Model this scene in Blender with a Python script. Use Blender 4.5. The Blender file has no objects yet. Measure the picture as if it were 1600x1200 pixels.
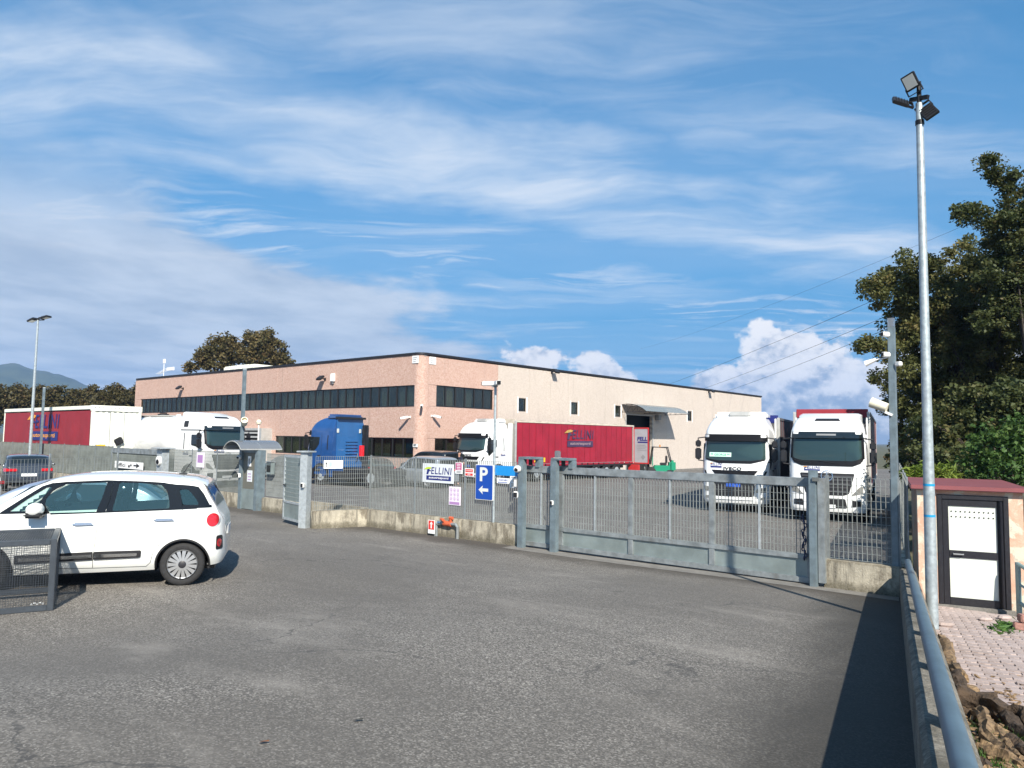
import bpy, bmesh, math, random
import numpy as np
from mathutils import Vector, Matrix, noise as mnoise

random.seed(7)
rng = np.random.default_rng(7)
sc = bpy.context.scene
col = sc.collection
R = math.radians

# ------------------------------------------------------------------ camera
FOCAL, YAW, PITCH, ROLL, CAM_H = 1176.3, R(40.7425), R(4.1163), R(0.827), 2.65
fw = Vector((-math.sin(YAW) * math.cos(PITCH), math.cos(YAW) * math.cos(PITCH), math.sin(PITCH)))
r0 = Vector((math.cos(YAW), math.sin(YAW), 0))
u0 = r0.cross(fw)
rt = math.cos(ROLL) * r0 + math.sin(ROLL) * u0
up = -math.sin(ROLL) * r0 + math.cos(ROLL) * u0
CAM = Vector((0, 0, CAM_H))
cd = bpy.data.cameras.new('camera')
cd.sensor_width = 36
cd.lens = FOCAL / 1600 * 36
cd.clip_start = .05
cd.clip_end = 20000
cam = bpy.data.objects.new('camera', cd)
col.objects.link(cam)
cam.matrix_world = Matrix(((rt.x, up.x, -fw.x, 0), (rt.y, up.y, -fw.y, 0), (rt.z, up.z, -fw.z, CAM_H), (0, 0, 0, 1)))
sc.camera = cam

# ------------------------------------------------------------------ light
SUN_EL, SUN_AZ = R(37), R(-38)          # azimuth from +X towards +Y of the direction TO the sun
sun_dir = Vector((math.cos(SUN_EL) * math.cos(SUN_AZ), math.cos(SUN_EL) * math.sin(SUN_AZ), math.sin(SUN_EL)))
sd = bpy.data.lights.new('sun', 'SUN')
sd.energy = 5
sd.angle = R(.6)
sd.color = (1, .93, .82)
so = bpy.data.objects.new('sun', sd)
so.rotation_euler = sun_dir.to_track_quat('Z', 'Y').to_euler()
so.location = (0, 0, 60)
col.objects.link(so)
sc.view_settings.view_transform = 'Standard'
sc.view_settings.look = 'None'
sc.view_settings.exposure = 0.92
sc.view_settings.gamma = 1
sc.view_settings.use_curve_mapping = False

# ------------------------------------------------------------------ node helpers
class NT:
    def __init__(s, tree):
        s.t = tree
        s.n = tree.nodes
        s.l = tree.links
    def new(s, typ, **kw):
        n = s.n.new(typ)
        for k, v in kw.items():
            setattr(n, k, v)
        return n
    def link(s, a, b):
        s.l.new(a, b)
    def put(s, sock, v):
        if hasattr(v, 'is_linked') or hasattr(v, 'links'):
            s.l.new(v, sock)
        elif v is not None:
            sock.default_value = v
    def math(s, op, a, b=None, c=None, clamp=False):
        n = s.new('ShaderNodeMath', operation=op, use_clamp=clamp)
        s.put(n.inputs[0], a)
        s.put(n.inputs[1], b)
        s.put(n.inputs[2], c)
        return n.outputs[0]
    def vmath(s, op, a, b=None):
        n = s.new('ShaderNodeVectorMath', operation=op)
        s.put(n.inputs[0], a)
        s.put(n.inputs[1], b)
        return n.outputs['Value'] if op == 'DOT_PRODUCT' else n.outputs[0]
    def mix(s, f, a, b, typ='MIX'):
        n = s.new('ShaderNodeMix', data_type='RGBA', blend_type=typ)
        s.put(n.inputs[0], f)
        for i, v in ((6, a), (7, b)):
            if isinstance(v, (tuple, list)) and len(v) == 3:
                v = (*v, 1)
            s.put(n.inputs[i], v)
        return n.outputs[2]
    def ramp(s, v, a, b, lo=0., hi=1., smooth=True):
        n = s.new('ShaderNodeMapRange', interpolation_type='SMOOTHSTEP' if smooth else 'LINEAR')
        s.put(n.inputs[0], v)
        for i, q in zip((1, 2, 3, 4), (a, b, lo, hi)):
            s.put(n.inputs[i], q)
        return n.outputs[0]
    def noise(s, vec, scale, detail=4., rough=.55, dist=0., out='Fac'):
        n = s.new('ShaderNodeTexNoise')
        s.put(n.inputs['Vector'], vec)
        n.inputs['Scale'].default_value = scale
        n.inputs['Detail'].default_value = detail
        n.inputs['Roughness'].default_value = rough
        n.inputs['Distortion'].default_value = dist
        return n.outputs[out]
    def voro(s, vec, scale, feature='F1', out='Distance'):
        n = s.new('ShaderNodeTexVoronoi', feature=feature)
        s.put(n.inputs['Vector'], vec)
        n.inputs['Scale'].default_value = scale
        return n.outputs[out]
    def mapping(s, vec, scale=(1, 1, 1), rot=(0, 0, 0), loc=(0, 0, 0)):
        n = s.new('ShaderNodeMapping')
        s.put(n.inputs['Vector'], vec)
        n.inputs['Scale'].default_value = scale
        n.inputs['Rotation'].default_value = rot
        n.inputs['Location'].default_value = loc
        return n.outputs[0]
    def comb(s, x, y, z):
        n = s.new('ShaderNodeCombineXYZ')
        for i, v in enumerate((x, y, z)):
            s.put(n.inputs[i], v)
        return n.outputs[0]
    def sep(s, v):
        n = s.new('ShaderNodeSeparateXYZ')
        s.put(n.inputs[0], v)
        return n.outputs

# ------------------------------------------------------------------ sky
w = bpy.data.worlds.new('World')
sc.world = w
w.use_nodes = True
w.node_tree.nodes.clear()
N = NT(w.node_tree)
sky = N.new('ShaderNodeTexSky', sky_type='NISHITA', sun_disc=False)
sky.sun_elevation = SUN_EL
sky.sun_rotation = math.pi / 2 - SUN_AZ
sky.air_density = 1.0
sky.dust_density = .35
sky.ozone_density = 2.2
sky.altitude = 100
d = N.new('ShaderNodeTexCoord').outputs['Generated']
dr = N.mapping(d, rot=(0, 0, -YAW))
dx, dy, dz = N.sep(dr)
az = N.math('ARCTAN2', dx, dy)                 # azimuth, 0 along the street axis
hor = N.math('MAXIMUM', dz, .0)
inv = N.math('DIVIDE', 1., N.math('ADD', hor, .05))
px_, py_ = N.math('MULTIPLY', dx, inv), N.math('MULTIPLY', dy, inv)
plane = N.comb(px_, py_, 0.)
warp = N.noise(plane, .9, 3, .5, out='Color')
wv = N.vmath('ADD', plane, N.vmath('SCALE', N.vmath('SUBTRACT', warp, (.5, .5, .5)), None))
wv.node.inputs[1].links[0].from_node.inputs['Scale'].default_value = .9
streak = N.mapping(wv, scale=(.42, 1.7, 1), rot=(0, 0, R(-26)), loc=(.35, 1.25, 0))
c1 = N.noise(streak, 1.05, 7, .6)
c3 = N.noise(N.mapping(wv, scale=(.7, 2.6, 1), rot=(0, 0, R(-26)), loc=(2.1, .4, 0)), 2.2, 7, .62)
big = N.noise(N.mapping(plane, loc=(4.3, 1.1, 0), scale=(.55, .9, 1)), .8, 2, .5)
acr = N.math('ADD', N.math('MULTIPLY', px_, -.446), N.math('MULTIPLY', py_, .895))     # distance across the bands
acr = N.math('ADD', acr, N.math('MULTIPLY', N.math('SUBTRACT', N.noise(plane, 1.3, 5, .6), .5), 1.0))
band = N.math('MULTIPLY', N.ramp(N.math('ABSOLUTE', N.math('ADD', acr, -2.22)), .1, .62, 1., 0.), N.ramp(c1, .28, .62, .25, 1.))
band2 = N.math('MULTIPLY', N.ramp(N.math('ABSOLUTE', N.math('ADD', acr, -1.45)), .05, .5, .55, 0.), N.ramp(c1, .4, .68))
band3 = N.math('MULTIPLY', N.ramp(N.math('ABSOLUTE', N.math('ADD', acr, -3.35)), .1, .8, .8, 0.), N.ramp(c3, .46, .72))
wisps = N.math('MULTIPLY', N.math('MULTIPLY', N.ramp(c1, .44, .74), N.ramp(big, .36, .6)), .7)
veil = N.math('MULTIPLY', N.ramp(N.noise(streak, .5, 3, .5), .35, .7), .17)
cir = N.math('MAXIMUM', N.math('MULTIPLY', band, N.ramp(N.noise(N.mapping(wv, scale=(.5, 1.4, 1), rot=(0, 0, R(-26)), loc=(7, 3, 0)), 1.6, 6, .6), .3, .62, .3, .95)), N.math('MAXIMUM', wisps, veil))
cir = N.math('MAXIMUM', cir, N.math('MAXIMUM', band2, band3), clamp=True)
cir = N.math('MULTIPLY', cir, N.ramp(c3, .25, .6, .72, 1.))
# low sheet of stratocumulus spreading over the west of the sky
nb = N.noise(N.mapping(plane, scale=(.62, .42, 1), loc=(1.7, .2, 0)), 2.3, 7, .57)
nb2 = N.noise(N.mapping(plane, scale=(.6, .5, 1), loc=(.7, 3.2, 0)), .9, 3, .5)
edge = N.math('SUBTRACT', N.math('ADD', -1.6, N.math('MULTIPLY', py_, .25)), px_)
edge = N.math('ADD', edge, N.math('MULTIPLY', N.math('SUBTRACT', nb, .5), 2.4))
edge = N.math('ADD', edge, N.math('MULTIPLY', N.math('SUBTRACT', nb2, .5), 1.2))
sheet = N.math('MULTIPLY', N.ramp(edge, -.12, .5), N.ramp(dz, .36, .2, .0, 1.))
# cumulus heads over the horizon
cu = N.comb(N.math('MULTIPLY', az, 1.), N.math('MULTIPLY', dz, 1.35), 1.7)
n1 = N.noise(cu, 7.5, 2, .5)
n2 = N.noise(cu, 24., 6, .6)
n3 = N.noise(N.mapping(cu, loc=(.012, -.012, 0)), 24., 6, .6)
hd = N.math('ADD', N.math('MULTIPLY', N.math('SUBTRACT', n1, .5), .2), N.math('MULTIPLY', N.math('SUBTRACT', n2, .5), .085))
top = N.math('ADD', hd, N.math('ADD', -.031, N.math('ADD', N.ramp(az, -.2, .0, 0., .125), N.ramp(az, .1, .45, 0., .035))))
dpt_ = N.math('SUBTRACT', top, dz)
cum = N.ramp(dpt_, 0., .013)
relief = N.math('MULTIPLY', N.math('SUBTRACT', n2, n3), .42)
lit = N.ramp(N.math('ADD', N.math('SUBTRACT', relief, dpt_), N.math('MULTIPLY', az, .06)), -.115, .02)
cumcol = N.mix(lit, (2.3, 2.9, 3.9), (7.3, 7.15, 7.1))
shadecol = N.mix(N.ramp(nb, .34, .66), (3.2, 3.75, 4.6), (4.7, 5.15, 5.8))
base = N.mix(1., sky.outputs[0], (.36, .83, 1.02), 'MULTIPLY')
base = N.mix(N.ramp(dz, .5, .05, .35, .85), base, (.62, 2.25, 4.35))
c = N.mix(cir, base, (4.9, 5.5, 6.3))
c = N.mix(N.math('MULTIPLY', sheet, .86), c, shadecol)
c = N.mix(N.math('MULTIPLY', cum, .95), c, cumcol)
bg = N.new('ShaderNodeBackground')
N.link(c, bg.inputs[0])
bg.inputs[1].default_value = .08
wo = N.new('ShaderNodeOutputWorld')
N.link(bg.outputs[0], wo.inputs[0])
w.cycles.sampling_method = 'MANUAL'
w.cycles.sample_map_resolution = 1024

# ------------------------------------------------------------------ terrain height
Y0, SL = 14.3, .069
def smooth01(t):
    t = min(1., max(0., t))
    return t * t * (3 - 2 * t)
def gz(X, Y):
    t = Y0 - Y
    t = math.log1p(math.exp(t / .5)) * .5 if t < 20 else t
    lot = 0 if Y <= 14.5 else -.003 * (min(Y, 90) - 14.5)
    wgt = smooth01((-5 - X) / 5)
    t = min(t, 17 + .0 * t)
    return (1 - wgt) * SL * t + wgt * .37 * smooth01((13.2 - Y) / 5.5) + lot
def path_z(X, Y):
    return .085 * min(17, max(0., 14.3 - Y)) + .012
def ray(x, y):
    return rt * ((x - 800) / FOCAL) - up * ((y - 600) / FOCAL) + fw
def on_plane(x, y, n, p):
    n, p, dd = Vector(n), Vector(p), ray(x, y)
    return CAM + dd * (n.dot(p - CAM) / n.dot(dd))
def at_depth(x, y, depth):
    return CAM + ray(x, y) * depth
def on_ground(x, y, fn=gz):
    dd, lo, hi = ray(x, y), .5, 400
    for _ in range(60):
        m = (lo + hi) / 2
        q = CAM + dd * m
        if q.z > fn(q.x, q.y):
            lo = m
        else:
            hi = m
    return CAM + dd * lo

# ------------------------------------------------------------------ mesh helpers
def rounded(poly, r, n=4):
    out = []
    k = len(poly)
    for i in range(k):
        p0, p1, p2 = (Vector(poly[(i + j) % k]) for j in (-1, 0, 1))
        a, b = (p0 - p1), (p2 - p1)
        rr = min(r, a.length * .45, b.length * .45)
        a, b = p1 + a.normalized() * rr, p1 + b.normalized() * rr
        for j in range(n + 1):
            t = j / n
            q = a * (1 - t) ** 2 + p1 * 2 * t * (1 - t) + b * t ** 2
            out.append((q.x, q.y))
    return out
def rect(x0, x1, y0, y1):
    return [(x0, y0), (x1, y0), (x1, y1), (x0, y1)]
def ellipse(cx, cy, rx, ry, n=16):
    return [(cx + rx * math.cos(2 * math.pi * i / n), cy + ry * math.sin(2 * math.pi * i / n)) for i in range(n)]

class MB:
    def __init__(s):
        s.v, s.f = [], []
    def add(s, vs, fs, M=None):
        n = len(s.v)
        if M is not None:
            vs = [M @ Vector(p) for p in vs]
        s.v += [tuple(p) for p in vs]
        s.f += [tuple(i + n for i in f) for f in fs]
        return s
    def box(s, x0, x1, y0, y1, z0, z1, M=None):
        vs = [(x0, y0, z0), (x1, y0, z0), (x1, y1, z0), (x0, y1, z0), (x0, y0, z1), (x1, y0, z1), (x1, y1, z1), (x0, y1, z1)]
        return s.add(vs, [(3, 2, 1, 0), (4, 5, 6, 7), (0, 1, 5, 4), (1, 2, 6, 5), (2, 3, 7, 6), (3, 0, 4, 7)], M)
    def cbox(s, c, d, rz=0, M=None):
        m = Matrix.Translation(c) @ Matrix.Rotation(rz, 4, 'Z')
        if M is not None:
            m = M @ m
        return s.box(-d[0] / 2, d[0] / 2, -d[1] / 2, d[1] / 2, -d[2] / 2, d[2] / 2, m)
    def bar(s, p, q, w, d, upv=(0, 0, 1)):
        p, q = Vector(p), Vector(q)
        t = (q - p).normalized()
        a = t.cross(Vector(upv))
        if a.length < 1e-4:
            a = t.cross(Vector((1, 0, 0)))
        a = a.normalized() * w / 2
        b = a.cross(t).normalized() * d / 2
        vs = [o + sa * a + sb * b for o in (p, q) for sa, sb in ((-1, -1), (1, -1), (1, 1), (-1, 1))]
        return s.add(vs, [(0, 1, 2, 3), (7, 6, 5, 4), (1, 0, 4, 5), (2, 1, 5, 6), (3, 2, 6, 7), (0, 3, 7, 4)])
    def tube(s, pts, r, n=8, caps=True):
        pts = [Vector(p) for p in pts]
        rs = r if isinstance(r, (list, tuple)) else [r] * len(pts)
        vs, fs = [], []
        pa = None
        for i, p in enumerate(pts):
            t = (pts[min(i + 1, len(pts) - 1)] - pts[max(i - 1, 0)]).normalized()
            if pa is None:
                a = t.cross(Vector((0, 0, 1)))
                if a.length < .05:
                    a = t.cross(Vector((1, 0, 0)))
            else:
                a = pa - t * pa.dot(t)
            a.normalize()
            pa = a
            b = t.cross(a)
            for k in range(n):
                an = 2 * math.pi * k / n
                vs.append(p + (a * math.cos(an) + b * math.sin(an)) * rs[i])
        for i in range(len(pts) - 1):
            for k in range(n):
                k2 = (k + 1) % n
                fs.append((i * n + k, i * n + k2, (i + 1) * n + k2, (i + 1) * n + k))
        if caps:
            fs.append(tuple(range(n - 1, -1, -1)))
            fs.append(tuple((len(pts) - 1) * n + k for k in range(n)))
        return s.add(vs, fs)
    def lathe(s, prof, n=24, M=None, closed=False):
        vs, fs = [], []
        for r_, z in prof:
            for k in range(n):
                a = 2 * math.pi * k / n
                vs.append((r_ * math.cos(a), r_ * math.sin(a), z))
        m = len(prof)
        for i in range(m if closed else m - 1):
            j = (i + 1) % m
            for k in range(n):
                k2 = (k + 1) % n
                fs.append((i * n + k, i * n + k2, j * n + k2, j * n + k))
        if not closed:
            if prof[0][0] > 1e-6:
                fs.append(tuple(range(n - 1, -1, -1)))
            if prof[-1][0] > 1e-6:
                fs.append(tuple((m - 1) * n + k for k in range(n)))
        return s.add(vs, fs, M)
    def prism(s, poly, h0, h1, fn):
        n = len(poly)
        vs = [fn(a, b, h0) for a, b in poly] + [fn(a, b, h1) for a, b in poly]
        fs = [tuple(range(n - 1, -1, -1)), tuple(range(n, 2 * n))]
        fs += [(i, (i + 1) % n, n + (i + 1) % n, n + i) for i in range(n)]
        return s.add(vs, fs)
    def patch(s, poly, fn, step=.15, th=.006, under=-.004):
        bm = bmesh.new()
        vs = [bm.verts.new((a, b, 0)) for a, b in poly]
        bm.faces.new(vs)
        bmesh.ops.triangulate(bm, faces=bm.faces[:])
        for _ in range(6):
            es = [e for e in bm.edges if e.calc_length() > step]
            if not es:
                break
            bmesh.ops.subdivide_edges(bm, edges=es, cuts=1)
            bmesh.ops.triangulate(bm, faces=[f for f in bm.faces if len(f.verts) > 3])
        bm.verts.index_update()
        V = [v.co for v in bm.verts]
        n = len(V)
        vs = [fn(p.x, p.y, th) for p in V]
        fs = [tuple(v.index for v in f.verts) for f in bm.faces]
        bd = [e for e in bm.edges if len(e.link_faces) == 1]
        bi = {}
        for e in bd:
            for v in e.verts:
                if v.index not in bi:
                    bi[v.index] = len(vs)
                    vs.append(fn(v.co.x, v.co.y, under))
            l = [lp for lp in e.link_loops][0]
            a, b = l.vert.index, l.link_loop_next.vert.index
            fs.append((b, a, bi[a], bi[b]))
        bm.free()
        return s.add(vs, fs)
    def mesh(s, name, mat, smooth=False, bevel=0., ang=35):
        me = bpy.data.meshes.new(name)
        me.from_pydata(s.v, [], s.f)
        bm = bmesh.new()
        bm.from_mesh(me)
        bmesh.ops.recalc_face_normals(bm, faces=bm.faces[:])
        if bevel:
            bmesh.ops.remove_doubles(bm, verts=bm.verts[:], dist=1e-5)
            es = [e for e in bm.edges if len(e.link_faces) == 2 and e.calc_face_angle(0) > R(28)]
            bmesh.ops.bevel(bm, geom=es, offset=bevel, segments=2, affect='EDGES', clamp_overlap=True)
        bm.to_mesh(me)
        bm.free()
        for m in (mat if isinstance(mat, (list, tuple)) else [mat]):
            me.materials.append(m)
        if smooth or bevel:
            me.polygons.foreach_set('use_smooth', [True] * len(me.polygons))
            me.set_sharp_from_angle(angle=R(ang))
        return me
    def build(s, name, mat, parent=None, smooth=False, bevel=0., ang=35, world=False):
        return link(name, s.mesh(name, mat, smooth, bevel, ang), parent, world)

def link(name, me, parent=None, world=False):
    o = bpy.data.objects.new(name, me)
    col.objects.link(o)
    if parent is not None:
        o.parent = parent
        if world:                                   # vertices are in world coordinates
            o.matrix_parent_inverse = (Matrix.Translation(parent.location) @ parent.rotation_euler.to_matrix().to_4x4()).inverted()
    return o
def tag(o, label=None, cat=None, group=None, kind=None):
    for k, v in (('label', label), ('category', cat), ('group', group), ('kind', kind)):
        if v:
            o[k] = v
    return o
def thing(name, label, cat, loc=(0, 0, 0), rz=0., group=None, M=None):
    o = bpy.data.objects.new(name, None)
    o.empty_display_size = .2
    col.objects.link(o)
    if M is not None:
        o.matrix_world = M
    else:
        o.location = loc
        o.rotation_euler = (0, 0, rz)
    return tag(o, label, cat, group)
def structure(o):
    o['kind'] = 'structure'
    return o
def copy_tree(o, parent=None):
    c = o.copy()
    col.objects.link(c)
    if parent is not None:
        c.parent = parent
    for ch in list(o.children):
        copy_tree(ch, c)
    return c
def quick_mesh(name, V, F, mat, smooth=False, attr=None):
    """numpy arrays of equal-sided faces to a mesh"""
    me = bpy.data.meshes.new(name)
    k = F.shape[1]
    me.vertices.add(len(V))
    me.vertices.foreach_set('co', np.asarray(V, np.float32).ravel())
    me.loops.add(F.size)
    me.loops.foreach_set('vertex_index', F.astype(np.int32).ravel())
    me.polygons.add(len(F))
    me.polygons.foreach_set('loop_start', np.arange(0, F.size, k, dtype=np.int32))
    me.polygons.foreach_set('loop_total', np.full(len(F), k, dtype=np.int32))
    if smooth:
        me.polygons.foreach_set('use_smooth', np.ones(len(F), dtype=bool))
    if attr is not None:
        a = me.attributes.new('tint', 'FLOAT', 'FACE')
        a.data.foreach_set('value', np.asarray(attr, np.float32))
    me.materials.append(mat)
    me.update(calc_edges=True)
    return me

# lettering: the built-in font turned into plain mesh outlines
_txt = {}
def text_geo(txt, bold=0., shear=0., spacing=1.):
    key = (txt, bold, shear, spacing)
    if key not in _txt:
        cu = bpy.data.curves.new('lettering', 'FONT')
        cu.body = txt
        cu.size = 1
        cu.offset = bold
        cu.shear = shear
        cu.space_character = spacing
        cu.resolution_u = 3
        ob = bpy.data.objects.new('lettering', cu)
        col.objects.link(ob)
        bpy.context.view_layer.update()
        me = ob.evaluated_get(bpy.context.evaluated_depsgraph_get()).to_mesh()
        V = [tuple(v.co) for v in me.vertices]
        Fc = [tuple(p.vertices) for p in me.polygons]
        bpy.data.objects.remove(ob)
        bpy.data.curves.remove(cu)
        xs, ys = [v[0] for v in V], [v[1] for v in V]
        x0, x1, y0, y1 = min(xs), max(xs), min(ys), max(ys)
        V = [((v[0] - x0) / (x1 - x0), (v[1] - y0) / (y1 - y0)) for v in V]
        _txt[key] = (V, Fc, (x1 - x0) / (y1 - y0))
    return _txt[key]
def put_text(mb, txt, box, fn, off=.004, bold=.02, shear=0., keep=False, spacing=1.):
    """letters filling box (a0,a1,b0,b1) of the surface fn(a,b,offset)"""
    V, Fc, asp = text_geo(txt, bold, shear, spacing)
    a0, a1, b0, b1 = box
    if keep:
        wd = min(a1 - a0, (b1 - b0) * asp)
        ht = wd / asp
        ca, cb = (a0 + a1) / 2, (b0 + b1) / 2
        a0, a1, b0, b1 = ca - wd / 2, ca + wd / 2, cb - ht / 2, cb + ht / 2
    mb.add([fn(a0 + x * (a1 - a0), b0 + y * (b1 - b0), off) for x, y in V], Fc)
    return mb
def company_logo(parent, fn, box, letters, bar, bar_text, bird, th=.004, sub=True, bar_on=True):
    """wide blue letters with a bird's wing as the top of the F, and the bar below"""
    a0, a1, b0, b1 = box
    wd, ht = a1 - a0, b1 - b0
    A = lambda t: a0 + t * wd
    B = lambda t: b0 + t * ht
    m = MB()
    put_text(m, 'ELLINI', (A(.27), A(1), B(.46), B(.98)), fn, th, .012, .12, False, 1.1)
    m.add([fn(A(x), B(y), th) for x, y in ((.1, .42), (.17, .42), (.2, .66), (.26, .66), (.27, .74), (.21, .74), (.225, .84), (.13, .84))], [(0, 1, 2, 6, 7), (2, 3, 4, 5), (2, 5, 6)])
    m.build('lettering', letters, parent)
    wg = MB()
    pts = ((.0, .78), (.1, .95), (.2, .99), (.29, .95), (.25, .85), (.17, .83), (.1, .8))
    wg.add([fn(A(x), B(y), th + .002) for x, y in pts], [tuple(range(len(pts)))])
    wg.build('emblem', bird, parent)
    if bar_on:
        b = MB()
        b.add([fn(A(x), B(y), th) for x, y in ((.1, 0), (.98, 0), (.98, .34), (.1, .34))], [(0, 1, 2, 3)])
        b.build('band', bar, parent)
        if sub:
            t = MB()
            put_text(t, 'autotrasporti', (A(.19), A(.9), B(.07), B(.27)), fn, th + .003, .02, .12)
            t.build('lettering', bar_text, parent)

# ------------------------------------------------------------------ materials
def mat(name, c, rough=.6, metal=0., var=.0, vs=6., dirt=0., dirtc=(.09, .07, .05), bump=0., bs=40., coat=0., spec=.5, obj=True, rvar=0.):
    m = bpy.data.materials.new(name)
    m.use_nodes = True
    n = NT(m.node_tree)
    p = m.node_tree.nodes['Principled BSDF']
    p.inputs['Roughness'].default_value = rough
    p.inputs['Metallic'].default_value = metal
    p.inputs['Coat Weight'].default_value = coat
    p.inputs['Coat Roughness'].default_value = .04
    p.inputs['Specular IOR Level'].default_value = spec
    if not (var or dirt or bump or rvar):
        p.inputs['Base Color'].default_value = (*c, 1)
        return m
    co = n.new('ShaderNodeTexCoord').outputs['Object' if obj else 'Generated']
    cc = None
    if var:
        f = n.noise(co, vs, 5, .6)
        cc = n.mix(n.ramp(f, .25, .75), tuple(x * (1 - var) for x in c), tuple(min(1, x * (1 + var)) for x in c))
    if dirt:
        f = n.noise(n.mapping(co, scale=(1, 1, .35)), vs * .7, 6, .65)
        g = n.ramp(f, .5, .78, 0, dirt)
        cc = n.mix(g, cc if cc is not None else c, dirtc)
    if cc is None:
        cc = n.mix(0., c, c)
    n.link(cc, p.inputs['Base Color'])
    if rvar:
        n.link(n.ramp(n.noise(co, vs * 1.7, 4), .3, .7, rough - rvar, rough + rvar), p.inputs['Roughness'])
    if bump:
        b = n.new('ShaderNodeBump')
        b.inputs['Strength'].default_value = 1
        b.inputs['Distance'].default_value = bump
        n.link(n.noise(co, bs, 4, .6), b.inputs['Height'])
        n.link(b.outputs[0], p.inputs['Normal'])
    return m
def mat_nodes(name):
    m = bpy.data.materials.new(name)
    m.use_nodes = True
    n = NT(m.node_tree)
    return m, n, m.node_tree.nodes['Principled BSDF'], n.new('ShaderNodeTexCoord').outputs['Object']

M = {}
M['black'] = mat('black_plastic', (.014, .014, .016), .45, var=.25, vs=9)
M['satin_black'] = mat('satin_black', (.01, .01, .012), .38, spec=.25)
M['rubber'] = mat('rubber', (.016, .016, .017), .8, var=.3, vs=20)
M['steel'] = mat('galvanised_steel', (.27, .297, .305), .5, .45, var=.28, vs=5, dirt=.6, dirtc=(.15, .13, .105), rvar=.12)
M['steel_light'] = mat('bright_zinc', (.42, .46, .48), .45, .4, var=.18, vs=9, rvar=.08)
M['steel_pole'] = mat('pole_zinc', (.36, .41, .43), .5, .45, var=.2, vs=14, rvar=.1)
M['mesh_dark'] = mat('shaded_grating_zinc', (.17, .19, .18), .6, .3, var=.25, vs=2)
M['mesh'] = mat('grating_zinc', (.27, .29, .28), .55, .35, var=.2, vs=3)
M['slat'] = mat('gate_slat_zinc', (.33, .39, .385), .5, .4, var=.14, vs=4, dirt=.3, dirtc=(.2, .21, .2))
M['gate_sheet'] = mat('gate_sheet_zinc', (.29, .345, .34), .42, .5, var=.2, vs=1.6, dirt=.5, dirtc=(.2, .2, .17), rvar=.12)
M['rail_paint'] = mat('blue_grey_rail_paint', (.15, .195, .22), .45, .2, var=.22, vs=6, dirt=.55, dirtc=(.13, .125, .11), rvar=.1)
M['chrome'] = mat('chrome', (.72, .73, .74), .12, 1.)
M['gloss_black'] = mat('gloss_black_trim', (.008, .008, .009), .1, spec=.45)
M['alloy'] = mat('alloy_rim', (.56, .57, .58), .3, .8, var=.08)
M['white_paint'] = mat('white_car_paint', (.76, .775, .75), .22, coat=1., var=.015, vs=3)
M['white_truck'] = mat('white_truck_paint', (.78, .79, .785), .3, coat=.6, var=.03, vs=2, dirt=.12, dirtc=(.5, .48, .44))
M['tank_white'] = mat('tank_white', (.6, .605, .6), .1, coat=.8, var=.02)
M['container_white'] = mat('container_cream_white', (.74, .745, .66), .5, var=.05, vs=2, dirt=.3, dirtc=(.45, .4, .3))
M['blue_truck'] = mat('blue_truck_paint', (.012, .06, .2), .3, coat=.8, var=.12, vs=2)
M['blue_truck_light'] = mat('blue_truck_panel', (.022, .105, .28), .35, coat=.5, var=.1, vs=2)
M['silver_paint'] = mat('silver_car_paint', (.36, .4, .44), .3, .5, coat=.8)
M['steelblue_paint'] = mat('light_blue_grey_paint', (.3, .36, .46), .28, .4, coat=.8)
M['dark_paint'] = mat('dark_grey_car_paint', (.035, .042, .055), .22, .3, coat=1.)
M['black_paint'] = mat('black_car_paint', (.012, .013, .014), .2, coat=1.)
M['teal_paint'] = mat('dark_teal_car_paint', (.05, .085, .09), .25, .3, coat=1.)
M['red_tarp'] = mat('red_tarpaulin', (.27, .010, .026), .5, var=.14, vs=1.2, dirt=.28, dirtc=(.2, .02, .03), bump=.012, bs=2.6)
M['red_tarp_old'] = mat('faded_red_tarpaulin', (.25, .016, .026), .6, var=.1, vs=.9, dirt=.25, dirtc=(.16, .02, .03), bump=.01, bs=2.2)
M['strap'] = mat('dark_strap', (.19, .012, .022), .6)
M['grey_tarp'] = mat('grey_tarpaulin', (.11, .105, .11), .55, var=.15, vs=1.1, dirt=.3, dirtc=(.06, .055, .055), bump=.012, bs=2.2)
M['grey_door'] = mat('grey_trailer_door', (.3, .32, .34), .5, var=.08, vs=2, dirt=.3, dirtc=(.2, .2, .2))
M['alu'] = mat('aluminium_profile', (.5, .5, .48), .45, .4, var=.1, vs=4, dirt=.3, dirtc=(.25, .23, .2))
M['canvas'] = mat('dusty_canvas', (.5, .45, .37), .8, var=.15, vs=3, dirt=.4, dirtc=(.3, .26, .2))
M['red_frame'] = mat('red_frame_paint', (.42, .03, .03), .45, var=.1)
M['red_bright'] = mat('red_plastic', (.62, .012, .02), .35, coat=.4)
M['navy_print'] = mat('navy_print', (.012, .02, .15), .5)
M['navy_faded'] = mat('faded_navy_print', (.05, .03, .075), .6, var=.3, vs=5)
M['white_print'] = mat('white_print', (.75, .76, .76), .5)
M['faded_white_print'] = mat('faded_white_print', (.28, .2, .22), .6, var=.3, vs=9)
M['orange_print'] = mat('orange_print', (.7, .3, .03), .5)
M['tan_print'] = mat('faded_yellow_print', (.42, .27, .08), .6, var=.2)
M['lime_print'] = mat('lime_print', (.46, .6, .03), .5)
M['dark_print'] = mat('dark_print', (.02, .02, .025), .5)
M['magenta_print'] = mat('magenta_print', (.42, .02, .17), .5)
M['red_print'] = mat('red_print', (.6, .04, .03), .5)
M['mauve_print'] = mat('mauve_print', (.36, .2, .42), .55)
M['pale_board'] = mat('pale_grey_board', (.6, .63, .65), .45, var=.04)
M['white_board'] = mat('white_board', (.76, .77, .77), .4, var=.03)
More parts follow.
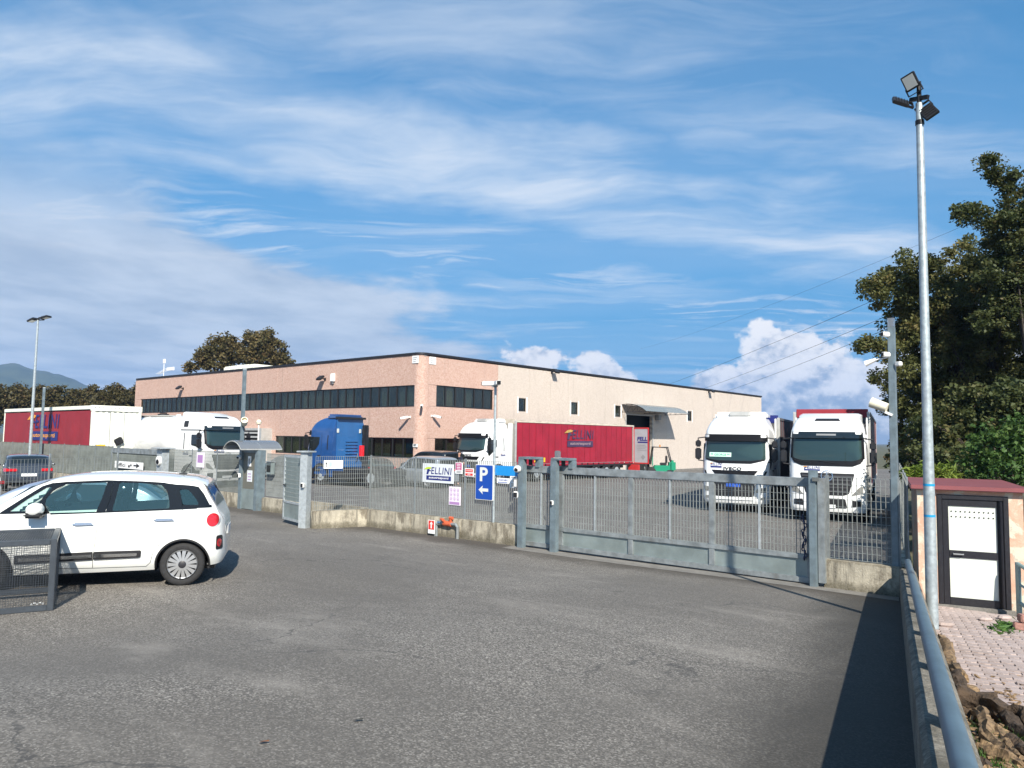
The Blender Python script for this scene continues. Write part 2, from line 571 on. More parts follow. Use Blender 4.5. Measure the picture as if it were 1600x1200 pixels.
M['lilac_board'] = mat('lilac_board', (.74, .68, .76), .5)
M['blue_sign'] = mat('blue_sign_film', (.007, .06, .34), .38)
M['cyan_board'] = mat('cyan_blue_board', (.012, .24, .6), .4, var=.05)
M['reflect_grey'] = mat('sign_reflective_white', (.62, .63, .6), .4)
M['yellow'] = mat('yellow_label', (.75, .45, .02), .5)
M['cream_plastic'] = mat('cream_plastic', (.68, .64, .5), .45)
M['white_plastic'] = mat('white_plastic', (.75, .75, .73), .4)
M['dark_plastic'] = mat('dark_grey_plastic', (.05, .05, .055), .5)
M['grey_plastic'] = mat('grey_plastic', (.22, .23, .24), .5)
M['lens'] = mat('lamp_glass', (.5, .52, .5), .15, spec=.8)
M['orange_lens'] = mat('amber_lens', (.6, .22, .02), .2)
M['headlight'] = mat('headlight_glass', (.38, .38, .36), .12, .5, spec=.8, var=.4, vs=30)
M['taillight'] = mat('red_tail_lens', (.52, .008, .018), .12, coat=1.)
M['hydrant_red'] = mat('orange_red_paint', (.5, .1, .04), .45, var=.15, vs=20, dirt=.3)
M['forklift_green'] = mat('green_machine_paint', (.004, .21, .115), .4, coat=.4)
M['coping'] = mat('dark_roof_flashing', (.012, .012, .016), .5)
M['frame_dark'] = mat('dark_bronze_frame', (.016, .015, .016), .4)
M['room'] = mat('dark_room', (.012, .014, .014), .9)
M['blind'] = mat('grey_blind', (.42, .43, .38), .8, var=.12)
M['blind_warm'] = mat('beige_blind', (.5, .45, .3), .8, var=.1)
M['hut_roof'] = mat('wine_red_sheet', (.2, .06, .065), .5, var=.12, vs=3, dirt=.25, dirtc=(.12, .04, .04))
M['door_black'] = mat('black_door_profile', (.013, .013, .017), .42, var=.2, dirt=.2, dirtc=(.06, .06, .06), vs=25)
M['door_white'] = mat('white_door_panel', (.6, .63, .57), .45, var=.02)
M['blue_tape'] = mat('blue_band', (.01, .25, .5), .4)
M['green_rail'] = mat('grey_green_rail', (.22, .3, .29), .5, .3, var=.15)
M['cage'] = mat('dark_slate_frame', (.045, .055, .068), .45, .2, var=.15, vs=12)
M['skin'] = mat('skin', (.5, .28, .2), .55)
M['hair'] = mat('dark_hair', (.02, .015, .012), .6)
M['navy_cloth'] = mat('navy_cloth', (.014, .018, .04), .85, var=.2)
M['seat'] = mat('seat_fabric', (.05, .055, .06), .8)
M['cable'] = mat('cable', (.02, .02, .022), .6)
M['bark'] = mat('bark', (.045, .036, .028), .9, var=.35, vs=5, bump=.02, bs=14)
M['roof_felt'] = mat('roof_felt', (.2, .2, .2), .9, var=.1)
M['plate_white'] = mat('number_plate', (.65, .67, .68), .4)
M['plate_blue'] = mat('number_plate_blue', (.03, .09, .4), .4)

def glass(name, tint, refl_rough=.02, see=.6, body=(.02, .03, .03), refl=1.25):
    m = bpy.data.materials.new(name)
    m.use_nodes = True
    t = m.node_tree
    t.nodes.clear()
    n = NT(t)
    tr = n.new('ShaderNodeBsdfTransparent')
    tr.inputs[0].default_value = (*tint, 1)
    df = n.new('ShaderNodeBsdfDiffuse')
    df.inputs[0].default_value = (*body, 1)
    gl = n.new('ShaderNodeBsdfGlossy')
    gl.inputs['Roughness'].default_value = refl_rough
    fr = n.new('ShaderNodeFresnel')
    fr.inputs[0].default_value = 1.55
    m1 = n.new('ShaderNodeMixShader')
    m1.inputs[0].default_value = see
    n.link(df.outputs[0], m1.inputs[1])
    n.link(tr.outputs[0], m1.inputs[2])
    m2 = n.new('ShaderNodeMixShader')
    n.link(n.math('ADD', n.math('MULTIPLY', fr.outputs[0], refl), .02, clamp=True), m2.inputs[0])
    n.link(m1.outputs[0], m2.inputs[1])
    n.link(gl.outputs[0], m2.inputs[2])
    o = n.new('ShaderNodeOutputMaterial')
    n.link(m2.outputs[0], o.inputs[0])
    return m
M['car_glass'] = glass('car_window_glass', (.76, .92, .88), see=.82, body=(.06, .13, .12), refl=2.2)
M['dark_glass'] = glass('dark_window_glass', (.6, .64, .58), see=.88, body=(.012, .016, .015), refl=.4)
M['truck_glass'] = glass('windscreen_glass', (.4, .55, .52), see=.25, body=(.028, .05, .05))
M['black_glass'] = glass('tinted_car_glass', (.2, .25, .25), see=.1, body=(.012, .016, .018))
M['poly_sheet'] = glass('clear_plastic_sheet', (.55, .6, .65), refl_rough=.12, see=.55, body=(.3, .33, .37))
M['canopy_sheet'] = glass('grey_corrugated_plastic', (.5, .52, .52), refl_rough=.2, see=.25, body=(.22, .25, .25))

# aggregate faced precast panels
def aggregate(name, base, dark, light, grout):
    m, n, p, co = mat_nodes(name)
    v = n.voro(co, 19., out='Color')
    s_ = n.sep(v)[0]
    ed = n.voro(co, 19., 'DISTANCE_TO_EDGE')
    c_ = n.mix(n.ramp(s_, .1, .55), dark, base)
    c_ = n.mix(n.ramp(s_, .6, .95), c_, light)
    c_ = n.mix(n.ramp(ed, .0, .09, .5, 0.), c_, grout)
    big = n.noise(co, .55, 4, .6)
    c_ = n.mix(n.ramp(big, .3, .7, 0., .22), c_, tuple(x * .8 for x in base))
    st = n.noise(n.mapping(co, scale=(1.9, 1.9, .13)), 1.5, 5, .65)
    c_ = n.mix(n.ramp(st, .58, .82, 0., .6), c_, tuple(x * .42 for x in base))
    n.link(c_, p.inputs['Base Color'])
    p.inputs['Roughness'].default_value = .85
    b = n.new('ShaderNodeBump')
    b.inputs['Distance'].default_value = .012
    n.link(n.ramp(ed, 0., .2), b.inputs['Height'])
    n.link(b.outputs[0], p.inputs['Normal'])
    return m
M['pink_wall'] = aggregate('pink_aggregate', (.57, .385, .315), (.48, .295, .23), (.63, .465, .395), (.49, .325, .265))
M['cream_wall'] = aggregate('cream_aggregate', (.6, .525, .46), (.53, .455, .39), (.66, .59, .53), (.53, .455, .395))

# weathered concrete: streaks running down, moss and white efflorescence
def concrete(name, base=(.34, .31, .25), dark=(.05, .045, .035), moss=.5, streak=.7, dirty=False, pebble=False):
    m, n, p, co = mat_nodes(name)
    c_ = n.mix(n.ramp(n.noise(co, 2.2, 6, .65), .3, .7), tuple(x * .8 for x in base), tuple(x * 1.2 for x in base))
    s1 = n.noise(n.mapping(co, scale=(1, 1, .12)), 6.5, 6, .7)
    c_ = n.mix(n.ramp(s1, .46, .7, 0., streak), c_, dark)
    s2 = n.noise(n.mapping(co, scale=(1, 1, .2), loc=(3, 7, 1)), 8., 5, .7)
    c_ = n.mix(n.ramp(s2, .6, .75, 0., .6), c_, (.55, .53, .47))
    z = n.sep(co)[2]
    if dirty:
        bl = n.noise(n.mapping(co, scale=(1, 1, .5), loc=(1, 4, 2)), 2.6, 7, .72)
        c_ = n.mix(n.ramp(bl, .47, .62, 0., .85), c_, (.085, .068, .045))
        tp = n.math('ADD', n.ramp(z, .42, .52), n.noise(co, 9, 5, .7))
        c_ = n.mix(n.ramp(tp, 1.25, 1.6, 0., .7), c_, (.16, .135, .09))
    if pebble:
        pb = n.voro(co, 75, out='Color')
        c_ = n.mix(n.ramp(n.sep(pb)[0], .3, .8, 0., .6), c_, (.3, .28, .24))
        bl = n.noise(co, 3.4, 7, .72)
        c_ = n.mix(n.ramp(bl, .45, .6, 0., .75), c_, (.05, .048, .034))
    low = n.math('ADD', n.ramp(z, .0, .3, .35, 0.), n.noise(co, 3.3, 6, .7))
    c_ = n.mix(n.ramp(low, .5, .9, 0., moss), c_, (.07, .06, .035))
    fine = n.noise(co, 45, 5, .7)
    c_ = n.mix(n.ramp(fine, .35, .65, 0., .5), c_, tuple(x * .6 for x in base))
    n.link(c_, p.inputs['Base Color'])
    p.inputs['Roughness'].default_value = .9
    b = n.new('ShaderNodeBump')
    b.inputs['Distance'].default_value = .012
    n.link(n.noise(co, 28, 6, .7), b.inputs['Height'])
    n.link(b.outputs[0], p.inputs['Normal'])
    return m
M['concrete'] = concrete('weathered_concrete', (.44, .4, .315), moss=.9, streak=.92, dirty=True)
M['parapet'] = concrete('old_parapet_concrete', (.17, .155, .125), dark=(.045, .042, .034), moss=.4, streak=.5, pebble=True)
M['curb'] = concrete('pale_curb_concrete', (.2, .19, .175), moss=.1, streak=.3)

# pink and peeling render of the hut
m, n, p, co = mat_nodes('peeling_pink_render')
pe = n.noise(co, 2.1, 7, .68, .4)
c_ = n.mix(n.ramp(n.noise(co, 5, 5), .3, .7), (.5, .3, .21), (.58, .39, .29))
c_ = n.mix(n.ramp(pe, .49, .55), c_, (.54, .5, .4))
c_ = n.mix(n.ramp(n.noise(co, 4.3, 6, .7), .6, .68), c_, (.4, .37, .3))
z = n.sep(co)[2]
c_ = n.mix(n.ramp(n.math('ADD', z, n.noise(co, 7, 5, .7)), .35, .75, .6, 0.), c_, (.2, .17, .12))
n.link(c_, p.inputs['Base Color'])
p.inputs['Roughness'].default_value = .9
b = n.new('ShaderNodeBump')
b.inputs['Distance'].default_value = .015
n.link(n.math('ADD', pe, n.math('MULTIPLY', n.noise(co, 50, 4), .3)), b.inputs['Height'])
n.link(b.outputs[0], p.inputs['Normal'])
M['hut_wall'] = m

# asphalt with visible chippings, dampness and a painted soft shadow edge along the parapet
def asphalt(name, lo, hi, chip=.5, damp_shade=False, scale=70., pale=.0):
    m, n, p, co = mat_nodes(name)
    v = n.voro(co, scale, out='Color')
    s_ = n.sep(v)[0]
    c_ = n.mix(n.ramp(s_, .25, .75), tuple(x * .52 for x in lo), hi)
    c_ = n.mix(n.ramp(s_, .86, .94, 0., chip), c_, (.5, .47, .42))
    a = n.noise(co, .22, 5, .6)
    c_ = n.mix(n.ramp(a, .4, .62, 0., .6), c_, tuple(x * .7 for x in lo))
    b_ = n.noise(n.mapping(co, loc=(5, 3, 0), rot=(0, 0, R(20)), scale=(.5, 1.4, 1)), .8, 6, .65)
    c_ = n.mix(n.ramp(b_, .52, .74, 0., .5), c_, tuple(x * 1.4 for x in hi))
    ty = n.noise(n.mapping(co, rot=(0, 0, R(-52)), scale=(.12, 1.1, 1), loc=(2, 9, 0)), 1.7, 5, .6, .6)
    c_ = n.mix(n.ramp(ty, .5, .72, 0., .28), c_, tuple(x * .6 for x in lo))
    o_ = n.noise(co, 1.4, 5, .7)
    c_ = n.mix(n.ramp(o_, .66, .76, 0., .45), c_, (.02, .02, .02))
    rough = .88
    if damp_shade:
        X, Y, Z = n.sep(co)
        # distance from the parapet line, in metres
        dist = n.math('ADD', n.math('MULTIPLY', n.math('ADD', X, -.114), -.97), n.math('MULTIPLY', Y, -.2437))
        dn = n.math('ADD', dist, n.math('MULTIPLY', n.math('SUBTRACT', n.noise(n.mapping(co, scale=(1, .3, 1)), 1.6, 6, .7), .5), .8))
        wet_shade = n.ramp(dn, .45, 1.6, .85, 0.)  # dampness spread wider so its colour softens the edge of the parapet's shadow
        c_ = n.mix(wet_shade, c_, (.026, .024, .02))
        gate = n.math('ADD', n.math('ABSOLUTE', n.math('ADD', Y, -14.0)), n.math('MULTIPLY', n.math('SUBTRACT', n.noise(co, 1.1, 6, .7), .5), 1.5))
        c_ = n.mix(n.ramp(gate, .15, 1.0, .75, 0.), c_, (.045, .037, .03))
        cr = n.voro(n.vmath('ADD', co, n.vmath('SCALE', n.noise(co, 1.5, 4, .6, out='Color'), None)), .32, 'DISTANCE_TO_EDGE')
        cr.node.inputs['Vector'].links[0].from_node.inputs[1].links[0].from_node.inputs['Scale'].default_value = .9
        c_ = n.mix(n.math('MULTIPLY', n.ramp(cr, .002, .008, .55, 0.), n.ramp(n.noise(co, .35, 2), .5, .62)), c_, (.03, .03, .03))
    n.link(c_, p.inputs['Base Color'])
    p.inputs['Roughness'].default_value = rough
    b = n.new('ShaderNodeBump')
    b.inputs['Distance'].default_value = .006
    n.link(s_, b.inputs['Height'])
    n.link(b.outputs[0], p.inputs['Normal'])
    return m
M['asphalt'] = asphalt('worn_asphalt', (.145, .132, .115), (.205, .188, .165), damp_shade=True, scale=80)
M['yard'] = asphalt('truck_yard_asphalt', (.125, .118, .108), (.17, .16, .148), chip=.3, scale=40)
m, n, p, co = mat_nodes('rough_grass_earth')
c_ = n.mix(n.ramp(n.noise(co, .5, 6, .65), .35, .65), (.05, .06, .022), (.1, .085, .05))
n.link(c_, p.inputs['Base Color'])
p.inputs['Roughness'].default_value = .95
M['earth'] = m

# pavers
m, n, p, co = mat_nodes('pink_grey_paver')
rnd = n.new('ShaderNodeObjectInfo').outputs['Random']
c_ = n.mix(rnd, (.29, .225, .2), (.4, .325, .3))
c_ = n.mix(n.ramp(n.noise(co, 9, 5, .7), .5, .75, 0., .5), c_, (.16, .135, .115))
c_ = n.mix(n.ramp(n.noise(co, 90, 3, .6), .4, .7, 0., .3), c_, (.5, .44, .4))
n.link(c_, p.inputs['Base Color'])
p.inputs['Roughness'].default_value = .9
b = n.new('ShaderNodeBump')
b.inputs['Distance'].default_value = .004
n.link(n.noise(co, 70, 4), b.inputs['Height'])
n.link(b.outputs[0], p.inputs['Normal'])
M['paver'] = m
M['joint'] = mat('joint_soil', (.06, .05, .04), .95, var=.3, vs=9)

# leaves
def leafmat(name, a, b_, c3, trans=.25):
    m, n, p, co = mat_nodes(name)
    t = n.new('ShaderNodeAttribute', attribute_name='tint')
    f = t.outputs['Fac']
    c_ = n.mix(n.ramp(f, .0, .6, smooth=False), a, b_)
    c_ = n.mix(n.ramp(f, .7, 1., smooth=False), c_, c3)
    n.link(c_, p.inputs['Base Color'])
    p.inputs['Roughness'].default_value = .6
    p.inputs['Specular IOR Level'].default_value = .3
    tl = n.new('ShaderNodeBsdfTranslucent')
    n.link(c_, tl.inputs[0])
    mx = n.new('ShaderNodeMixShader')
    mx.inputs[0].default_value = trans
    n.link(p.outputs[0], mx.inputs[1])
    n.link(tl.outputs[0], mx.inputs[2])
    out = [q for q in m.node_tree.nodes if q.type == 'OUTPUT_MATERIAL'][0]
    n.link(mx.outputs[0], out.inputs[0])
    return m
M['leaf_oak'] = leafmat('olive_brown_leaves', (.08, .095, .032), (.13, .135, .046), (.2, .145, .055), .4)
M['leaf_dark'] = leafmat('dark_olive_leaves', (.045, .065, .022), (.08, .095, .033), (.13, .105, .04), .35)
M['leaf_walnut'] = leafmat('autumn_walnut_leaves', (.085, .085, .032), (.14, .11, .045), (.2, .115, .05), .35)
M['leaf_hedge'] = leafmat('brown_hedge_leaves', (.065, .058, .024), (.1, .085, .034), (.15, .095, .045), .35)
M['leaf_green'] = leafmat('fresh_green_leaves', (.03, .07, .015), (.055, .11, .025), (.1, .15, .035))
M['leaf_bright'] = leafmat('yellow_green_leaves', (.09, .15, .02), (.15, .21, .03), (.24, .26, .05), .35)
M['grass'] = leafmat('grass_blades', (.03, .08, .015), (.05, .12, .02), (.1, .16, .04))
m, n, p, co = mat_nodes('old_split_wood')
g_ = n.noise(n.mapping(co, scale=(7, 7, .8)), 4.5, 6, .65)
c_ = n.mix(n.ramp(g_, .3, .7), (.1, .062, .034), (.33, .22, .115))
c_ = n.mix(n.ramp(n.noise(co, 3.5, 6, .7), .52, .7, 0., .8), c_, (.05, .036, .024))
n.link(c_, p.inputs['Base Color'])
p.inputs['Roughness'].default_value = .9
b = n.new('ShaderNodeBump')
b.inputs['Distance'].default_value = .02
n.link(g_, b.inputs['Height'])
n.link(b.outputs[0], p.inputs['Normal'])
M['wood'] = m
M['bark_wood'] = mat('dark_rotten_bark', (.055, .036, .022), .95, var=.5, vs=14, bump=.03, bs=25)
m, n, p, co = mat_nodes('forested_hill')
c_ = n.mix(n.ramp(n.noise(co, .02, 7, .7), .35, .65), (.022, .036, .02), (.05, .065, .03))
n.link(c_, p.inputs['Base Color'])
p.inputs['Roughness'].default_value = 1
M['hill'] = m

# ------------------------------------------------------------------ ground
def par_x(Y):                                   # line of the parapet's street face
    return -1.26 - (Y - 5.46) * .2514
def grid_sheet(name, us, vs, fn, mat_, world_fn=None):
    V = [fn(u, v) for v in vs for u in us]
    k = len(us)
    F = [(j * k + i, j * k + i + 1, (j + 1) * k + i + 1, (j + 1) * k + i) for j in range(len(vs) - 1) for i in range(k - 1)]
    mb = MB()
    mb.add(V, F)
    return structure(mb.build(name, mat_, smooth=True))
def frange(a, b, n):
    return [a + (b - a) * i / (n - 1) for i in range(n)]
far = [-3200, -1500, -700, -350, -180, -110, -80, -60]
xs = far + frange(-50, 12, 63) + [16, 22, 30, 45, 70, 110, 200, 400, 900, 1800, 3200]
ys = [-3200, -1200, -400, -120, -40, -20] + frange(-12, 24, 49) + [30, 45, 60, 80, 110, 160, 250, 500, 1000, 2000, 3200]
def earth(X, Y):
    if X > par_x(Y) + 1.6:
        return (X, Y, (path_z(X, Y) if Y < 14.3 else gz(-20, Y)) - .09)
    return (X, Y, gz(X, Y) - .14)
grid_sheet('ground', xs, ys, earth, M['earth'])
us = [0, .04, .1] + frange(.18, 1, 46)
def fc(u, Y):
    e = par_x(Y) + .05
    X = -75 + (e + 75) * u
    return (X, Y, gz(X, Y))
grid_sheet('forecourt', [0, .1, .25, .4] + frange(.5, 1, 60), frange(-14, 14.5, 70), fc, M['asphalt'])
def yd(u, Y):
    e = par_x(Y) - .02
    X = -95 + (e + 95) * u
    return (X, Y, gz(X, Y) - (.0 if Y > 14.5 else 0))
grid_sheet('truck_yard', frange(0, 1, 30), frange(14.5, 92, 32), yd, M['yard'])
def kb(u, v):
    X, Y = -12.2 + (par_x(v) + 12.2 - .02) * u, v
    return (X, Y, gz(X, Y) + .005)
grid_sheet('gate_kerb', frange(0, 1, 14), [13.86, 14.0, 14.14, 14.28, 14.36], kb, M['curb'])

# ------------------------------------------------------------------ hill far to the left
hp = [(-420, 600), (-330, 578), (-240, 590), (-160, 572), (-90, 577), (-40, 571), (0, 569), (22, 566), (45, 573), (75, 580), (95, 584), (115, 592), (135, 601), (160, 613), (190, 624), (230, 633), (290, 642), (380, 652)]
V, F = [], []
nx, nr = 120, 9
for i in range(nx):
    x = hp[0][0] + (hp[-1][0] - hp[0][0]) * i / (nx - 1)
    y = float(np.interp(x, [p[0] for p in hp], [p[1] for p in hp]))
    q = ray(x, y)
    base = Vector((q.x, q.y, 0)).normalized()
    ht = 2600 * q.z / math.hypot(q.x, q.y) + CAM_H
    for j in range(nr):
        t = j / (nr - 1)                       # 0 foot .. .6 ridge .. 1 behind
        dist = 2150 + 700 * t
        hh = ht * (math.sin(min(1, t / .64) * math.pi / 2) ** 1.1 if t < .64 else math.cos((t - .64) / .36 * math.pi / 2))
        hh *= dist / 2600 if t < .64 else 1
        hh += 9 * (mnoise.noise(Vector((x * .03, t * 5, 0))) + .5 * mnoise.noise(Vector((x * .09, t * 11, 3)))) * (t if t < .5 else .6)
        V.append((base.x * dist, base.y * dist, hh - 2))
for i in range(nx - 1):
    for j in range(nr - 1):
        F.append((i * nr + j, (i + 1) * nr + j, (i + 1) * nr + j + 1, i * nr + j + 1))
mb = MB()
mb.add(V, F)
structure(mb.build('hill', M['hill'], smooth=True))

# ------------------------------------------------------------------ paved path beside the parapet: interlocking blocks
PANG = math.atan2(.2514, 1)                      # the path runs along the parapet
pth = bpy.data.meshes.new('paved_path')
def path_pt(s_, t_):                             # s across to the right, t along, from the parapet's inner foot
    bx, by = -1.26 + .24, 5.46 + .06
    return (bx + s_ * math.cos(PANG) - t_ * math.sin(PANG), by + s_ * math.sin(PANG) + t_ * math.cos(PANG))
V, F = [], []
ss_, tt = frange(-.1, 3.6, 9), frange(-7, 9.35, 28)
for t in tt:
    for s_ in ss_:
        x, y = path_pt(s_, t)
        V.append((x, y, path_z(x, y) - .035))
k = len(ss_)
for j in range(len(tt) - 1):
    for i in range(k - 1):
        F.append((j * k + i, j * k + i + 1, (j + 1) * k + i + 1, (j + 1) * k + i))
mb = MB()
mb.add(V, F)
path = structure(mb.build('paved_path', M['joint'], smooth=True))
L, B = .222, .111
zz = [(-L / 2, -B / 2 + .012), (-L / 4, -B / 2 - .012), (0, -B / 2 + .012), (L / 4, -B / 2 - .012), (L / 2, -B / 2 + .012),
      (L / 2, B / 2 + .012), (L / 4, B / 2 - .012), (0, B / 2 + .012), (-L / 4, B / 2 - .012), (-L / 2, B / 2 + .012)]
zz = [(a * .965, b * .93) for a, b in zz]
pm = MB()
pm.prism(zz, -.05, 0, lambda a, b, c: (a, b, c))
pme = pm.mesh('brick', M['paver'], bevel=.004)
cells = []
for r_ in range(-55, 84):
    for c_ in range(0, 13):
        s_ = .17 + c_ * L + (L / 2 if r_ % 2 else 0)
        t_ = r_ * B + .05
        x, y = path_pt(s_, t_)
        q = (Vector((x, y, path_z(x, y))) - CAM)
        dd = q.dot(fw)
        if y > 14.0 or dd < .3:
            continue
        xp, yp = 800 + FOCAL * q.dot(rt) / dd, 600 - FOCAL * q.dot(up) / dd
        vis = 1430 < xp < 1640 and yp < 1215
        cells.append((dd if vis else 900 + dd, x, y))
cells.sort()
rest = MB()
for i, (dd, x, y) in enumerate(cells):
    tilt = (rng.normal(0, .014), rng.normal(0, .014))
    dz = rng.normal(0, .0028)
    sl = -math.atan(.085)
    mw = Matrix.Translation((x, y, path_z(x, y) + dz)) @ Matrix.Rotation(sl + tilt[0], 4, 'X') @ Matrix.Rotation(tilt[1], 4, 'Y') @ Matrix.Rotation(PANG + rng.normal(0, .012), 4, 'Z')
    if i < 296:
        o = link('brick', pme, path)
        o.matrix_local = mw
    else:
        rest.prism(zz, -.04, 0, lambda a, b, c: mw @ Vector((a, b, c)))
o = rest.build('bricks', M['paver'], path)
o['kind'] = 'stuff'

# ------------------------------------------------------------------ factory building
XB, YB, ZT = -34.13, 31.07, 7.7
bd = thing('factory_building', 'long low factory of pink and cream aggregate panels with dark ribbon windows', 'building', (XB, YB, 0))
LF = lambda a, z, o: (a, YB - o, z)
RF = lambda a, z, o: (XB + o, a, z)
def panel(fn, a0, a1, z0, z1, mt, holes=(), g=.009):
    mb = MB()
    a0 += g; a1 -= g; z0 += g; z1 -= g
    cuts = sorted({a0, a1, *[h[0] for h in holes], *[h[1] for h in holes]})
    for p, q in zip(cuts, cuts[1:]):
        hs = [h for h in holes if h[0] <= p + 1e-6 and h[1] >= q - 1e-6]
        zs = [z0] + [v for h in hs for v in (h[2], h[3])] + [z1]
        for u, v in zip(zs[::2], zs[1::2]):
            if v - u > .001:
                mb.prism(rect(p, q, u, v), -.24, 0, fn)
    return mb.build('wall_panel', mt, bd, world=True)
LX = [-74.2, -69.2, -64.2, -59.2, -54.2, -49.92, -45.2, -40.2, -34.65]
for a, b_ in zip(LX, LX[1:]):
    lo = a >= -49.95
    panel(LF, a, b_, -.5, 1.33 if lo else 4.5, M['pink_wall'])
    if lo:
        panel(LF, a, b_, 2.57, 4.5, M['pink_wall'])
    panel(LF, a, b_, 5.82, ZT, M['pink_wall'])
panel(LF, -74.2, -73.15, 4.5, 5.82, M['pink_wall'])
PJ = 38.16
for z0, z1 in ((-.5, 1.33), (2.57, 4.55), (5.88, ZT)):
    panel(RF, 31.75, PJ, z0, z1, M['pink_wall'])
for a, b_ in ((31.75, 32.42), (37.68, PJ)):
    panel(RF, a, b_, 4.55, 5.88, M['pink_wall'])
panel(RF, 31.75, 32.38, 1.33, 2.57, M['pink_wall'])
panel(RF, 36.6, PJ, 1.33, 2.57, M['pink_wall'])
# rounded corner column
mb = MB()
rr = .5
pts = [(XB - .53, YB)] + [(XB - rr + rr * math.sin(a), YB + rr - rr * math.cos(a)) for a in frange(0, math.pi / 2, 9)] + [(XB, YB + .67), (XB - .3, YB + .67), (XB - .53, YB + .3)]
mb.prism(pts, -.5, ZT, lambda a, b, c: (a, b, c))
mb.build('corner_column', M['pink_wall'], bd, smooth=True, world=True)
JT = [38.16, 41.55, 44.0, 46.2, 48.7, 51.3, 53.95, 61.0, 63.5, 66.6, 69.1, 71.6, 74.1, 76.6, 79.1, 82.9]
SW = [(40.33, 41.2), (46.56, 47.49), (52.7, 53.6), (65.3, 66.2)]
for a, b_ in zip(JT, JT[1:]):
    hs = [(p, q, 4.54, 5.48) for p, q in SW if p > a and q < b_]
    if a == 53.95:
        hs = [(54.4, 58.7, -.5, 4.76), (59.2, 59.75, 4.45, 4.9)]
    panel(RF, a, b_, -.5, ZT, M['cream_wall'], hs)
# dark rooms behind the openings, roof and coping
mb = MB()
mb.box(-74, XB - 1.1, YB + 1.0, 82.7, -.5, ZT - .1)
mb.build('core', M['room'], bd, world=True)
mb = MB()
mb.box(-74.2, XB, YB + .3, 82.9, ZT - .08, ZT - .02)
mb.build('roof', M['roof_felt'], bd, world=True)
mb = MB()
mb.box(-74.28, XB - .5, YB - .07, YB + .3, ZT, ZT + .13)
cp = [(XB - .5, YB - .07)] + [(XB - rr + (rr + .07) * math.sin(a), YB + rr - (rr + .07) * math.cos(a)) for a in frange(.05, math.pi / 2, 9)] + [(XB + .07, 82.95), (XB - .3, 82.95), (XB - .3, YB + .9), (XB - .5, YB + .5)]
mb.prism(cp, ZT + .001, ZT + .131, lambda a, b, c: (a, b, c))
mb.build('coping', M['coping'], bd, world=True)
# end strips: back of the side walls seen as thin returns
mb = MB()
mb.box(-74.45, -74.21, YB + .01, YB + 20, -.5, ZT - .02)
mb.build('end_wall', M['pink_wall'], bd, world=True)

def window_mesh(w_, h, fr=.055):
    f_, p_ = MB(), MB()
    for x0, x1, z0, z1 in ((0, w_, 0, fr * 1.3), (0, w_, h - fr, h), (0, fr, fr * 1.3, h - fr), (w_ - fr, w_, fr * 1.3, h - fr)):
        f_.box(x0, x1, .07, .15, z0, z1)
    p_.box(fr, w_ - fr, .105, .112, fr * 1.3, h - fr)
    bl = MB()
    bl.box(.03, w_ - .03, .3, .31, .05, h - .05)
    return f_.mesh('window', M['frame_dark']), p_.mesh('pane', M['dark_glass']), bl.mesh('blind', M['blind']), bl.mesh('blind', M['blind_warm'])
def window_row(fn_loc, rz, a0, a1, z0, z1, n):
    w_ = (a1 - a0) / n
    fm, pmm, b1, b2 = window_mesh(w_, z1 - z0)
    for i in range(n):
        o = link('window', fm, bd)
        P = Vector(fn_loc(a0 + w_ * i, z0, 0)) - Vector((XB, YB, 0))
        o.location = P
        o.rotation_euler = (0, 0, rz)
        link('pane', pmm, o)
        r_ = random.random()
        if r_ < .6:
            b = link('blind', b1 if r_ < .48 else b2, o)
            if random.random() < .3:
                b.scale = (random.choice((.55, .7)), 1, 1)
window_row(LF, 0, -73.15, -34.66, 4.5, 5.82, 44)
window_row(LF, 0, -49.9, -34.66, 1.33, 2.57, 15)
window_row(RF, math.pi / 2, 32.42, 37.68, 4.55, 5.88, 6)
window_row(RF, math.pi / 2, 32.38, 36.6, 1.33, 2.57, 4)
for a, b_ in SW:
    window_row(RF, math.pi / 2, a + .0, b_ - .0, 4.54, 5.48, 1)
    for q0, q1 in ((a - .12, a), (b_, b_ + .12)):
        mb = MB()
        mb.prism(rect(q0, q1, 4.44, 5.56), .002, .022, RF)
        mb.build('window_surround', M['white_board'], bd, world=True)
# blue screen glow-free panel behind one lower window
mb = MB()
mb.prism(rect(-35.6, -34.72, 1.62, 2.5), -.28, -.26, LF)
mb.build('window_poster', M['cyan_board'], bd, world=True)
# loading door with curved canopy
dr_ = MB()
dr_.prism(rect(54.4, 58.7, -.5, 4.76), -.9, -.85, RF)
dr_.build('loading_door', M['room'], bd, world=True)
mb = MB()
for q in (rect(54.28, 54.4, -.5, 4.86), rect(58.7, 58.82, -.5, 4.86), rect(54.4, 58.7, 4.76, 4.86)):
    mb.prism(q, .002, .06, RF)
mb.build('door_frame', M['alu'], bd, world=True)
prof = [(.0, 5.62), (.5, 5.66), (1.0, 5.62), (1.5, 5.5), (2.0, 5.28), (2.35, 5.02)]
mb = MB()
k = len(prof)
yy = frange(53.7, 61.0, 61)
V = [(XB + o_ + .03, y, z + (.018 if i % 2 else 0)) for i, y in enumerate(yy) for o_, z in prof]
F = [(i * k + j, (i + 1) * k + j, (i + 1) * k + j + 1, i * k + j + 1) for i in range(60) for j in range(k - 1)]
mb.add(V, F)
cn = mb.build('canopy', M['canopy_sheet'], bd, world=True)
